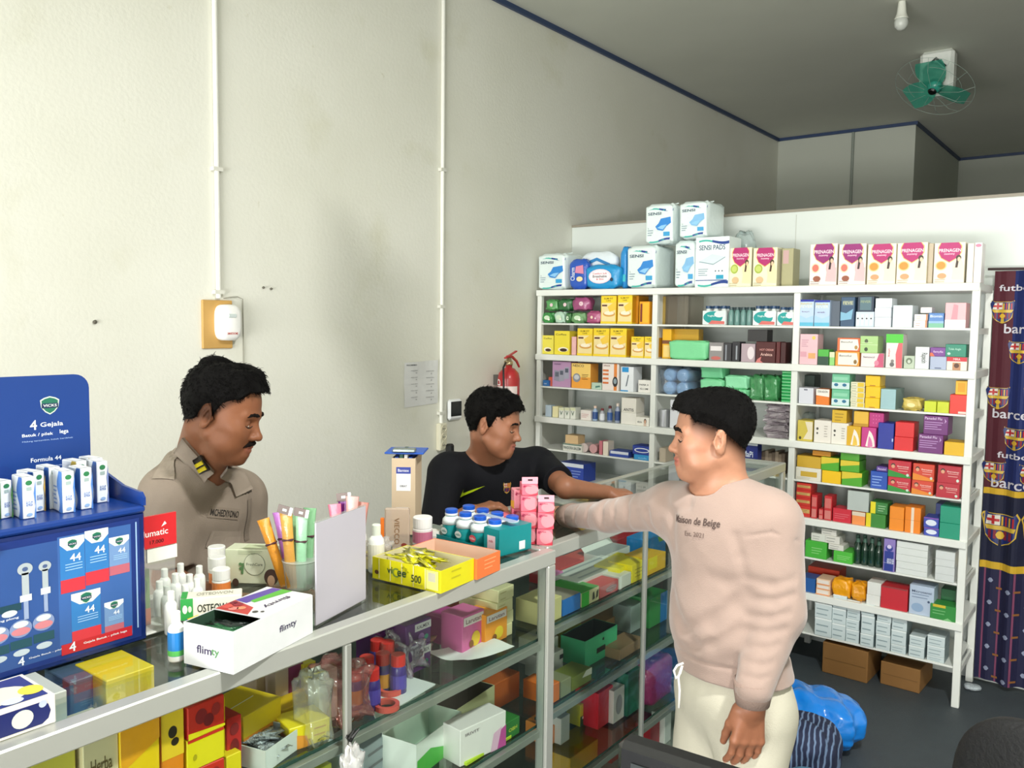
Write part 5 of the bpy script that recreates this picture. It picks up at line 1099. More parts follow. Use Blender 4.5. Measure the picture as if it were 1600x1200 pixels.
def torso(F, cen, f, sh_l, sh_r, hip, rx, ry, col, grow_=0., belly=0., hipr=(.15, .115)):
    up = np.array([0, 0, 1.]); l = nrm(np.cross(up, f)); R = np.stack([l, -f, up], 1); g = grow_
    F.ell(cen, (rx+g, ry+g, .2), R, .03, col=col)
    F.cap(leanup(sh_l, sh_r, .06), leanup(sh_r, sh_l, .06), .062+g, .062+g, .07, col=col)
    F.ell(leanup(sh_l, sh_r, .5)+np.array([0, 0, -.03]), (rx*.8+g, ry*.75+g, .085), R, .05, col=col)
    mid = leanup(cen, hip, .55)
    F.ell(mid+f*belly*.6, (rx*.95+g, ry*1.0+g+belly, .17), R, .05, col=col)
    F.ell(hip, (hipr[0]+g, hipr[1]+g, .13), R, .05, col=col); return R, l
# ---------------------------------------------------------------- man in beige sweatshirt
def man_beige():
    root_label = 'person in beige sweatshirt and cream trousers standing at glass counter, arm stretched across it'
    sk = '#a5765d'; BG = .925
    fr = headframe(W(1112, 684, 2.15), fdir(1112, 84), .05, .0)
    f = fdir(1140, 52); up = np.array([0, 0, 1.]); l = nrm(np.cross(up, f))
    shL, shR = W(1208, 812, 2.06), W(1045, 795, 2.30)
    nb = W(1128, 776, 2.17); cen = W(1132, 862, 2.17); hip = W(1146, 1075, 2.17)
    elL, wrL = W(1214, 955, 2.03), W(1176, 1092, 1.97); elR, wrR = W(952, 806, 2.50), W(884, 806, 2.72)
    B = Field(); head(B, fr, sk, '#a05c50', fat=.006, nose=1.08, big=BG, nl=.9)
    g = lambda p: fr[1]+fr[0]@(np.array(p)*BG)
    B.cap(g((0, .028, -.05)), nb+np.array([0, 0, -.02]), .056, .066, .03, col=sk); B.cap(g((0, -.03, -.088)), g((0, 0, -.11)), .034, .044, .03, col=sk)
    torso(B, cen, f, shL, shR, hip, .158, .105, sk, -.008)
    for s_, e_, w_ in ((shL, elL, wrL), (shR, elR, wrR)): B.cap(s_, e_, .045, .036, .03, col=sk); B.cap(e_, w_, .037, .026, .015, col=sk)
    tips = hand(B, wrL+np.array([0, 0, -.01]), np.array([0, 0, -1.])+f*.08-l*.04, -l*.9-f*.25, .185, (.22, .36, .22), sk, -1, spread=.1, tc=(.18, .1), k=.0020)
    aim = nrm(wrR-elR); aim[2] = 0
    hand(B, wrR+aim*.01, aim, (0, 0, -1), .165, (.2, .3, .2), sk, 1, spread=.3, k=.003)
    lg = []
    for s in (1, -1):
        h_ = hip+l*s*.085+np.array([0, 0, -.04]); kn = np.array([h_[0], h_[1], .45])+f*.03+l*s*.01; an = np.array([kn[0], kn[1], .08])-f*.03
        B.cap(h_, kn, .075, .05, .03, col=sk); B.cap(kn, an, .048, .035, .02, col=sk); B.cap(an+np.array([0, 0, -.04]), an+f*.14+np.array([0, 0, -.05]), .035, .028, .02, col=sk); lg.append((h_, kn, an))
    def col(V):
        D, c = B(V, want=True); q = (V-fr[1])@fr[0]/BG; n = np.array(lin('#b17a5f')); hd = q[:, 2] > -.13
        def mixm(m, cc, a): 
            nonlocal c; c = c*(1-(m*a)[:, None])+np.array(lin(cc))*(m*a)[:, None]
        fz = lf(q[:, 1], [-.1, -.078, -.062, -.05, -.03, .0, .03, .06, .085, .12], [.077, .074, .072, .056, .046, .036, .016, -.012, -.034, -.05]); fade = np.clip((q[:, 2]-fz+.058)/.055, 0, 1)**1.2*hd*np.clip((q[:, 1]+.066)/.008, 0, 1)*(np.abs(q[:, 0]) < .0765)
        mixm(fade, '#1c0f09', .95)
        mixm(np.exp(-((np.abs(q[:, 0])-.05)**2+(q[:, 1]+.05)**2+(q[:, 2]+.02)**2)/.0012)*hd, '#b86f5a', .35)
        mixm(np.exp(-(((q[:, 1]+.095)/.02)**2+((q[:, 2]+.048)/.01)**2+(q[:, 0]/.03)**2))*hd, '#7a5244', .3)
        hm = V[:, 2] < .9; mixm(hm*1., '#8f5a40', .75); return c
    lo = B_lo = np.array([-1.75, 1.65, 0.0]); hi = np.array([-.45, 2.45, 1.66])
    person = skinmesh('person', B, (-1.72, 1.66, .002), (-.48, 2.42, 1.66), .0036, SKM, None, ((1.33, 1.66), (.70, .88)), .0030, .007, color=col, label=root_label, cat='person')
    nails(tips, person)
    # hair
    HL = ([-.1, -.078, -.062, -.05, -.03, .0, .03, .06, .085, .12], [.077, .074, .072, .056, .046, .036, .016, -.012, -.034, -.05])
    H = hairshape(fr, BG, HL, ([-.03, .02, .05, .08, .12], [.004, .006, .010, .015, .018]), 1.0, 4, .002, .45, neck=(g((0, .028, -.05)), nb+np.array([0, 0, -.02]), .056, .066))
    hb = g((0, 0, .05)); hr = skinmesh('hair', H, hb-.16, hb+.16, .0028, hairmat('hair'), person); strands(hr, fr, BG, HL, 1800, .012, 1)
    brow(fr, BG, person, B, 1.15); lashes(fr, BG, person, B); eyes(fr, BG, person)
    # sweatshirt
    S_ = Field(); torso(S_, cen+l*.008, f, shL, shR, hip+np.array([0, 0, .03])+l*.006, .160, .116, 0, .010, .016, (.154, .124))
    S_.cap(shL+np.array([0, 0, -.01]), elL, .073, .066, .035); S_.cap(elL, wrL+np.array([0, 0, .03]), .062, .047, .02)
    S_.cap(shR, elR, .060, .048, .04); S_.cap(elR, wrR, .047, .034, .02)
    S_.ell(nb+np.array([0, 0, -.015]), (.088, .088, .035), None, .03)
    zh = .872
    base = Field(); base.p = list(S_.p); hp = lambda x, y: hit(base, x, y)[0]
    for pts, dd, ww in (([(1110, 902), (1135, 912), (1160, 905)], .006, .012), ([(1064, 985), (1110, 972), (1150, 945), (1163, 925)], .013, .015), ([(1066, 1012), (1110, 1008), (1155, 985)], .010, .012), ([(1052, 930), (1060, 970), (1085, 1010)], .009, .014),
                        ([(1148, 838), (1156, 870), (1164, 905)], .012, .009), ([(1165, 838), (1205, 832), (1250, 846)], .005, .0035), ([(1172, 905), (1205, 915), (1240, 905)], .008, .010), ([(1170, 935), (1205, 940), (1238, 930)], .009, .009), ([(1168, 962), (1200, 966), (1232, 958)], .008, .008), ([(1168, 985), (1200, 990), (1226, 984)], .008, .008), ([(1166, 1010), (1195, 1014), (1216, 1008)], .007, .008), ([(1164, 1034), (1190, 1040), (1206, 1036)], .007, .007), ([(1162, 1056), (1185, 1062), (1200, 1058)], .006, .006),
                        ([(985, 775), (978, 800), (985, 828)], .009, .009), ([(1004, 768), (1010, 800), (1022, 830)], .009, .010), ([(945, 783), (938, 805), (942, 825)], .008, .008), ([(962, 780), (958, 800), (963, 826)], .006, .007), ([(922, 790), (916, 805), (918, 822)], .006, .007), ([(902, 792), (897, 806), (899, 820)], .005, .006), ([(1040, 775), (1050, 810), (1052, 850)], .009, .014), ([(1090, 760), (1075, 790), (1050, 800)], .005, .010)):
        P = [hp(*p) for p in pts]
        for a, b in zip(P, P[1:]): S_.fn(groove(a, b, dd*.6, ww*1.3))
    S_.fn(lambda P: .0035*np.exp(-((P[:, 2]-.922)/.006)**2)*(np.linalg.norm((P-hip)[:, :2], axis=1) < .185))
    S_.fn(wrinkle(5, .013, 12, (cen+np.array([0, 0, -.10]), (.6, .6, .5))))
    S_.fn(wrinkle(8, .004, 17, None, (1, 1, 1)))
    S_.plane((0, 0, zh), (0, 0, -1))
    # neckline, cuffs
    S_.cap(g((0, .03, -.04)), nb+np.array([0, 0, .006])+f*.004, .062, .071, .008, '-'); S_.ell(nb+f*.035+np.array([0, 0, .028]), (.062, .062, .03), None, .01, '-')
    S_.fn(lambda P: np.where((np.linalg.norm(P-wrL, axis=1) < .12), np.maximum(0, (P-(wrL+np.array([0, 0, -.005])))@np.array([0, 0, -1.]))*1.6, 0))
    da = nrm(wrR-elR); S_.fn(lambda P: np.where((np.linalg.norm(P-wrR, axis=1) < .12), np.maximum(0, (P-wrR)@da)*1.6, 0))
    cl = mat('#99847a', .9, var=.025, scale=25, bump=.25, bscale=500, sheen=.35)
    sw = skinmesh('sweatshirt', S_, (-1.6, 1.60, zh-.01), (-.5, 2.5, 1.42), .0046, cl, person)
    # ribs as their own knitted bands
    rib = mat('#917c72', .9, var=.02, scale=30, bump=.3, bscale=300)
    def band(a, b, ra, rb, name='cuff', sq=None):
        a, b = np.array(a), np.array(b); ax = nrm(b-a); u = nrm(np.cross(ax, [.3, .5, .8])); v = np.cross(ax, u); n = 72; vs = []
        pr = [(0, -.004), (0, 0), (.5, .0015), (1, 0), (1, -.006)]
        for t, o in pr:
            for k in range(n):
                an = 2*math.pi*k/n; r = ra+(rb-ra)*t+o+(.0008 if k % 2 else 0); vs.append(a+(b-a)*t+(u*math.cos(an)+v*math.sin(an))*r)
        fs = [(i*n+k, i*n+(k+1) % n, (i+1)*n+(k+1) % n, (i+1)*n+k) for i in range(len(pr)-1) for k in range(n)]
        return MB().add(vs, fs, rib).build(name, sw, smooth=True)
    band(wrL+np.array([.0, 0, .045]), wrL+np.array([0, 0, -.012]), .045, .038); band(wrR-da*.05, wrR+da*.006, .040, .034)
    # prints
    pk = mat('#4a3a36', .8); cp, n_ = hit(S_, 1086, 816); n_ = nrm(n_*[1, 1, .3]); decal(S_, cp, n_, up-l*.10, [tx_item('Maison de Beige', .145, .024, pk), tx_item('Est. 2021', .062, .012, mat('#6d5a53', .8), 0, -.030)], pk, 'printed_lettering', sw)
    # trousers
    T_ = Field(); R3 = np.stack([l, -f, up], 1)
    T_.ell(hip+np.array([0, 0, -.0]), (.158, .130, .14), R3, .03); T_.ell(hip-f*.045+np.array([0, 0, -.07]), (.13, .1, .11), R3, .04)
    for h_, k_, a_ in lg: T_.cap(h_, k_, .096, .075, .05); T_.cap(k_, a_, .075, .06, .03)
    T_.fn(wrinkle(12, .004, 22)); pa, pb = W(1150, 1068, 1.98), W(1152, 1105, 1.98); T_.fn(groove(pa, pb, .004, .005)); T_.fn(groove(W(1085, 1070, 2.0), W(1090, 1150, 2.0), .004, .012))
    T_.plane((0, 0, .965), (0, 0, 1)); T_.plane((0, 0, .055), (0, 0, -1))
    tr = skinmesh('trousers', T_, (-1.2, 1.6, .04), (-.45, 2.45, .98), .0065, mat('#bab6a5', .85, var=.03, scale=12, bump=.2, bscale=300), person)
    dp = W(1061, 1046, 2.02); white = mat('#e8e6e0', .7)
    b = MB(); P_ = lambda x, y, o=0: tuple(W(x, y, 1.995+o))
    b.tube([P_(1068, 1036), P_(1058, 1040), P_(1053, 1048), P_(1056, 1060), P_(1063, 1052), P_(1066, 1040)], .0028, white, 8).tube([P_(1066, 1040), P_(1060, 1058), P_(1062, 1078), P_(1061, 1106)], .0028, white, 8); b.build('drawstring', tr, smooth=True)
    for h_, k_, a_ in lg:
        F = Field(); F.cap(a_+np.array([0, 0, -.035])-f*.03, a_+f*.15+np.array([0, 0, -.048]), .042, .034, .02); F.plane((0, 0, .004), (0, 0, -1)); c_ = (a_+f*.05)
        skinmesh('shoe', F, (c_[0]-.17, c_[1]-.17, .0), (c_[0]+.17, c_[1]+.17, .1), .006, mat('#33373d', .5), person)
    b = MB(); c0 = wrR+da*.018; u = nrm(np.cross(da, up)); v = np.cross(u, da)
    b.tube([c0+(u*math.cos(t)+v*math.sin(t))*.0285 for t in [k*math.pi/12 for k in range(25)]], .004, mat('#1c1512', .4), 8, False)
    b.build('bracelet', loc=(0, 0, 0), smooth=True, label='dark brown bracelet around the wrist of beige sweatshirt man', cat='bracelet')
man_beige()

# ---------------------------------------------------------------- man in black jersey
def man_black():
    sk = '#94634a'; BG = .93; up = np.array([0, 0, 1.])
    fr = headframe(W(771, 664, 3.0), fdir(771, -71), .20, -.02)
    f = fdir(768, -24); l = nrm(np.cross(up, f))
    shL, shR = W(843, 727, 3.26), W(697, 737, 3.03); nb = W(763, 718, 3.13)
    cen = W(768, 790, 3.17); hip = np.array([cen[0]-.14, cen[1]-.02, .86])
    elL, wrL = W(884, 762, 3.02), W(948, 770, 3.13); elR, wrR = W(680, 830, 2.93), W(733, 801, 2.90)
    g = lambda p: fr[1]+fr[0]@(np.array(p)*BG)
    B = Field(); head(B, fr, sk, '#94564a', fat=.003, nose=1.0, big=BG)
    B.cap(g((0, .034, -.045)), nb+np.array([0, 0, -.02]), .047, .060, .018, col=sk)
    torso(B, cen, f, shL, shR, hip, .155, .1, sk, -.008)
    for s_, e_, w_ in ((shL, elL, wrL), (shR, elR, wrR)): B.cap(s_, e_, .046, .038, .03, col=sk); B.cap(e_, w_, .0385, .026, .015, col=sk)
    a1 = nrm(W(985, 768, 3.16)-wrL); hand(B, wrL, a1+np.array([0, 0, -.05]), np.array([0, 0, -1.])+l*.2, .165, (.55, .9, .5), sk, -1, k=.003)
    a2 = nrm(W(790, 786, 2.93)-wrR); hand(B, wrR, a2+np.array([0, 0, .05]), (0, 0, -1.), .165, (.35, .5, .35), sk, 1, k=.003)
    lg = []
    for s in (1, -1):
        h_ = hip+l*s*.085; kn = np.array([h_[0]-.02, h_[1], .45]); an = np.array([kn[0]-.02, kn[1], .08])
        B.cap(h_, kn, .075, .05, .03, col=sk); B.cap(kn, an, .048, .035, .02, col=sk); B.cap(an+np.array([0, 0, -.04]), an+f*.14+np.array([0, 0, -.05]), .035, .028, .02, col=sk); lg.append((h_, kn, an))
    def col(V):
        D, c = B(V, want=True); q = (V-fr[1])@fr[0]/BG; hd = q[:, 2] > -.13
        m = np.exp(-(((q[:, 1]+.095)/.02)**2+((q[:, 2]+.048)/.008)**2+(q[:, 0]/.03)**2))*hd*.35
        return c*(1-m[:, None])+np.array(lin('#4a3026'))*m[:, None]
    person = skinmesh('person', B, (-2.6, 1.85, .002), (-1.42, 2.98, 1.60), .0042, SKM, None, ((1.27, 1.58), (1.09, 1.2)), .0036, .009, color=col, label='person in black football jersey leaning on counter behind pink boxes', cat='person')
    HL = ([-.1, -.08, -.068, -.05, -.03, -.012, .0, .012, .03, .05, .1], [.076, .074, .062, .048, .044, -.004, -.012, .035, .02, -.03, -.055])
    H = hairshape(fr, BG, HL, ([-.04, .0, .05, .09, .12], [.006, .009, .012, .016, .019]), 1.3, 9, .006, .35, neck=(g((0, .034, -.045)), nb+np.array([0, 0, -.02]), .047, .060))
    hb = g((0, 0, .05)); hr = skinmesh('hair', H, hb-.16, hb+.16, .0032, hairmat('hair'), person); strands(hr, fr, BG, HL, 1500, .016, 2, .0009)
    brow(fr, BG, person, B, .9); lashes(fr, BG, person, B); eyes(fr, BG, person)
    S_ = Field(); torso(S_, cen, f, shL, shR, hip+np.array([0, 0, .05]), .165, .108, 0, .008, .0, (.15, .115))
    sL = leanup(shL, elL, .72); sR = leanup(shR, elR, .99)
    S_.cut(shL, elL, .066, .056, .035, sL, elL-shL); S_.cap(shR+np.array([0, 0, -.005]), elR, .068, .058, .035); S_.cut(elR, wrR, .056, .05, .02, leanup(elR, wrR, .35), wrR-elR)
    S_.fn(wrinkle(15, .005, 14)); 
    for a, b_, d_, w_ in ((W(700, 745, 2.9), W(735, 800, 2.95), .008, .012), (W(825, 735, 3.05), W(850, 765, 3.05), .006, .012), (W(690, 760, 2.9), W(700, 810, 2.85), .006, .01)): S_.fn(groove(a, b_, d_, w_))
    S_.plane((0, 0, .80), (0, 0, -1)); S_.cap(g((0, .03, -.05)), nb+np.array([0, 0, .004])+f*.006, .06, .067, .006, '-'); S_.ell(nb+f*.04+np.array([0, 0, .018]), (.05, .05, .03), None, .008, '-')
    cl = mat('#0e0f15', .8, var=.06, scale=30, bump=.2, bscale=400, spec=.2)
    je = skinmesh('jersey', S_, (-2.5, 1.85, .79), (-1.45, 2.98, 1.40), .005, cl, person)
    c0 = g((0, .08, -.115)); b = MB(); pts = []
    for k in range(9):
        a = math.radians(60+k*30*.5); 
    bd = fr[0][:, 1]
    for k in range(9):
        a = math.radians(-60+15*k); d_ = nrm(np.array([bd[0], bd[1], 0])); s_ = np.cross(up, d_); p = nb+(d_*math.cos(a)+s_*math.sin(a))*.064+np.array([0, 0, .022+.012*math.cos(a)]); pts.append(tuple(p))
    b.tube(pts, .006, mat('#c9a24c', .7), 8).build('collar_trim', je, smooth=True)
    yl = mat('#c6e01c', .6)
    sw = [(-.045, -.012), (-.04, -.024), (-.028, -.026), (0, -.013), (.048, .012), (.012, .002), (-.018, -.010), (-.030, -.010), (-.034, -.004), (-.032, .008)]
    cpos, nn = hit(S_, 737, 764)
    k_ = len(sw); sp = [tuple(np.array(sw)[[i, (i+1) % k_]].mean(0)) for i in range(k_)]
    fan = [(-.04, -.018), (-.03, -.018)]
    decal(S_, cpos, nn, up, [(sw, [(0, 1, 2, 7, 8), (8, 9, 0), (2, 3, 6, 7), (3, 5, 6), (3, 4, 5)], yl, 0)], yl, 'sports_logo', je, .0025)
    cc, n2 = hit(S_, 792, 762); s_ = .034; SHd = [(u*s_*.8, v*s_) for u, v in SH]
    q = lambda x0, x1, y0, y1, m, L: quads(x0*s_*.8, x1*s_*.8, y0*s_, y1*s_, m, 2, 1, L)
    decal(S_, cc, n2, up, [(SHd, [tuple(range(len(SHd)))], mat('#b08a3a', .6), 0), q(-.45, -.03, .12, .5, mat('#c9b9a8', .6), .0006), q(-.28, -.2, .12, .5, mat('#a3282b', .6), .001), q(-.45, -.03, .26, .34, mat('#a3282b', .6), .001), q(.03, .45, .12, .5, mat('#a3282b', .6), .0006),
        q(.12, .2, .12, .5, mat('#c79a35', .6), .001), q(.3, .38, .12, .5, mat('#c79a35', .6), .001), q(-.42, -.2, -.38, .0, mat('#1d2450', .6), .0006), q(-.2, .0, -.46, .0, mat('#7a1b2c', .6), .0006), q(.0, .2, -.46, .0, mat('#1d2450', .6), .0006), q(.2, .42, -.38, .0, mat('#7a1b2c', .6), .0006)], yl, 'club_crest', je, .0025)
    T_ = Field(); T_.ell(hip, (.155, .12, .14), np.stack([l, -f, up], 1), .03)
    for h_, k_, a_ in lg: T_.cap(h_, k_, .09, .07, .05); T_.cap(k_, a_, .07, .055, .03)
    T_.plane((0, 0, .93), (0, 0, 1)); T_.plane((0, 0, .06), (0, 0, -1))
    skinmesh('trousers', T_, (-2.65, 1.95, .05), (-1.8, 2.85, .95), .009, mat('#2a2f3a', .8), person)
    for h_, k_, a_ in lg:
        F = Field(); F.cap(a_+np.array([0, 0, -.035])-f*.03, a_+f*.15+np.array([0, 0, -.048]), .042, .034, .02); F.plane((0, 0, .004), (0, 0, -1)); c_ = (a_+f*.05)
        skinmesh('shoe', F, (c_[0]-.17, c_[1]-.17, .0), (c_[0]+.17, c_[1]+.17, .1), .007, mat('#22252a', .5), person)
man_black()

# ---------------------------------------------------------------- officer
def officer():
    sk = '#7f5138'; BG = .96; up = np.array([0, 0, 1.])
    fr = headframe(W(347, 648, 2.14), fdir(347, -69), .30, -.03)
    f = fdir(320, -55); l = nrm(np.cross(up, f))
    shR, shL = W(262, 776, 2.22), W(378, 778, 2.50); nb = W(311, 704, 2.26)
    cen = W(318, 860, 2.40); hip = np.array([cen[0]-.06, cen[1]-.02, .86])
    elR, wrR = W(262, 905, 2.22), W(330, 930, 2.02); elL, wrL = W(392, 905, 2.48), W(425, 915, 2.25)
    g = lambda p: fr[1]+fr[0]@(np.array(p)*BG)
    B = Field(); head(B, fr, sk, '#86503f', fat=.002, nose=1.06, big=BG)
    B.cap(g((0, .034, -.045)), nb+np.array([0, 0, -.02]), .052, .062, .02, col=sk); B.cap(g((0, -.02, -.09)), nb+f*.045-up*.05, .040, .044, .03, col=sk)
    torso(B, cen, f, shL, shR, hip, .155, .1, sk, -.008)
    for s_, e_, w_ in ((shL, elL, wrL), (shR, elR, wrR)): B.cap(s_, e_, .045, .037, .03, col=sk); B.cap(e_, w_, .037, .026, .015, col=sk)
    hand(B, wrR, f+np.array([.0, 0, -.1]), (0, 0, -1.), .165, (.3, .4, .3), sk, 1, k=.003); hand(B, wrL, f+np.array([0, 0, -.1]), (0, 0, -1.), .165, (.3, .4, .3), sk, -1, k=.003)
    lg = []
    for s in (1, -1):
        h_ = hip+l*s*.085; kn = np.array([h_[0], h_[1], .45]); an = np.array([kn[0]-.01, kn[1], .08])
        B.cap(h_, kn, .075, .05, .03, col=sk); B.cap(kn, an, .048, .035, .02, col=sk); B.cap(an+np.array([0, 0, -.04]), an+f*.14+np.array([0, 0, -.05]), .035, .028, .02, col=sk); lg.append((h_, kn, an))
    def col(V):
        D, c = B(V, want=True); q = (V-fr[1])@fr[0]/BG; hd = q[:, 2] > -.13
        fz = lf(q[:, 1], [-.1, -.06, -.05, -.02, .0, .03, .06, .1], [.1, .1, .05, .02, -.02, -.015, -.04, -.055]); m = np.clip((q[:, 2]-fz)/.02+.2, 0, 1)*hd*(q[:, 1] > -.066)*.75
        c = c*(1-m[:, None])+np.array(lin('#1f1512'))*m[:, None]
        m = (np.exp(-(((q[:, 2]+.085)/.02)**2+((q[:, 1]+.08)/.03)**2))*.3)*hd; return c*(1-m[:, None])+np.array(lin('#4f3226'))*m[:, None]
    person = skinmesh('person', B, (-2.5, .85, .002), (-1.45, 1.85, 1.70), .0040, SKM, None, ((1.36, 1.68),), .0031, .009, color=col, label='person with moustache in grey-brown uniform shirt looking down behind blue display stand', cat='person')
    HL = ([-.1, -.082, -.07, -.055, -.035, -.018, .0, .012, .03, .05, .1], [.088, .086, .084, .064, .052, .04, -.002, .03, .012, -.025, -.05])
    H = hairshape(fr, BG, HL, ([-.04, .0, .05, .09, .12], [.004, .005, .008, .013, .016]), 1.8, 21, .012, .5, neck=(g((0, .034, -.045)), nb+np.array([0, 0, -.02]), .052, .062))
    hb = g((0, 0, .05)); hr = skinmesh('hair', H, hb-.17, hb+.17, .0028, hairmat('hair'), person)
    strands(hr, fr, BG, HL, 1800, .014, 3, .0008, .5)
    rnd = random.Random(3); b = MB()
    for k in range(70):
        y = rnd.uniform(-.07, .075); x = rnd.uniform(-.045, .045); zt = .125-.9*max(0, abs(y-.015)-.02)**1.0*.45-abs(x)*.3
        p = np.array((x, y, zt)); d = np.array((x*2.5, (.35 if y > 0 else -.5)+rnd.uniform(-.3, .3), 1.)); L_ = rnd.uniform(.012, .026)
        b.tube([g(p-d*.004), g(p+nrm(d)*L_*.5), g(p+nrm(d)*L_+np.array((0, -.004, 0)))], [.0016, .0012, .0003], hairmat('h'), 5)
    b.build('hair_tufts', hr)
    brow(fr, BG, person, B, 1.0, .027); lashes(fr, BG, person, B); eyes(fr, BG, person)
    M_ = Field()
    for s in (-1, 1):
        M_.cap(g((0, -.1015, -.0475)), g((s*.014, -.098, -.0495)), .0052, .0056, .004); M_.cap(g((s*.014, -.098, -.0495)), g((s*.030, -.083, -.062)), .0056, .003, .004)
    M_.fn(wrinkle(3, .003, 200)); c_ = g((0, -.09, -.052)); skinmesh('moustache', M_, c_-.05, c_+.05, .0018, hairmat('b', '#17100d'), person)
    # uniform shirt
    S_ = Field(); torso(S_, cen, f, shL, shR, hip+np.array([0, 0, .06]), .165, .112, 0, .010, .02, (.158, .125))
    S_.cut(shL, elL, .066, .062, .035, leanup(shL, elL, .8), elL-shL); S_.cut(shR, elR, .068, .064, .035, leanup(shR, elR, .82), elR-shR); S_.ell(nb+np.array([0, 0, -.025]), (.088, .088, .035), None, .03); S_.cap(nb-up*.06, leanup(shR, nb, .12)+up*.0, .062, .064, .04); S_.cap(nb-up*.06, leanup(shL, nb, .12), .062, .064, .04)
    S_.fn(wrinkle(31, .009, 12)); S_.fn(wrinkle(33, .003, 34)); 
    for a, b_, d_, w_ in ((W(310, 800, 2.15), W(290, 850, 2.15), .009, .012), (W(330, 830, 2.15), W(300, 870, 2.15), .008, .014), (W(262, 720, 2.15), W(278, 748, 2.1), .004, .006)): S_.fn(groove(a, b_, d_, w_))
    S_.cap(g((0, .03, -.05)), nb+np.array([0, 0, .0]), .06, .066, .006, '-'); S_.cap(nb+f*.06+up*.03, nb+f*.085-up*.075, .052, .030, .008, '-'); S_.cap(g((0, -.02, -.09)), nb+f*.05, .055, .05, .006, '-')
    S_.plane((0, 0, .78), (0, 0, -1))
    cl = mat('#8d8073', .8, var=.03, scale=30, bump=.2, bscale=500)
    sh = skinmesh('uniform_shirt', S_, (-2.5, .85, .77), (-1.7, 1.9, 1.44), .005, cl, person)
    # collar
    KS = Field(); KS.fn(lambda P: np.minimum(B(P), S_(P))-.5); cl2 = mat('#95887b', .8, var=.03, scale=30, bump=.2, bscale=500)
    co = patch(KS, [[(282, 676), (300, 698), (318, 718), (335, 736)], [(277, 690), (292, 706), (309, 727), (326, 744)], [(271, 704), (284, 716), (302, 734), (318, 753)]], cl2, 'collar', sh, .007)
    patch(KS, [[(344, 744), (358, 754), (366, 776)], [(350, 736), (370, 748), (380, 770)], [(356, 728), (378, 738), (392, 764)]], cl2, 'collar', sh, .007)
    blk, yw, dk = mat('#1b1512', .6), mat('#d9c514', .5), mat('#2a2420', .7)
    patch(KS, [[(304, 716), (317, 709)], [(315, 738), (330, 730)]], blk, 'collar_insignia', co, .0095, .001, 4); patch(KS, [[(308, 722), (320, 716)], [(311, 727), (323, 721)]], yw, 'insignia_bar', co, .0115, .001, 3); patch(KS, [[(312, 730), (324, 723)], [(315, 735), (327, 728)]], yw, 'insignia_bar', co, .0115, .001, 3)
    p_, n_ = hit(KS, 352, 802); decal(KS, p_, n_, up+l*.28, [quads(-.056, .056, -.015, .015, mat('#85786b', .8), 12, 2), tx_item('MCHEDIYONO', .102, .018, dk, 0, 0, .0012)], dk, 'name_strip', sh, .002)
    p_, n_ = hit(KS, 352, 842); decal(KS, p_, n_, up+l*.25, [quads(-.056, .06, -.026, .022, mat('#988b7e', .8), 12, 3)], dk, 'breast_pocket', sh, .003)
    p_, n_ = hit(KS, 386, 768); decal(KS, p_, n_, up, [tx_item('POLRI', .05, .012, dk)], dk, 'chest_lettering', sh, .002)
    p_, n_ = hit(KS, 388, 812); decal(KS, p_, n_, up, [quads(-.012, .012, -.06, .06, mat('#7d7165', .8), 2, 12)], dk, 'button_placket', sh, .0025)
    p_, n_ = hit(KS, 262, 722); decal(KS, p_, n_, up*.3+l, [quads(-.024, .024, -.05, .05, mat('#968a7c', .8), 4, 8)], dk, 'shoulder_loop', sh, .004)
    T_ = Field(); T_.ell(hip, (.158, .125, .14), np.stack([l, -f, up], 1), .03)
    for h_, k_, a_ in lg: T_.cap(h_, k_, .09, .07, .05); T_.cap(k_, a_, .07, .055, .03)
    T_.plane((0, 0, .93), (0, 0, 1)); T_.plane((0, 0, .06), (0, 0, -1))
    skinmesh('trousers', T_, (-2.6, .9, .05), (-1.75, 1.8, .95), .009, mat('#3b3029', .8), person)
    for h_, k_, a_ in lg:
        F = Field(); F.cap(a_+np.array([0, 0, -.035])-f*.03, a_+f*.15+np.array([0, 0, -.048]), .042, .034, .02); F.plane((0, 0, .004), (0, 0, -1)); c_ = (a_+f*.05)
        skinmesh('shoe', F, (c_[0]-.17, c_[1]-.17, .0), (c_[0]+.17, c_[1]+.17, .1), .007, mat('#15130f', .3), person)
officer()
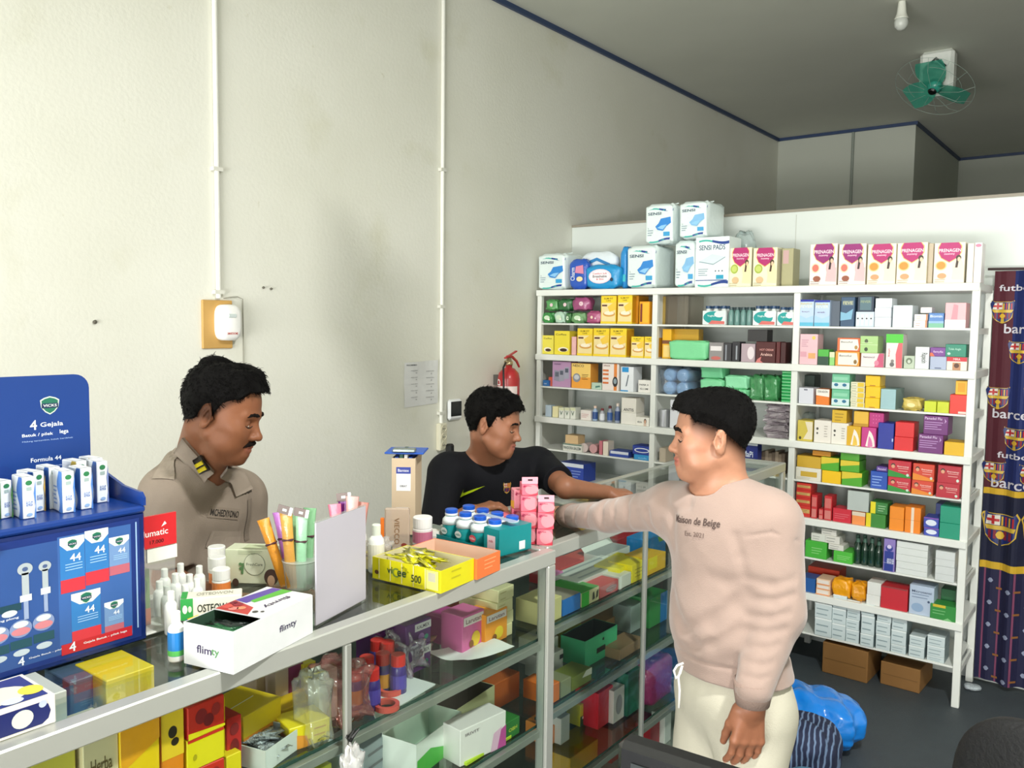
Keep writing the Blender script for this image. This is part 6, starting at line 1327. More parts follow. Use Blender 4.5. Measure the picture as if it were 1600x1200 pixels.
# ================================================================ aluminium and glass counters
alu = mat('#b9bbb4', .36, .4, var=.04, scale=3); alud = mat('#a0a29b', .38, .4, var=.05, scale=3)
gtop = clear('counter_glass', '#f1f7f4', .05, .03); gfr = clear('front_glass', '#f3f8f5', .02, .02); gedge = mat('#2c4a42', .2)
CT = 1.10
def counter(label, x0, x1, y0, y1, mids, shelves, op=1):
    o = thing('glass_counter', label, 'glass counter', (x1, y0, 0)); L_ = y1-y0; Wd = x1-x0
    def P(name, a, b, c, d, e, f, m, bv=.003): return MB().box(a-x1, b-x1, c-y0, d-y0, e, f, m, bv).build(name, o)
    P('top_rail', x1-.036, x1, y0, y1, CT-.042, CT, alu); P('top_rail', x0, x0+.03, y0, y1, CT-.042, CT, alu)
    P('top_rail', x0+.03, x1-.036, y0, y0+.03, CT-.042, CT, alu); P('top_rail', x0+.03, x1-.036, y1-.03, y1, CT-.042, CT, alu)
    P('glass_top', x0+.024, x1-.030, y0+.024, y1-.024, CT-.012, CT-.003, gtop, 0)
    for yy in (y0, y1-.036):
        P('corner_post', x1-.036, x1, yy, yy+.036, 0, CT-.042, alu); P('corner_post', x0, x0+.03, yy, yy+.036, 0, CT-.042, alu)
    ys = [y0+.036]+list(mids)+[y1-.036]
    for m in mids: P('middle_post', x1-.016, x1-.001, m-.009, m+.009, .1, CT-.042, alud)
    for a, b in zip(ys, ys[1:]): P('front_glass', x1-.012, x1-.009, a+(.01 if a in mids else 0), b-(.01 if b in mids else 0), .1, CT-.042, gfr, 0)
    for z in shelves:
        s_ = P('glass_shelf', x0+.035, x1-.045, y0+.01, y1-.01, z-.008, z, gtop, 0)
        MB().box(x1-.0452-x1, x1-.043-x1, .01, L_-.01, z-.008, z, gedge).build('glass_edge', s_)
        P('shelf_rail', x1-.043, x1-.025, y0+.036, y1-.036, z-.028, z-.008, alud, .001)
    P('base_panel', x0, x1, y0, y1, .04, .1, alud); P('rear_panel', x0+.004, x0+.010, y0+.036, y1-.036, .1, CT-.042, mat('#4c4f4a', .4, var=.1, scale=3), 0)
    return o
counter('long aluminium and glass counter in front carrying the blue display stand', -1.85, -1.338, .28, 1.958, (1.18,), (.835, .575, .30))
counter('second glass counter running back towards the shelf unit, beside beige sweatshirt man', -1.795, -1.372, 1.964, 3.93, (2.57, 3.26), (.835, .573, .30))

def CI(p0, p1, top, X, col, label, des=(), d=.1, z=.8352, name='medicine_box', cat='box', mk=carton, yref=None, side=(), topd=(), jit=0., group=None, zt=None):
    """a pack standing inside a counter with its printed face towards the customer"""
    if X > 0: by = X; X = min(-1.425 if p0 > 840 else -1.39, at((p0+p1)/2, by, 2, z)[0]); yref = by
    yr = yref or top+25; ya, yb = at(p0, yr, 0, X)[1], at(p1, yr, 0, X)[1]; zt = zt or at((p0+p1)/2, top, 0, X)[2]; h = max(.01, zt-z)
    b = mk((yb-ya)*.97, d, h, col, des, **({'side': side, 'top': topd, 'left': side} if mk is carton else {}))
    return place(b, name, label, cat, X-d/2, (ya+yb)/2, z+.0003, math.pi/2+jit, group, smooth=mk is not carton)
# --- first counter, upper glass shelf, nearest bay
CI(60, 106, 1085, -1.46, '#b9beb6', 'pale grey box under the glass below the display stand', d=.12)
CI(108, 165, 1058, -1.52, '#4a5e74', 'slate blue topped box under the glass beside display stand', [('r', 0, 0, 1, .5, '#c4a08f')], d=.1)
CI(128, 186, 1138, -1.40, '#d9c9a2', 'beige box with floral print behind counter front glass', [('e', .7, .35, .2, .16, '#b5566a'), ('t', 'Herba', .5, .7, .12, '#6c5a32', .6), ('e', .45, .3, .12, .1, '#e6b8b0')], d=.09)
CI(20, 120, 1175, -1.41, '#cfc24a', 'yellow and black box low in the counter corner', [('e', .6, .5, .2, .2, '#2d2b22')], d=.1)
CI(165, 243, 1052, -1.47, '#e9cf1f', 'big yellow carton with orange shading under the top glass', [('r', 0, 0, 1, .45, '#eda31c')], d=.12)
CI(187, 250, 1130, -1.395, '#f2c91b', 'yellow plastic wrapped carton behind counter front glass', [('p', [(0, .6), (1, .8), (1, 1), (0, 1)], '#f0a51f'), ('r', 0, .0, 1, .4, '#f4d41f')], d=.08)
CI(251, 287, 1112, -1.40, '#ee8a1e', 'tall yellow and orange carton with black figures', [('r', 0, .55, 1, 1, '#f2c92b'), ('e', .5, .8, .2, .06, '#2f2516'), ('e', .6, .7, .18, .04, '#2f2516')], d=.1)
for i, (zz, h) in enumerate(((.8352, .062), (.898, .062), (.961, .062))):
    y0_, y1_ = at(290, 1140, 0, -1.40)[1], at(352, 1140, 0, -1.40)[1]; w = y1_-y0_
    place(carton(w*.95, .09, h, '#d63324' if i != 1 else '#f0dc1e', [('e', .35, .6, .16, .24, '#8e1f22'), ('e', .55, .4, .14, .2, '#7a1b20'), ('e', .75, .65, .12, .2, '#a32a26'), ('p', [(0, 0), (1, 0), (1, .08), (0, .2)], '#f0dc1e')] if i != 1 else [('r', .02, .9, .98, 1, '#d63324'), ('e', .2, .4, .05, .1, '#b5a61a')], side=[('r', 0, .1, 1, .9, '#f0dc1e')]), 'vitamin_box', ('lowest berry vitamin box in the red and yellow stack', 'yellow-faced vitamin box in the middle of berry stack', 'topmost berry vitamin box under the rail')[i], 'box', -1.445, (y0_+y1_)/2, zz, math.pi/2+.04*(i-1), 'berry vitamin boxes')
CI(354, 378, 1120, -1.42, '#c52c28', 'narrow red berry box beside the vitamin stack', [('e', .5, .5, .3, .14, '#7d1b1f'), ('e', .5, .8, .3, .1, '#8e2426')], d=.08)
CI(354, 378, 1178, -1.40, '#ecd51e', 'yellow box at the foot of berry vitamin stack', d=.05, z=.8352)
# open-topped boxes
def tray(w, d, h, col, inner, fill=None, des=(), flap=None, side=()):
    t = .002; b = MB(); b.box(-w/2, w/2, -d/2, -d/2+t, 0, h, col).box(-w/2, w/2, d/2-t, d/2, 0, h, col).box(-w/2, -w/2+t, -d/2+t, d/2-t, 0, h, col).box(w/2-t, w/2, -d/2+t, d/2-t, 0, h, col)
    b.box(-w/2+t, w/2-t, -d/2+t, d/2-t, 0, t, inner)
    for a, e in (((-w/2+t, w/2-t), (-d/2+t, -d/2+t+.0006)), ((-w/2+t, w/2-t), (d/2-t-.0006, d/2-t))): b.box(a[0], a[1], e[0], e[1], t, h-.0005, inner)
    b.box(-w/2+t, -w/2+t+.0006, -d/2+t, d/2-t, t, h-.0005, inner).box(w/2-t-.0006, w/2-t, -d/2+t, d/2-t, t, h-.0005, inner)
    decor(b, w, d, h, des, 'F'); decor(b, w, d, h, side, 'S')
    if flap: m0 = len(b.v); b.box(-w/2, w/2, 0, flap[0], 0, .0015, flap[1]); b.xf(Matrix.Translation((0, d/2-t, h)) @ Matrix.Rotation(flap[2], 4, 'X'), m0)
    return b
def CT_(p0, p1, top, X, col, inner, label, d=.1, z=.8352, des=(), flap=None, jit=0., fill=None, name='open_box', side=(), yref=None):
    if X > 0: by = X; X = min(-1.425 if p0 > 840 else -1.39, at((p0+p1)/2, by, 2, z)[0]); yref = by
    yr = yref or top+25; ya, yb = at(p0, yr, 0, X)[1], at(p1, yr, 0, X)[1]; h = max(.012, at((p0+p1)/2, top, 0, X)[2]-z)
    o = place(tray((yb-ya)*.97, d, h, col, inner, None, des, flap, side), name, label, 'open box', X-d/2, (ya+yb)/2, z+.0003, math.pi/2+jit)
    if fill: 
        for i in range(fill[1]):
            w = (yb-ya)*.7; q = pouch(w, .05, .012, fill[0], n=8, pw=.6, wob=.002, seed=i); rr = q
            c = q.build('sachet', None, (X-d/2+(i % 2)*.02-.01, (ya+yb)/2+(i-1)*.006, z+.004+.0125*i), (0, 0, .5*i), True, label=fill[2]+(', lowest', ', middle one', ', on top')[i], cat='sachet', group='foil strips')
    return o
CT_(398, 470, 1160, -1.395, '#dfe3e0', '#8b949a', 'open white box showing silver foil strips, flap standing up', d=.11, des=[('r', 0, 0, .3, 1, '#e6eae8')], flap=(.05, '#dfe5e6', 1.2), jit=.25, fill=(mat('#b6bcc4', .25, .7, bump=.6, scale=60), 3, 'silver foil strip inside the open white box'))
CI(366, 440, 1108, -1.47, '#f0cc1c', 'yellow and orange flat carton behind open white box', [('r', 0, 0, 1, .5, '#e88f1e')], d=.12, jit=.2)
CI(440, 500, 1098, -1.50, '#e8bb1a', 'golden flat carton beneath small yellow box', [('r', 0, 0, 1, .35, '#c96f1e')], d=.1)
CI(462, 518, 1128, -1.40, '#f5dc1c', 'small bright yellow box alone near the middle post', [('p', [(0, 0), (.5, 0), (.42, .5), (0, .7)], '#ee9a38'), ('l', .6, .4, .9, .7, 2, '#d9a81c')], d=.08, jit=-.25, side=[('r', .5, 0, 1, .6, '#ee9a38')])
CI(430, 474, 1043, -1.56, '#c7b3b0', 'beige carton with purple side in the back of counter', [('r', .45, 0, 1, 1, '#7d2c63'), ('e', .75, .3, .2, .16, '#e3c9b8')], d=.08)
CI(474, 494, 1036, -1.55, '#d6c323', 'tall olive yellow carton at the back of counter', d=.08)
CI(400, 428, 1040, -1.60, '#b9a18b', 'tan carton at the back of counter', d=.08)
CI(498, 528, 1048, -1.45, '#eceae2', 'white card pack in clear bag next to middle post', [('e', .5, .4, .4, .35, '#f6f5f0')], d=.04)
bg = pouch(.075, .06, .15, clear('clear_bag', '#f3f3f0', .1, .08, .15, .8), n=16, pw=.4, wob=.008); place(bg, 'clear_bag', 'crinkled clear bag of bottles tied at the middle post', 'bag', -1.41, 1.14, .8355, 0, smooth=True)
t = MB(); 
for k in range(5): t.tube([(0, 0, 0), (.004*math.cos(k*1.3), .006*math.sin(k*1.3), .01), (.006, .02*math.cos(k*1.3), .022+.006*math.sin(k*2))], [.004, .005, .002], '#141414', 6)
place(t, 'black_knot', 'black plastic knot tied around the middle counter post', 'tie', -1.334, 1.178, .845)
w_ = pouch(.03, .05, .10, clear('clear_bag2', '#f6f4f0', .12, .08, .35, .9), n=14, pw=.7, wob=.01); place(w_, 'plastic_bag', 'white plastic bag hanging from knot on the middle post', 'bag', -1.322, 1.172, .735, 0, smooth=True)
# --- first counter, second bay
for i, (px, X, pb) in enumerate(((631, -1.42, 1087), (607, -1.455, 1078), (590, -1.41, 1092), (582, -1.47, 1078), (614, -1.50, 1062), (563, -1.44, 1084), (598, -1.53, 1055))):
    yy = at(px, pb, 0, X)[1]
    bottle('syrup_bottle', ('purple bottle with red cap standing in front by itself', 'purple bottle with red cap just behind the front one', 'purple bottle with red cap and orange leaf beside plastic film', 'purple bottle with red cap half wrapped in film', 'purple bottle with red cap against the purple boxes', 'purple bottle with red cap nearest the middle post', 'purple bottle with red cap deepest in the group')[i], X-.02, yy, .8352, .021, .098, '#3d2a7c', '#d02c28', '#5446a6' if i % 2 == 0 else '#c98a2c', neck=.74, caph=.36, group='purple bottles with red caps', labr=(.15, .5))
bg = pouch(.12, .10, .13, clear('pink_film', '#f6dcdc', .1, .12, .22, .8, '#d98a8a'), n=18, pw=.45, wob=.01); place(bg, 'plastic_film', 'pinkish clear film wrapped over purple bottles', 'plastic film', -1.45, 1.255, .8355, 0, smooth=True)
for i, (z, h) in enumerate(((.8352, .066), (.902, .066))):
    y0_, y1_ = at(634, 1020, 0, -1.49)[1], at(673, 1020, 0, -1.49)[1]
    place(carton(y1_-y0_, .13, h, '#5b2373', [('r', .35, .62, 1, .92, '#d9d4da'), ('t', 'KALMEX', .68, .77, .14, '#4b3a55', .5), ('e', .6, .35, .12, .16, '#9d6cb8'), ('e', .8, .3, .08, .1, '#3fa08a')]), 'medicine_box', ('lower purple box with white label in the stack of two', 'upper purple box with white label in the stack of two')[i], 'box', -1.555, (y0_+y1_)/2, z, math.pi/2, 'purple boxes in the first counter')
CI(596, 634, 985, -1.56, '#6a2a78', 'dark purple box behind the red capped bottles', d=.1)
bg = pouch(.10, .09, .10, clear('shiny_film', '#efe6f0', .25, .06, .4, 1., '#c9b0cf'), n=18, pw=.5, wob=.012); place(bg, 'film_pack', 'shiny crinkled clear film pack next to purple boxes', 'plastic film', -1.53, 1.53, .8355, .3, smooth=True)
flw = lambda a: [('r', .05, .72, .95, .95, '#e6dada'), ('t', 'Larutan', .5, .83, .12, '#7a4a5c', .7), ('e', .6, .3, .2, .2, a), ('e', .4, .2, .1, .1, '#8f5a2c')]
CI(722, 757, 958, -1.47, '#d76aa4', 'pink drink box with yellow flower', flw('#e8c33c'), d=.08)
CI(758, 793, 955, -1.455, '#ee9a36', 'orange drink box with yellow flower', flw('#f2cf3c'), d=.08)
CI(690, 722, 960, -1.56, '#b5418c', 'magenta box deep behind the film pack', d=.1)
CI(700, 748, 930, -1.66, '#cf4a26', 'red-orange box at the back under the top glass', d=.08)
for i, z in enumerate((.8352, .872, .909, .946)):
    y0_, y1_ = at(783, 980, 0, -1.44)[1], 1.915
    place(carton(y1_-y0_, .14, .0365, '#e6dcae', [('l', .1, .2, .5, .7, 2, '#c9bd8c')]), 'flat_carton', ('lowest', 'second', 'third', 'topmost')[i]+' cream carton in the pile by the counter corner', 'box', -1.53, (y0_+y1_)/2+.004*(i % 2), z, math.pi/2+.02*i, 'cream cartons in the counter corner')
b = MB(); n = 10; vs = []
for i in range(n+1):
    for j in range(n+1): u, v = i/n-.5, j/n-.5; vs.append((u*.13, v*.2+u*.03, .006+.012*(2*v)**2*(v < 0)+.006*math.sin(u*6+v*3)+.004))
b.add(vs, [(i*(n+1)+j, (i+1)*(n+1)+j, (i+1)*(n+1)+j+1, i*(n+1)+j+1) for i in range(n) for j in range(n)], mat('#e9ecec', .5)); place(b, 'paper_sheet', 'curled white paper sheet lying on the upper glass shelf', 'paper', -1.455, 1.72, .836, 0, smooth=True)
place(MB().box(-.06, .06, -.07, .07, 0, .003, mat('#d7dbdc', .5)), 'paper_sheet', 'flat white paper on the glass shelf under red tape rings', 'paper', -1.45, 1.44, .8356, .1)
for i, (dx, dy) in enumerate(((-1.40, 1.35), (-1.45, 1.41))):
    place(MB().lathe((0, 0, 0), [(.02, 0), (.03, 0), (.03, .012), (.02, .012), (.02, 0)], mat('#cf4f45', .4), 26), 'tape_ring', ('red edged tape ring nearest the counter front', 'red edged tape ring lying behind the front one')[i], 'tape', dx, dy, .8392 if i else .8356, 0, 'red tape rings')
bg = pouch(.07, .07, .055, clear('orange_bag', '#f0d8c8', .1, .1, .3, .8, '#c98a64'), n=14, pw=.7, wob=.01); place(bg, 'small_bag', 'small clear bag with orange contents behind the paper sheet', 'bag', -1.56, 1.62, .8356, 0, smooth=True)
# --- lower glass shelf of the first counter
Z2 = .5752
CI(556, 640, 1150, 1200, '#b9c3cb', 'flat grey-blue carton with white flap on the lower shelf', [('l', .1, .3, .6, .7, 2, '#8e8e94')], d=.12, z=Z2, jit=.15)
CT_(638, 726, 1140, 1192, '#e9eee9', '#c9d6c9', 'open white and green box with flap up on lower shelf', d=.11, z=Z2, des=[('p', [(.02, 0), (1, 0), (.6, .35), (.3, .6), (.02, .5)], '#52b848')], flap=(.06, '#e3e7e0', 1.0), jit=.15)
CI(724, 788, 1126, 1190, '#eee8e7', 'white box fading to pink leaning beside the open box', [('p', [(.75, 0), (1, 0), (1, .6), (.85, .5)], '#c34f9c'), ('p', [(.65, 0), (.8, 0), (.9, .6), (.72, .5)], '#e3b6d3'), ('t', 'IRIVIT', .25, .82, .08, '#8d8388', .3)], d=.07, z=Z2, jit=-.12)
CT_(704, 776, 1092, 1135, '#d9d1a4', '#3b352c', 'open cream box with dark inside behind pink edged box', d=.10, z=Z2, des=[('e', .7, .3, .1, .2, '#3d3d34')], jit=.1)
CI(600, 702, 1100, 1145, '#c9c7bc', 'large grey-white carton at the back of the lower shelf', [('l', .6, .3, .9, .5, 2, '#8f8d86')], d=.10, z=Z2)
CI(790, 812, 1125, 1152, '#2f7a33', 'green box low beside the counter corner', [('t', 'OBH', .5, .5, .2, '#cfd94a', .6)], d=.1, z=Z2)
CI(728, 800, 1186, 1192, '#b9d433', 'lime green strip lying under the pink edged box', d=.02, z=Z2, zt=.583)
CI(560, 610, 1110, 1140, '#8f6a3c', 'brown box deep in the lower shelf', d=.1, z=Z2)
CI(772, 812, 1060, 1100, '#c9622c', 'orange carton deep in the lower shelf beside corner', d=.1, z=Z2)
CI(430, 520, 1215, 1250, '#c9cf3a', 'yellow-green box on the lower shelf beneath small yellow box', d=.1, z=Z2)
# --- second counter
C2 = -1.425
CI(846, 878, 938, C2, '#e3d79a', 'cream box at the near end of second counter', d=.1)
CI(879, 907, 932, C2, '#2a78cf', 'blue box with plastic shine in second counter', d=.13, topd=[('r', 0, 0, 1, 1, '#9a9184')])
CI(908, 936, 922, C2, '#dcd2a4', 'green and cream box with black figures', [('r', 0, 0, .42, 1, '#2fb52c'), ('p', [(.6, .2), (.75, .25), (.7, .8), (.62, .7)], '#3a3428'), ('p', [(.8, .2), (.92, .3), (.95, .85), (.84, .7)], '#3a3428')], d=.14, topd=[('r', 0, 0, 1, 1, '#2da32b')])
CI(937, 966, 912, C2, '#c05a5c', 'red topped box with brown print', [('e', .6, .5, .3, .3, '#a3848a'), ('l', .4, .3, .9, .7, 3, '#8a5c60')], d=.14, topd=[('r', 0, 0, 1, 1, '#c92f36')])
CI(967, 986, 898, C2, '#d8d6cc', 'narrow grey and white carton', [('r', 0, 0, .2, 1, '#f0efe9')], d=.14)
CI(987, 1008, 880, C2, '#ecd62a', 'yellow box near the slim post', [('l', .2, .3, .8, .7, 3, '#b9a41e')], d=.1)
CI(1012, 1040, 868, C2, '#e8b52a', 'orange-yellow box behind the slim post', [('r', 0, .3, .5, 1, '#ecd62a')], d=.1)
CI(903, 983, 893, 915, '#d3d6d2', 'wide white box with blue-grey lid laid flat', d=.12, topd=[('l', .1, .2, .9, .8, 3, '#9aa3a8')])
CI(862, 912, 885, 908, '#c3262b', 'bright red box behind the front row', [('r', .1, .7, .5, .8, '#e08a8a')], d=.1)
CI(858, 880, 897, 922, '#d36ab0', 'pink carton near the counter corner', [('t', 'mimi', .4, .6, .2, '#f3d7e8', .6)], d=.05)
CI(962, 1006, 880, 905, '#eddc30', 'crumpled yellow box behind narrow white carton', [('e', .4, .5, .2, .2, '#c9b41e')], d=.10, jit=.1)
CT_(940, 984, 862, 884, '#e6e8e6', '#b5b9b9', 'open white tray near the back of second counter', d=.08, z=.8352, flap=(.03, '#eef0ee', .8))
CI(1013, 1040, 840, 868, '#2c8fd8', 'light blue box with green corner beside slim post', [('p', [(.6, .7), (1, .7), (1, 1), (.5, 1)], '#8fc046')], d=.1)
CI(900, 935, 868, 885, '#d9473c', 'red and white flat box at the back', [('r', 0, 0, .6, .5, '#dfc9a4')], d=.07)
CI(955, 1005, 838, 853, '#c2313a', 'long red box along the counter rear', d=.06)
Z3 = .5732
CI(846, 872, 1000, 1040, '#d8d4d0', 'white carton under the cream box on second counter', d=.1, z=Z3)
CI(850, 880, 1022, 1056, '#cfccc8', 'grey-white carton with black corner in second counter', [('r', .8, .6, 1, .8, '#1d1f20')], d=.08, z=Z3)
CI(876, 908, 975, 1012, '#cdc12c', 'mustard yellow box on the second counter lower shelf', d=.1, z=Z3)
CT_(913, 964, 990, 1030, '#3fae7a', '#16241d', 'open green box with black label, dark inside', d=.10, z=Z3, des=[('r', .35, .3, .62, .5, '#161b18'), ('e', .55, .75, .03, .06, '#161b18')])
CI(925, 990, 965, 985, '#b98a5c', 'flat tan box behind the open green box', d=.09, z=Z3)
CI(968, 1004, 1006, 1022, '#8c6f52', 'brown leaflet pile beside the open green box', d=.08, z=Z3)
CI(1014, 1042, 930, 975, '#3c8f4c', 'green and blue box seen past the slim post', [('r', .6, 0, 1, 1, '#2a78b8')], d=.1, z=Z3)
CI(985, 1004, 945, 985, '#9aa5a2', 'grey box with dark edge by the slim post', [('r', .8, 0, 1, 1, '#22282a')], d=.08, z=Z3)
CI(857, 874, 1070, 1118, '#e2762a', 'upper orange box with grey side near the counter corner', d=.10, z=Z3)
CI(876, 892, 1062, 1112, '#8d9070', 'grey-green carton touching the upper orange box', d=.1, z=Z3)
CI(893, 924, 1052, 1096, '#77803a', 'olive green carton with white paper in second counter', [('p', [(.5, .6), (1, .5), (1, 1), (.7, 1)], '#d9d6c9')], d=.08, z=Z3)
CI(857, 873, 1134, 1162, '#e08234', 'lower orange box on third level at near end', d=.1, z=.3003)
CI(876, 890, 1120, 1160, '#b9b6ae', 'pale carton behind lower orange box', d=.1, z=.3003)
CI(934, 957, 1078, 1133, '#c3212f', 'bright red carton standing on the third level', d=.1, z=.3003)
CI(958, 975, 1076, 1126, '#c9bfb9', 'white carton with grey drawing beside red carton', [('e', .5, .5, .3, .3, '#8b8484')], d=.08, z=.3003)
CI(980, 1004, 1048, 1112, '#1f5f48', 'dark green carton on the third level', d=.1, z=.3003)
CI(906, 921, 1098, 1131, '#d9c92c', 'small yellow and green carton on the third level', [('r', 0, 0, 1, .45, '#1f4a2c'), ('r', .2, .3, .8, .42, '#e3e3d6')], d=.06, z=.3003)
CI(1016, 1056, 1030, 1100, '#8a2f5c', 'maroon soft pack past the slim post', mk=pil, d=.1, z=.3003, name='soft_pack', cat='pack')
CI(1034, 1062, 1018, 1050, '#c01f28', 'red box with white ring emblem beside drawstring of the trousers', [('e', .5, .5, .3, .36, '#e6c9c9'), ('e', .5, .5, .2, .26, '#c01f28')], d=.08, z=.4303) if False else None
CI(1015, 1036, 1130, 1165, '#a31f2c', 'dark red box on the floor of second counter', d=.1, z=.1003)
CI(1038, 1048, 1115, 1160, '#d9d9d6', 'narrow white box on the floor of second counter', d=.06, z=.1003)
CI(890, 950, 1165, 1196, '#d6a12c', 'flat yellow carton on the counter floor', d=.12, z=.1003)
CI(955, 1004, 1125, 1175, '#7d2a1e', 'dark red-brown carton in the counter shadow', d=.12, z=.1003)

# ================================================================ things on the first counter
bluep = mat('#0c3682', .3, coat=.1, var=.04); blued = mat('#0b2360', .25, coat=.3)
st = thing('display_stand', 'big blue cold-medicine display stand with backboard on the counter', 'display stand', (-1.588, .868, CT))
y0s, y1s = -.47, 0
MB().box(-.27, -.006, y0s, y1s, 0, .262, blued, .003).build('cabinet', st)
MB().box(-.27, 0, y0s, y1s, .262, .276, bluep, .004).build('tray_top', st)
b = MB(); prof = [(-.215, .276), (0, .276), (0, .292), (-.01, .302), (-.08, .307), (-.15, .325), (-.215, .335)]
b.add([(x, 0, z) for x, z in prof]+[(x, -.006, z) for x, z in prof], [tuple(range(7)), tuple(range(13, 6, -1))]+[(k, (k+1) % 7, 7+(k+1) % 7, 7+k) for k in range(7)], bluep).build('side_lip', st)
# backboard with rounded corner
R_ = .03; zt = .53; pts = [(y0s, .27), (-.004, .27), (-.004, zt-R_)]+[(-.004-R_+R_*math.cos(a), zt-R_+R_*math.sin(a)) for a in [k*math.pi/12 for k in range(7)]]+[(y0s, zt)]
n = len(pts); bb = MB().add([(-.215, y, z) for y, z in pts]+[(-.221, y, z) for y, z in pts], [tuple(range(n)), tuple(range(2*n-1, n-1, -1))]+[(k, (k+1) % n, n+(k+1) % n, n+k) for k in range(n)], mat('#0d3880', .45, var=.06, scale=4))
O = (-.2144, y0s, 0); A = (0, 1, 0); U = (0, 0, 1)
def shield(b, O, y, z, s, X=0):
    sh = [(-.5, .3), (-.3, .42), (0, .5), (.3, .42), (.5, .3), (.45, -.1), (.25, -.35), (0, -.5), (-.25, -.35), (-.45, -.1)]
    o = np.array(O)
    b.poly(o, A, U, [(y+u*s, z+v*s) for u, v in sh], '#c9d9c9').poly(o+[.0003, 0, 0], A, U, [(y+u*s*.86, z+v*s*.86) for u, v in sh], '#1f6b54')
    b.poly(o+[.0006, 0, 0], A, U, [(y+u*s*.86, z+v*s) for u, v in ((-.5, .12), (.5, .12), (.5, -.14), (-.5, -.14))], '#16294f').text(o+[.0009, 0, 0], A, U, 'VICKS', y, z, s*.14, mat('#e6ebe6', .4), w=s*.7)
wt = mat('#dfe6f2', .4)
shield(bb, O, .385, .468, .038)
bb.text(O, A, U, '4', .352, .43, .020, wt).text(O, A, U, 'Gejala', .388, .428, .012, wt, w=.045).text(O, A, U, 'Batuk / pilek', .360, .409, .008, wt, w=.06).text(O, A, U, 'lega', .412, .411, .011, wt)
bb.text(O, A, U, 'Hidung tersumbat, batuk berdahak', .38, .397, .004, mat('#8fa9d9', .4), w=.1).text(O, A, U, 'Formula 44', .375, .358, .009, wt, w=.06)
for k in range(5): bb.text(O, A, U, ('Komposisi', 'Dextromethorphan HBr, Doxylamine', 'Meredakan batuk dan pilek', 'Aturan pakai tiga kali sehari', 'Simpan di tempat sejuk')[k], .395-.008*(k % 3), .342-.009*k, .0045, mat('#a9bfe6', .4), w=(.05, .12, .1, .11, .09)[k])
bb.poly(np.array(O), A, U, [(.27, .27), (.31, .27), (.31, .335)]+[(.29+.02*math.cos(a), .335+.018*math.sin(a)) for a in [.3*k for k in range(11)]]+[(.27, .335)], '#10357e')
for z in (.325, .305): bb.poly(np.array(O)+[.0003, 0, 0], A, U, ell(.315, z, .004, .004, 10), '#7d8fc9').text(np.array(O)+[.0003, 0, 0], A, U, 'Anak', .335, z, .004, mat('#a9bfe6', .4))
bb.build('backboard', st)
# door with pictures
fr_ = MB(); F0 = np.array((-.0052, y0s, 0))
def rec(y0, y1, z0, z1, c, L=0): fr_.poly(F0+[L, 0, 0], A, U, [(y0, z0), (y1, z0), (y1, z1), (y0, z1)], c)
rec(.012, .458, .010, .252, '#0d2b73'); rec(.06, .300, .02, .238, mat('#2f5190', .3, var=.25, scale=6), .0003); rec(.300, .440, .02, .243, mat('#3a62a4', .3, var=.2, scale=6), .0003)
def b44(y, z, w, h, red=True, pale=False):
    rec(y, y+w, z, z+h, '#2f76b9' if not pale else '#6d8fbe', .0006)
    if red: rec(y, y+w, z, z+h*.24, '#c93240' if not pale else '#b5606f', .0009)
    fr_.poly(F0+[.0009, 0, 0], A, U, [(y, z+h), (y+w, z+h), (y+w, z+h*.88), (y+w*.72, z+h*.76), (y+w*.28, z+h*.76), (y, z+h*.88)], '#dfe8ea')
    shield(fr_, F0+[.0012, 0, 0], y+w/2, z+h*.87, w*.42); fr_.text(F0+[.0012, 0, 0], A, U, '44', y+w*.62, z+h*.62, h*.14, wt)
    for k in range(3): rec(y+w*.2, y+w*.9, z+h*(.5-.05*k), z+h*(.515-.05*k), '#9cc4ea', .0012)
b44(.304, .135, .045, .105); b44(.350, .140, .045, .105); b44(.396, .148, .040, .075, True, True)
b44(.322, .035, .055, .095); b44(.384, .035, .038, .062, True, True)
rec(.302, .438, .018, .038, '#b9202e', .0015); fr_.text(F0+[.0018, 0, 0], A, U, '4', .322, .030, .018, wt).text(F0+[.0018, 0, 0], A, U, 'Gejala Batuk - pilek lega', .385, .030, .005, wt, w=.085)
for cy, cz, s in ((.243, .150, 1), (.277, .155, .85)):     # inhalers
    fr_.poly(F0+[.001, 0, 0], A, U, ell(cy, cz+.047*s, .013*s, .011*s), '#a9b3b9').poly(F0+[.0013, 0, 0], A, U, ell(cy, cz+.047*s, .005*s, .004*s), '#4a5c86')
    rec(cy-.006*s, cy+.006*s, cz, cz+.04*s, '#a9b3b9', .001); rec(cy-.010*s, cy+.010*s, cz-.012, cz, '#c9d2d9', .0012); rec(cy-.004*s, cy+.004*s, cz-.045, cz-.012, '#8f9fbf', .001)
for cy in (.195, .233, .272):
    fr_.poly(F0+[.001, 0, 0], A, U, ell(cy, .088+.05*(cy-.195), .019, .016), '#7d8fb8').poly(F0+[.0013, 0, 0], A, U, ell(cy, .083+.05*(cy-.195), .016, .007), '#c97d86').poly(F0+[.0016, 0, 0], A, U, ell(cy, .096+.05*(cy-.195), .013, .006), '#c9d6d3')
    rec(cy-.018, cy+.018, .052+.05*(cy-.195), .068+.05*(cy-.195), '#1d4a58', .001); fr_.poly(F0+[.001, 0, 0], A, U, ell(cy, .044+.05*(cy-.195), .014, .006), '#b9c6cf')
rec(.195, .235, .125, .138, '#17404f', .001); fr_.poly(F0+[.0012, 0, 0], A, U, ell(.215, .122, .013, .006), '#c3ccd3').text(F0+[.0012, 0, 0], A, U, 'Hidung plong', .205, .112, .005, wt, w=.05)
fr_.text(F0+[.0012, 0, 0], A, U, '4', .232, .030, .016, wt).text(F0+[.0012, 0, 0], A, U, 'Gejala Batuk - pilek', .275, .031, .004, wt, w=.06)
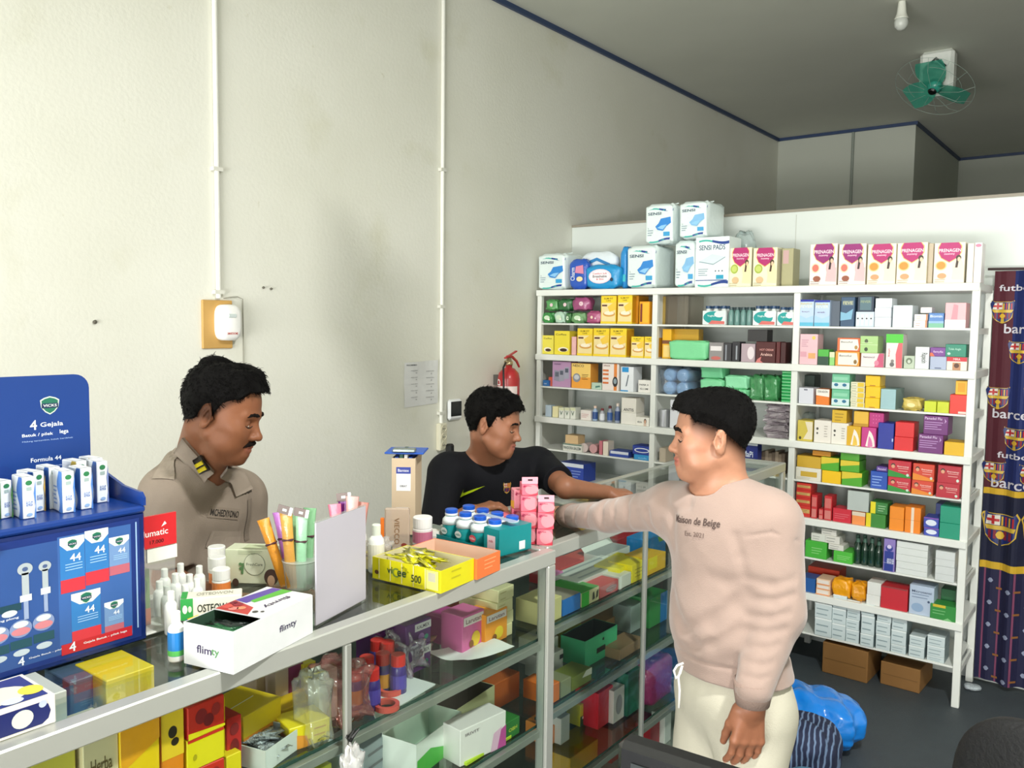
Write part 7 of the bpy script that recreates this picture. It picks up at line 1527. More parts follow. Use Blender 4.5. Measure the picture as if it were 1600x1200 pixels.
rec(.449, .452, .03, .245, '#8fb0d9', .0012); rec(.095, .185, .246, .250, '#cfe0ea', .0012)
fr_.build('picture_door', st)
MB().lathe((-.004, y0s+.19, .237), [(.008, 0), (.008, .006), (.005, .008)], mat('#8fa3b5', .3), 16, axis=0).build('door_knob', st)
# slim cartons standing on the tray
def wavy(w, d, h):
    b = carton(w, d, h, '#e9edf0', [])
    # printed long side (+x after turning) shows a wavy blue edge
    o = np.array((w/2+.0005, -d/2, 0)); S_ = [(d*(.45+.2*math.sin(v*6)), h*v) for v in [k/12 for k in range(13)]]
    return b
for i, (Y, X, zt_, c) in enumerate(((.640, -1.70, .070, '#5aa845'), (.672, -1.665, .078, '#4a7fc9'), (.703, -1.71, .078, '#c9a24c'), (.742, -1.66, .080, '#4a7fc9'), (.738, -1.715, .082, '#8fc04c'), (.776, -1.665, .081, '#4a7fc9'), (.798, -1.735, .084, '#c9b04a'), (.826, -1.70, .084, '#7d8fc9'), (.600, -1.67, .078, '#4a7fc9'), (.836, -1.745, .084, '#d6b24a'))):
    w, d, h = .022, .052, zt_
    b = carton(w, d, h, '#e6ebee', [])
    oF = np.array((0, 0, 0))
    # front (towards the customer) is local -y; wave on the long sides
    for sgn, face in ((1, 'S'), (-1, 'L')):
        decor(b, w, d, h, [('p', [(.62+.13*math.sin(v*7), v) for v in [k/12 for k in range(13)]]+[(1, 1), (1, 0)], '#2f5fae' if i % 3 else c), ('l', .15, .2, .5, .6, 5, '#7f9fd0')], face)
    decor(b, w, d, h, [('e', .5, .86, .26, .06*1, '#2d7a4c'), ('r', .3, .68, .7, .76, '#9fb3b0'), ('t', 'GENTEX', .42, .35, .30, '#4a6fb5', .5, 0) if False else ('t', 'GENTLE', .5, .36, .14, '#4a6fb5', .42, 1.57), ('e', .5, .1, .22, .04, '#8fb0d9'), ('p', [(.85, 0), (.97, .3), (.85, .6), (1, .9), (1, 0)], c)], 'F')
    decor(b, w, d, h, [('r', .1, .1, .9, .9, '#f4f6f7')], 'T')
    place(b, 'eye_drop_carton', ('slim white carton with green top in second row of stand', 'slim white carton standing in front with blue wave', 'gold striped slim carton between front ones', 'pale slim carton in the front middle of the tray', 'lime edged slim carton in the rear row', 'slim white carton at front, isolated by a gap', 'gold slim carton in the rear next to lilac one', 'lilac and gold slim carton near the side lip', 'slim white carton at the picture edge of the tray', 'gold slim carton against the backboard end')[i], 'box', X, Y, CT+.2765, math.pi/2+(.25, -.05, .2, -.1, .05, 0, .1, -.05, 0, .1)[i], 'slim cartons on the display stand')
# box at the lower left edge of the counter
nb = carton(.20, .12, .048, '#e6e0dc', [('p', [(.12, .12)]+[(.88+.08*math.cos(a), .5+.38*math.sin(a)) for a in (-1.4, -.7, 0, .7, 1.4)]+[(.12, .88), (.05, .5)], '#1c2561'), ('e', .75, .5, .08, .3, '#c9cfc9'), ('t', 'Sweety', .4, .55, .3, '#7f8fc4', .3), ('e', .9, .8, .03, .12, '#b9c3e0')],
            top=[('r', .04, .06, .96, .94, '#28347e'), ('e', .62, .45, .28, .3, '#e9e3cf'), ('e', .9, .35, .09, .16, '#e6d34a'), ('e', .72, .16, .08, .1, '#cfdcec'), ('e', .3, .3, .1, .1, '#d98a8a')], side=[('r', .1, .15, .95, .9, '#1c2561'), ('e', .6, .5, .2, .28, '#d9dccf'), ('e', .87, .8, .07, .12, '#b9c3e0')])
place(nb, 'soap_box', 'navy and white box with cream ovals on the near counter edge', 'box', -1.366-.06-.004, .591-.1, CT+.0003, math.pi/2)
# acrylic price stand with red header
acr = clear('acrylic_clear', '#fafcfb', .04, .04, .10, mcol='#e6e8e6')
sg = thing('sign_holder', 'clear stand with red header sign beside the blue display stand', 'sign stand', (-1.62, .897, CT))
MB().box(-.0015, .0015, -.05, .05, .0, .245, acr).build('clear_panel', sg)
hd = MB().box(-.002, .004, -.05, .052, .178, .245, mat('#c8252b', .3)); wsg = mat('#f0e4e0', .4)
hd.text((.0046, 0, 0), A, U, 'madumatic', -.008, .209, .013, wsg, w=.082).text((.0046, 0, 0), A, U, '17.000', .008, .19, .008, mat('#3b1214', .4), w=.03); hd.poly((.0046, 0, 0), A, U, [(.018, .219), (.03, .224), (.026, .230)], wsg); hd.build('header_sign', sg)
MB().box(-.003, .002, -.012, .054, .148, .176, mat('#dfe0d8', .4)).build('price_card', sg)
MB().box(-.07, .01, -.06, .05, 0, .004, mat('#d9dcd6', .3), .001).build('base_plate', sg)
place(carton(.03, .02, .12, '#6f9447', [('r', 0, 0, 1, .3, '#c9622c'), ('e', .5, .7, .3, .15, '#3f6b33')]), 'herbal_box', 'green upright box behind the clear sign stand', 'box', -1.665, .895, CT+.0045, math.pi/2)
place(MB().box(-.06, .06, -.09, .09, 0, .001, mat('#dcded8', .6)), 'paper_sheet', 'white paper lying under the small white bottles', 'paper', -1.60, 1.02, CT-.0025, .2)
# small white bottles
wb = mat('#e9ece8', .3, coat=.3)
def dropper(label, x, y, h=.085, r=.0135, cap='#eef0ec', body=wb, lab=None, group='small white bottles behind the white box'):
    return bottle('dropper_bottle', label, x, y, CT, r, h, body, cap, lab, neck=.42, caph=.32, group=group)
for i, (px, py) in enumerate(((250, 962), (262, 975), (275, 958), (290, 968), (258, 945), (283, 940), (297, 950), (309, 962), (268, 990), (312, 935))):
    p = at(px, py, 2, CT); dropper('small white dropper bottle standing '+('closest to the clear sign stand', 'in the second place from sign stand', 'in the middle of the cluster', 'towards the white box in the cluster', 'behind the sign stand edge', 'in the rear row of the cluster', 'rear row beside orange capped jar', 'next to the green herbal carton', 'in front of the cluster', 'farthest back in the cluster')[i], p[0], p[1], .078+.006*(i % 3))
p = at(282, 1036, 2, CT)
d_ = dropper('white squeeze bottle with blue and green label beside white box', p[0]-.02, p[1]+.004, .095, .0155, lab='#1c7ac4', group=None)
MB().lathe((0, 0, 0), [(.01595, .012), (.01595, .022)], mat('#58b85a', .4), 18).build('label_band', d_)
def jar(name, label, x, y, r, h, body, cap, lab=None, caph=.35, cat='jar'):
    o = thing(name, label, cat, (x, y, CT)); MB().lathe((0, 0, 0), [(r*.9, 0), (r, .003), (r, h*(1-caph)-.004), (r*.85, h*(1-caph))], body if not isinstance(body, str) else mat(body, .3, coat=.3), 24).build('jar_body', o, smooth=False)
    MB().lathe((0, 0, 0), [(r*.96, h*(1-caph)), (r*.98, h*.97), (r*.9, h)], mat(cap, .35), 24).build('lid', o)
    if lab: MB().lathe((0, 0, 0), [(r*1.012, h*.1), (r*1.012, h*.5)], mat(lab, .4), 24).build('jar_label', o)
    return o
p = at(346, 928, 2, CT); jar('pill_jar', 'white capped pill jar with orange band behind white box', p[0], p[1], .021, .062, '#dfe2dc', '#f0f1ed', '#e0813c', .4)
p = at(318, 935, 2, CT); jar('pill_jar', 'orange capped pill jar beside dropper bottles', p[0]-.05, p[1]+.07, .02, .075, '#e6e8e3', '#eceeea', '#e3823c')
p = at(339, 895, 2, CT); jar('pill_jar', 'plain white pill jar at the back near the herbal carton', p[0]-.0, p[1], .022, .07, '#e9ebe6', '#f1f2ee')
place(carton(.075, .035, .055, '#dfe0d8', [('t', 'TIENS', .35, .75, .2, '#1d1d1d', .5)], top=[('r', 0, 0, 1, 1, '#e6e6de')]), 'tablet_box', 'white box with black capital letters behind white box', 'box', -1.60, 1.0, CT, .15)
place(carton(.05, .03, .05, '#e6c21c', [('r', 0, 0, .3, 1, '#1f4f9c')]), 'tablet_box', 'small yellow and blue box behind white box', 'box', -1.49, .925, CT, .2)
# pale green soap carton
sc = carton(.135, .06, .085, '#d6ddc0', [('e', .55, .58, .2, .33, '#7f8a72'), ('e', .55, .58, .19, .315, '#dbe2c9'), ('t', 'FreshCare', .55, .58, .08, '#6f7a68', .3), ('p', [(.3, .3), (.34, .28), (.36, .62), (.31, .6)], '#5f8a5a'), ('e', .3, .45, .035, .05, '#5f8a5a'), ('e', .29, .58, .03, .045, '#5f8a5a'), ('e', .86, .22, .13, .24, '#4a2e22'), ('e', .86, .12, .07, .16, '#d9b294'), ('l', .25, .88, .7, .97, 3, '#a3b08c'), ('e', .2, .04, .06, .12, '#4a3a30')], top=[('r', .3, .2, .8, .8, '#c3cfa8')])
p0, p1 = at(345, 912, 2, CT), at(440, 915, 2, CT)
place(sc, 'soap_carton', 'pale green herbal carton with round emblem on counter', 'box', (p0[0]+p1[0])/2-.02, (p0[1]+p1[1])/2+.03, CT, math.atan2(p1[1]-p0[1], p1[0]-p0[0]))
place(carton(.12, .045, .045, '#e6e4d6', [('t', 'OSTEOWON', .6, .5, .36, '#1d2a24', .66), ('r', 0, 0, .2, 1, '#2fa04a'), ('e', .07, .5, .04, .2, '#e6f0e0'), ('e', .15, .5, .03, .15, '#cfe6c9')], top=[('t', 'OSTEOWON', .55, .5, .4, '#a3a394', .6), ('r', 0, 0, .1, 1, '#2fa04a')]), 'supplement_box', 'white and green box with black capitals lying behind the open white box', 'box', -1.545, .985, CT+.03, .95)
place(carton(.06, .05, .029, '#3b3a36'), 'dark_box', 'small dark box beneath the white and green box', 'box', -1.545, .985, CT, .95)
lid_ = MB().lathe((0, 0, 0), [(.05, 0), (.052, .003), (.052, .008), (.048, .009)], mat('#5f5a4f', .5), 28); place(lid_, 'round_lid', 'round brown lid lying behind the white sachet box', 'lid', -1.52, 1.09, CT)
# open white sachet box
wx = mat('#dcdfe1', .35)
p1_, p2_, p0_ = at(365, 1054.7, 2, CT), at(488.8, 989, 2, CT), at(288.8, 1036, 2, CT)
ang = math.atan2(p2_[1]-p1_[1], p2_[0]-p1_[0]); Lb = math.hypot(p2_[0]-p1_[0], p2_[1]-p1_[1]); Wb = math.hypot(p0_[0]-p1_[0], p0_[1]-p1_[1]); Hb = .080
fx_ = thing('sachet_box', 'open white sachet box with purple and green lid pushed half back', 'box', (p1_[0], p1_[1], CT+.0005), ang-math.pi/2)   # local +y along the long side, -x across
b = tray(Wb, Lb, Hb, wx, mat('#2f4a3a', .5), None, des=[('t', 'flim', .42, .43, .19, '#3a2f55', .3), ('t', 'ty', .645, .40, .2, '#5a8f5c', .16)]); b.xf(Matrix.Translation((-Wb/2, Lb/2, 0)))
b.text((.0006, 0, 0), (0, 1, 0), (0, 0, 1), 'flimty', Lb*.66, Hb*.5, .017, mat('#33294d', .4), w=.052); b.build('carton', fx_)
b = MB().box(-Wb+.002, -.002, Lb*.33, Lb-.001, Hb, Hb+.0015, wx)
zt_ = Hb+.0018; O_ = (0, 0, zt_)
b.poly(O_, (1, 0, 0), (0, 1, 0), [(-Wb+.003, Lb*.34), (-Wb*.3, Lb*.34), (-Wb*.45, Lb*.5), (-Wb+.003, Lb*.58)], '#b8443f').poly(O_, (1, 0, 0), (0, 1, 0), [(-Wb+.003, Lb*.58), (-Wb*.7, Lb*.56), (-Wb*.62, Lb*.99), (-Wb*.85, Lb*.99)], '#5b4a9c').poly((0, 0, zt_+.0003), (1, 0, 0), (0, 1, 0), [(-Wb*.72, Lb*.62), (-Wb*.6, Lb*.6), (-Wb*.42, Lb*.99), (-Wb*.64, Lb*.99)], '#58ad3f')
for k, (u, v, r) in enumerate(((.85, .42, .012), (.7, .4, .010), (.78, .5, .011), (.6, .44, .009), (.9, .52, .008), (.28, .42, .006), (.18, .45, .004))): b.poly((0, 0, zt_+.0006), (1, 0, 0), (0, 1, 0), ell(-Wb*u, Lb*v, r, r, 12), ('#c9514a', '#d9837a', '#8e2f3c', '#d98f6c', '#7a2a3a', '#4a4a46', '#4a4a46')[k])
b.text((0, 0, zt_+.0006), (0, 1, 0), (-1, 0, 0), 'flimty', Lb*.70, Wb*.30, .018, mat('#33294d', .4), w=.075, rot=math.pi)
b.build('printed_lid', fx_)
for i in range(4):
    q = pouch(.075, .028, .006, mat(('#1f3a2c', '#2f6b45', '#cfd6dc', '#26302c')[i], .3, bump=.3), n=8, pw=.5, wob=.001); th = ang
    lx, ly = -Wb*.5, Lb*(.10+.055*i); wx_, wy_ = p1_[0]+lx*math.cos(ang-math.pi/2)-ly*math.sin(ang-math.pi/2), p1_[1]+lx*math.sin(ang-math.pi/2)+ly*math.cos(ang-math.pi/2)
    place(q, 'sachet', ('dark green sachet at the open end of white box', 'mid green sachet lying in white box', 'silver sachet lying in white box', 'black-green sachet under the printed lid')[i], 'sachet', wx_, wy_, CT+.058+.0035*(i % 2), ang-math.pi/2+.1*(i-1), 'sachets in the open white box', smooth=True)
# translucent cup of tube sachets
p = at(460, 918, 2, CT); cx_, cy_ = p[0]+.012, p[1]+.008
cup = MB().lathe((0, 0, 0), [(.031, 0), (.034, .004), (.042, .068), (.044, .070), (.042, .072)], clear('cup_plastic', '#f0f5f0', .05, .12, .4, mcol='#dfe6e0'), 28); place(cup, 'plastic_cup', 'milky plastic cup holding orange, violet and green tube sachets', 'cup', cx_, cy_, CT); _v = nrm([CR[0], CR[1], 0]); place(MB().lathe((0, 0, 0), [(.031, 0), (.034, .004), (.042, .068), (.044, .070), (.042, .072)], clear('cup_plastic'), 28), 'plastic_cup', 'milky cup of pink tube sachets behind the grey-lilac board', 'cup', cx_+_v[0]*.112, cy_+_v[1]*.112, CT)
pal = [('orange', '#e79a2c', -.062, -.005, -.42), ('violet', '#b573c4', -.044, .012, -.22), ('amber', '#d9a04a', -.024, -.024, -.1), ('green', '#9cd0a0', -.008, .012, -.06), ('mint green', '#a3dab0', .010, -.018, .03), ('pale green', '#8fc897', .024, .014, .06), ('rose pink', '#cf6f86', .040, -.012, .12), ('dark violet', '#8a2f9c', .052, .014, .2), ('peach pink', '#d99a94', .066, -.002, .3), ('brown pink', '#b5786c', .080, .014, .36)]
vl = nrm([CR[0], CR[1], 0])
for i, (nm, c, u, v, tl) in enumerate(pal):
    o = thing('tube_sachet', nm+' tube sachet with clear crimped top standing in plastic cup', 'tube sachet', (cx_+vl[0]*(u*.55+(.085 if u > .03 else 0))-vl[1]*v, cy_+vl[1]*(u*.55+(.085 if u > .03 else 0))+vl[0]*v, CT+.006), math.atan2(vl[1], vl[0]), 'tube sachets in the plastic cup')
    o.rotation_euler = (0, (tl*.75 if u < .03 else (u-.06)*5), math.atan2(vl[1], vl[0])); H_ = (.172 if u < .03 else .205)+.008*(i % 3)
    b = MB(); vs = []; m_ = 12
    for k, (z, w, t_) in enumerate(((0, .012, .002), (.008, .013, .008), (H_*.5, .013, .008), (H_*.8, .014, .008), (H_*.93, .015, .004), (H_, .016, .0008))):
        for j in range(m_): a = 2*math.pi*j/m_; vs.append((w*math.cos(a), t_*math.sin(a), z))
    b.add(vs, [(k*m_+j, k*m_+(j+1) % m_, (k+1)*m_+(j+1) % m_, (k+1)*m_+j) for k in range(5) for j in range(m_)]+[tuple(range(m_))], mat(c, .3, var=.08, bump=.2, scale=25, coat=.4)).build('tube', o, smooth=True)
    MB().box(-.0135, .0135, -.0088, .0088, H_*.62, H_*.65, mat('#4a2230', .4), .002).build('dark_band', o)
    if i in (2, 4, 7): 
        tg = MB(); tg.box(-.018, .018, -.001, .001, -.010, .010, mat('#5a463f', .35)).box(.010, .018, -.0016, -.0012, -.010, .010, '#e6e6e6').box(-.006, .004, -.0016, -.0012, -.003, .003, '#cfd9d3')
        tg.xf(Matrix.Translation((0, -.004, H_+.004)) @ Matrix.Rotation(.5-.4*i*.2, 4, 'Y')).build('foil_tag', o)
# plain upright board
p0, p1 = at(493, 978, 2, CT), at(571, 936, 2, CT)
bd = MB(); Lq = math.hypot(p1[0]-p0[0], p1[1]-p0[1]); bd.box(0, Lq, -.002, .002, 0, .222, mat('#b9b6c0', .35, var=.02), .0015).box(0, Lq, -.003, .003, .222, .225, acr).box(0, Lq, -.002, .045, 0, .002, acr)
place(bd, 'leaflet_stand', 'plain grey-lilac upright sign board seen from behind', 'sign board', p0[0], p0[1], CT, math.atan2(p1[1]-p0[1], p1[0]-p0[0]))
# bottles next to the yellow tray
p = at(588, 893, 2, CT); o = dropper('tall white bottle standing beside the yellow vitamin tray', p[0], p[1], .125, .021, '#dfe6da', wb, '#e6e4d6', None)
p = at(577, 880, 2, CT); dropper('white bottle half hidden behind the grey-lilac board', p[0]-.03, p[1]-.005, .11, .018, '#eef0ec', wb, None, None)
bg = pouch(.06, .05, .075, clear('clear_bag3', '#f5efe9', .1, .08, .25, .8), n=16, pw=.5, wob=.008); place(bg, 'clear_bag', 'small clear crumpled bag at the foot of the white bottle', 'bag', p[0]+.05, p[1]-.01, CT, 0, smooth=True)
# yellow vitamin tray
q0, q1, q2 = at(582, 903, 2, CT), at(689, 928, 2, CT), at(736, 905, 2, CT); Lv = math.hypot(q1[0]-q0[0], q1[1]-q0[1]); av = math.atan2(q1[1]-q0[1], q1[0]-q0[0]); Dv = .135
yl = mat('#d6cf16', .35)
b = tray(Lv, Dv, .055, yl, mat('#d9d2a8', .5), None, des=[('r', .0, 0, 1, .04, '#cfc61a')]+[('r', .1+.17*k, .05, .112+.17*k, .98, '#efe9a8') for k in range(5)]+[('r', .8, .1, .97, .95, '#dfe07a'), ('r', .83, .45, .93, .85, '#b9b7a0'), ('t', 'vi', .27, .56, .30, '#23472c', .08), ('t', 'C', .355, .5, .42, '#6f8a3c', .09), ('t', 'ee', .45, .5, .26, '#23472c', .13), ('t', '500', .66, .42, .34, '#2a3a22', .14), ('e', .08, .35, .03, .1, '#5a3a22'), ('l', .6, .12, .76, .18, 2, '#8a8a30')], side=[('l', .3, .5, .6, .8, 2, '#b9b21c')])
place(b, 'vitamin_tray', 'yellow open vitamin C display tray at the counter edge', 'display tray', (q0[0]+q1[0])/2-math.sin(av)*Dv/2, (q0[1]+q1[1])/2+math.cos(av)*Dv/2, CT+.0003, av)
tcx, tcy = (q0[0]+q1[0])/2-math.sin(av)*Dv/2, (q0[1]+q1[1])/2+math.cos(av)*Dv/2
ys_ = mat('#c9c50c', .25, bump=.3, coat=.5)
for i, (dx, dy, dz, r_, tl) in enumerate(((-.055, -.03, .045, .3, -.35), (-.02, -.025, .052, -.2, .2), (.015, -.035, .04, .6, .5), (.045, -.03, .038, -.5, -.6), (-.03, .02, .05, 1.0, .15), (.02, .015, .046, .2, -.2))):
    q = pouch(.06, .045, .006, ys_, n=8, pw=.45, wob=.001).box(-.012, .01, -.010, .004, .006, .0066, '#e9e9dc')
    o = place(q, 'vitamin_sachet', 'yellow vitamin sachet in the yellow tray, '+('left corner with white label', 'beside the corner one', 'standing at an angle in the middle', 'propped against the short side', 'at the back over others', 'in the back half of the tray')[i], 'sachet', tcx+dx*math.cos(av)-dy*math.sin(av), tcy+dx*math.sin(av)+dy*math.cos(av), CT+dz+.004, av+r_, 'vitamin sachets', smooth=True); o.rotation_euler = (tl, .15, av+r_)
# orange open tray behind it
Dq = .105
b = tray(Lv*1.0, Dq, .052, mat('#e8743a', .35), mat('#d9b9a3', .5), None, side=[('l', .3, .4, .8, .8, 3, '#f0a06c')])
of = Dv+.003+Dq/2; place(b, 'open_tray', 'orange open tray with pale inside behind the yellow tray', 'display tray', (q0[0]+q1[0])/2-math.sin(av)*of+.008, (q0[1]+q1[1])/2+math.cos(av)*of, CT+.0003, av)
place(carton(.09, .06, .03, '#c9bf8a', [], top=[('p', [(0, .6), (1, .8), (1, 1), (0, 1)], '#dfe02c'), ('e', .6, .3, .12, .12, '#6a4a3a')]), 'vitamin_box', 'lime and cream box beside the white bottle', 'box', -1.645, 1.50, CT, .3)
# clear pouch with letters, jar
o = thing('clear_pouch', 'upright clear pouch printed with vertical letters and orange strip', 'pouch', (-1.675, 1.655, CT), math.atan2(vl[1], vl[0]))
MB().box(-.035, .035, -.008, .008, 0, .125, clear('pouch_film', '#f7f1ea', .08, .08, .45, .3, '#e0cdbc'), .004).build('pouch_body', o)
MB().box(-.047, -.037, -.006, .006, 0, .095, mat('#ee7a24', .4), .001).build('orange_strip', o)
b = MB(); b.text((0, -.009, 0), (1, 0, 0), (0, 0, 1), 'VIECCO', .0, .06, .014, mat('#8a6a4c', .4), w=.075, rot=-1.57).poly((0, -.0088, 0), (1, 0, 0), (0, 0, 1), ell(.02, .02, .008, .006, 12), '#8c3a30'); b.build('printed_letters', o)
p = at(668, 852, 2, CT); jar('cream_jar', 'white cream jar with pink label next to clear pouch', p[0]-.02, p[1], .029, .082, '#e9e4e2', '#f4f3f1', '#c4708c', .38)
place(MB().lathe((0, 0, 0), [(.022, 0), (.024, .01), (.022, .022), (.018, .022)], mat('#e6e2da', .4), 20), 'small_tub', 'low white tub behind cream jar', 'tub', -1.70, 1.83, CT)
# magazine file with clipboard
bf_ = thing('magazine_file', 'beige magazine file with white and blue label behind counter', 'magazine file', (-1.795, 1.80, CT), .62)
cardm = mat('#cdb89c', .6, var=.03)
MB().box(-.036, .036, -.0025, 0, 0, .235, cardm).box(-.036, -.0335, 0, .13, 0, .235, cardm).box(.0335, .036, 0, .13, 0, .235, cardm).box(-.0335, .0335, .1275, .13, 0, .235, cardm).box(-.0335, .0335, 0, .1275, 0, .003, cardm).build('file_body', bf_)
MB().box(-.022, .022, -.0032, -.0025, .135, .208, '#e9eaee').box(-.022, .022, -.0036, -.0032, .188, .208, '#2d3f9c').text((0, -.004, 0), (1, 0, 0), (0, 0, 1), 'Bantex', 0, .198, .009, mat('#e3e6f2', .4), w=.034).text((0, -.004, 0), (1, 0, 0), (0, 0, 1), 'OBAT', 0, .15, .006, mat('#6d6d74', .4)).build('spine_label', bf_)
for i, c in enumerate(('#1d55b8', '#2a5f50', '#e3e4e2', '#1d55b8')): MB().box(-.028+.014*i, -.018+.014*i, .01, .12, .004, .236+.008*((i*2) % 3), mat(c, .5)).build('folder', None, (-1.795, 1.80, CT), (0, 0, .62), label=('blue folder nearest the wall inside magazine file', 'dark green folder inside magazine file', 'white paper folder inside magazine file', 'outer blue folder inside magazine file')[i], cat='folder')
o = thing('clipboard', 'blue clipboard with metal clip lying on the beige magazine file', 'clipboard', (-1.83, 1.85, CT+.246), .62)
MB().box(-.06, .06, -.06, .05, 0, .006, mat('#1d55b8', .4), .002).build('board', o); MB().box(-.035, .035, -.064, -.035, .006, .018, mat('#8f9a96', .3, .7), .003).build('clip', o)
# teal pack of milk drinks
t0, t1, t2 = at(703, 838, 2, CT), at(779, 871, 2, CT), at(822, 855, 2, CT)
ta = -.12; Lt = .27; Wt = .132; 
tp = thing('milk_drink_pack', 'teal carrier pack of small milk drink bottles with blue caps', 'bottle pack', (t1[0], t1[1], CT+.0005), ta)
teal = mat('#128a8e', .35)
b = MB().box(-Lt, 0, 0, Wt, 0, .002, teal).box(-Lt, 0, 0, .0018, 0, .016, teal).box(-Lt*.22, 0, 0, .0018, .016, .074, teal); b.box(-.002, 0, 0, Wt, 0, .074, teal).box(-Lt*.22, 0, 0, Wt, .074, .0755, teal)
b.box(-.045, -.014, -.0006, 0, .006, .055, '#e6c9cf').text((0, -.001, 0), (1, 0, 0), (0, 0, 1), 'milk', -.03, .04, .007, mat('#b5485c', .4)).box(0, .0006, Wt*.62, Wt*.8, .006, .03, '#e6eeee')
b.add([(-Lt*.55, Wt*.42, .088), (0, Wt*.42, .088), (0, Wt*.62, .088), (-Lt*.55, Wt*.62, .088)], [(0, 1, 2, 3)], mat('#9fb9d6', .3)); b.build('carrier', tp)
k_ = 0
for j in range(2):
    for i in range(4):
        x, y = -Lt+.034+i*.062, .034+j*.070
        o = thing('milk_bottle', ('front row milk bottle at the far end of carrier', 'front row milk bottle, second along', 'front row milk bottle with red print', 'front row milk bottle beside teal panel', 'rear row milk bottle at the far end', 'rear row milk bottle, second along', 'rear row milk bottle near the handle', 'rear row milk bottle beside teal panel')[k_], 'bottle', (0, 0, 0), 0, 'milk bottles in the teal carrier'); k_ += 1
        o.matrix_world = Matrix.Translation((t1[0], t1[1], CT+.003)) @ Matrix.Rotation(ta, 4, 'Z') @ Matrix.Translation((x, y, 0))
        MB().lathe((0, 0, 0), [(.022, 0), (.027, .006), (.0285, .02), (.0265, .038), (.027, .05), (.025, .06), (.017, .068), (.0165, .074)], mat('#0f8d90', .3, coat=.4), 22).build('bottle_body', o, smooth=True)
        MB().lathe((0, 0, 0), [(.0278, .046), (.0262, .060), (.0178, .0695)], mat('#dfe9ea', .3, coat=.3), 22).build('shoulder_wrap', o, smooth=True)
        MB().lathe((0, 0, 0), [(.019, .072), (.0195, .077), (.019, .078)], mat('#eef1f3', .3), 22).build('collar_ring', o); MB().lathe((0, 0, 0), [(.0185, .078), (.019, .088), (.016, .090)], mat('#1a58c4', .3), 22).build('cap', o)
        if j == 0:
            b = MB(); b.poly((0, -.0292, .028), (1, 0, 0), (0, 0, 1), ell(0, 0, .014, .010, 14), '#e6efec' if i < 2 else '#d9525c').text((0, -.0296, .028), (1, 0, 0), (0, 0, 1), 'milku', 0, 0, .007, mat('#1a8a80' if i < 2 else '#f3e6e6', .4), w=.02); b.build('bottle_print', o)
place(MB().lathe((0, 0, 0), [(.02, 0), (.024, .004), (.02, .02), (.01, .03)], mat('#8a7a52', .4), 16).box(-.012, .012, -.006, .006, .028, .034, '#2ab5b0'), 'snack_tub', 'small brown tub with teal lid behind the milk bottles', 'tub', -1.60, 1.99, CT)
# pink cartons
pk = lambda: [('e', .62, .5, .42, .42, '#dc8d97'), ('p', [(0, 0), (1, 0), (1, .2), (.4, .02)], '#d33c50'), ('t', 'Mylea', .36, .82, .12, '#a3224c', .48), ('p', [(.06, .76), (.14, .92), (.2, .78), (.24, .92), (.2, .70)], '#a3224c')]
pw, ph, pd = .047, .048, .047
def pinkb(label, x, y, z, rz=0., h=ph, w=pw, flap=False, yel=False):
    b = carton(w, pd, h, '#d4697c' if not yel else '#dd8c98', pk(), side=[('p', [(0, 0), (1, 0), (1, .4), (0, .6)], '#cf3a50'), ('r', 0, .6, 1, .8, '#f2c3cc')], left=[('p', [(0, 0), (1, 0), (1, .45), (0, .3)], '#e8a81e' if yel else '#cf3a50'), ('l', .2, .6, .8, .9, 3, '#d0637c')])
    if flap: b.box(-w/2, w/2, -pd/2, -pd/2+.0015, h, h+.02, '#e79fae').box(-.006, .008, -pd/2-.0006, -pd/2, h+.009, h+.014, '#2b1a1e')
    return place(b, 'serum_carton', label, 'box', x, y, z, rz, 'pink cartons stacked at the counter joint')
ra = math.radians(38); c1 = at(846, 853, 2, CT); bx, by = c1[0]-.012, c1[1]+.030; ux, uy = math.cos(ra), math.sin(ra)
for k, lb in enumerate(('pink carton at the foot of the shorter column', 'pink carton in the middle of the shorter column', 'pink carton with tall hang tab topping the shorter column')):
    pinkb(lb, bx+.002*k, by, CT+.0485*k, ra+.05*(k % 2), .048 if k < 2 else .032, flap=k == 2)
ax_, ay_ = bx-ux*.052-.004, by-uy*.052+.010
for k, lb in enumerate(('pink carton at the foot of the tall column', 'pink carton second in the tall column', 'pink carton third in the tall column', 'topmost pink carton with black hang hole')):
    pinkb(lb, ax_+.002*(k % 2), ay_, CT+.0485*k, ra+.04*k, .048 if k < 3 else .034, flap=k == 3)
ex_, ey_ = ax_-ux*.042-.010, ay_-uy*.042+.040
for k, lb in enumerate(('pink carton low under the yellow edged one', 'pink carton directly beneath the yellow edged one')): pinkb(lb, ex_, ey_, CT+.0485*k, ra+.1, .048)
pinkb('pink and yellow carton beside the tall column', ex_, ey_, CT+.097, ra+.2, .056, w=.04, yel=True)
pinkb('pink carton next to milk bottle caps', ex_-ux*.055, ey_-uy*.055+.01, CT, ra+.25, .075)
# glass lid propped behind milk pack
place(MB().box(-.09, .09, -.05, .05, 0, .006, mat('#8a958c', .2), .001).box(-.09, .09, -.054, -.05, -.001, .009, '#e3e6e4'), 'glass_tile', 'grey tile with white edge behind milk drink bottles', 'tile', -1.735, 1.90, CT, .35)

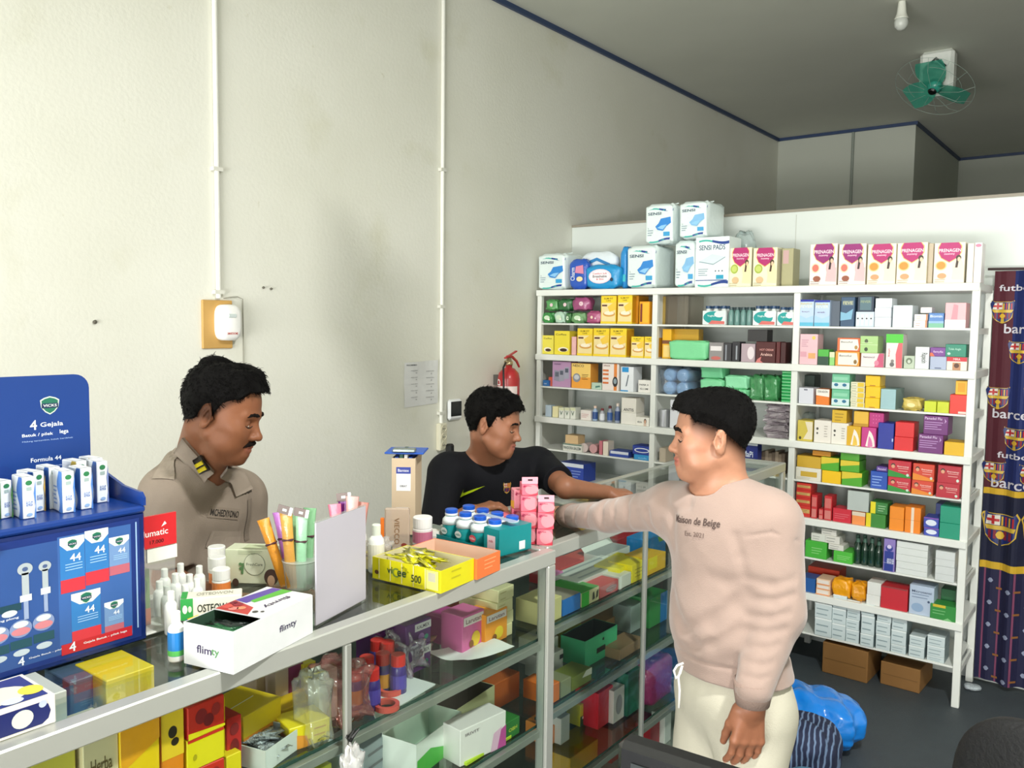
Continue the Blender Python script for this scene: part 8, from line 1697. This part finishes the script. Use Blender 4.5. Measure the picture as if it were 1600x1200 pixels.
# ================================================================ desk with monitor, office chair
dk = thing('desk', 'dark desk under the screen in the near foreground', 'desk', (-.25, .85, 0))
MB().box(-.45, .45, -.3, .3, .715, .74, mat('#4a3a2e', .5), .004).build('desktop', dk)
for sx in (-.42, .38):
    for sy in (-.27, .23): MB().box(sx, sx+.04, sy, sy+.04, 0, .715, mat('#2b2b2d', .5)).build('leg', dk)
TL, TR = W(962, 1166, 1.05), W(1228, 1232, .93); TL[2] = TR[2] = (TL[2]+TR[2])/2
mw = np.linalg.norm(TR-TL); ma = math.atan2(TR[1]-TL[1], TR[0]-TL[0])
mo = thing('monitor', 'black framed computer monitor with white badge sticker, cut by the photo bottom', 'monitor', (TL[0], TL[1], .7401), ma)
hz = TL[2]-.7401; gl = mat('#141416', .22, coat=.5)
MB().box(0, mw, 0, .035, .12, hz, gl, .008).build('casing', mo); MB().box(.022, mw-.022, -.002, .002, .15, hz-.022, mat('#2c3133', .3)).build('screen', mo)
MB().box(mw*.35, mw*.65, .012, .03, .006, .14, gl).box(mw*.25, mw*.75, -.05, .09, 0, .008, gl).build('stand', mo)
bdg = [(.05+.020*math.cos(a)*(1+.13*math.cos(5*a)), hz-.052+.020*math.sin(a)*(1+.13*math.cos(5*a))) for a in [k*math.pi/15 for k in range(30)]]
MB().poly((0, -.003, 0), (1, 0, 0), (0, 0, 1), bdg, '#dfe2dc').poly((0, -.0034, 0), (1, 0, 0), (0, 0, 1), ell(.05, hz-.054, .011, .008, 14), '#8d938f').build('badge_sticker', mo)
ch = thing('office_chair', 'black office chair back at the lower edge of the photo', 'chair', (-.115, 1.75, -.001), math.radians(-20))
blk = mat('#0b0c0f', .6, var=.1, bump=.2)
b = pouch(.44, .09, .52, blk, n=26, pw=.55, wob=.001); b.xf(Matrix.Translation((.05, 0, .52))).build('backrest', ch, smooth=True)
pouch(.48, .46, .09, blk, n=20, pw=.5, wob=0).xf(Matrix.Translation((.05, -.25, .42))).build('seat', ch, smooth=True)
MB().tube([(.05, -.22, .42), (.05, -.22, .09)], .028, gl, 12).tube([(.05, -.02, .42), (.05, .0, .6)], .02, gl, 8).build('gas_lift', ch)
for k in range(5):
    a = k*1.2566; l_ = MB().tube([(.05, -.22, .10), (.05+.26*math.cos(a), -.22+.26*math.sin(a), .06)], [.022, .014], gl, 8).build('leg', ch)
    MB().lathe((.05+.26*math.cos(a), -.22+.26*math.sin(a), .027), [(.01, -.02), (.026, -.018), (.026, .018), (.01, .02)], gl, 14, axis=0).build('caster', l_)
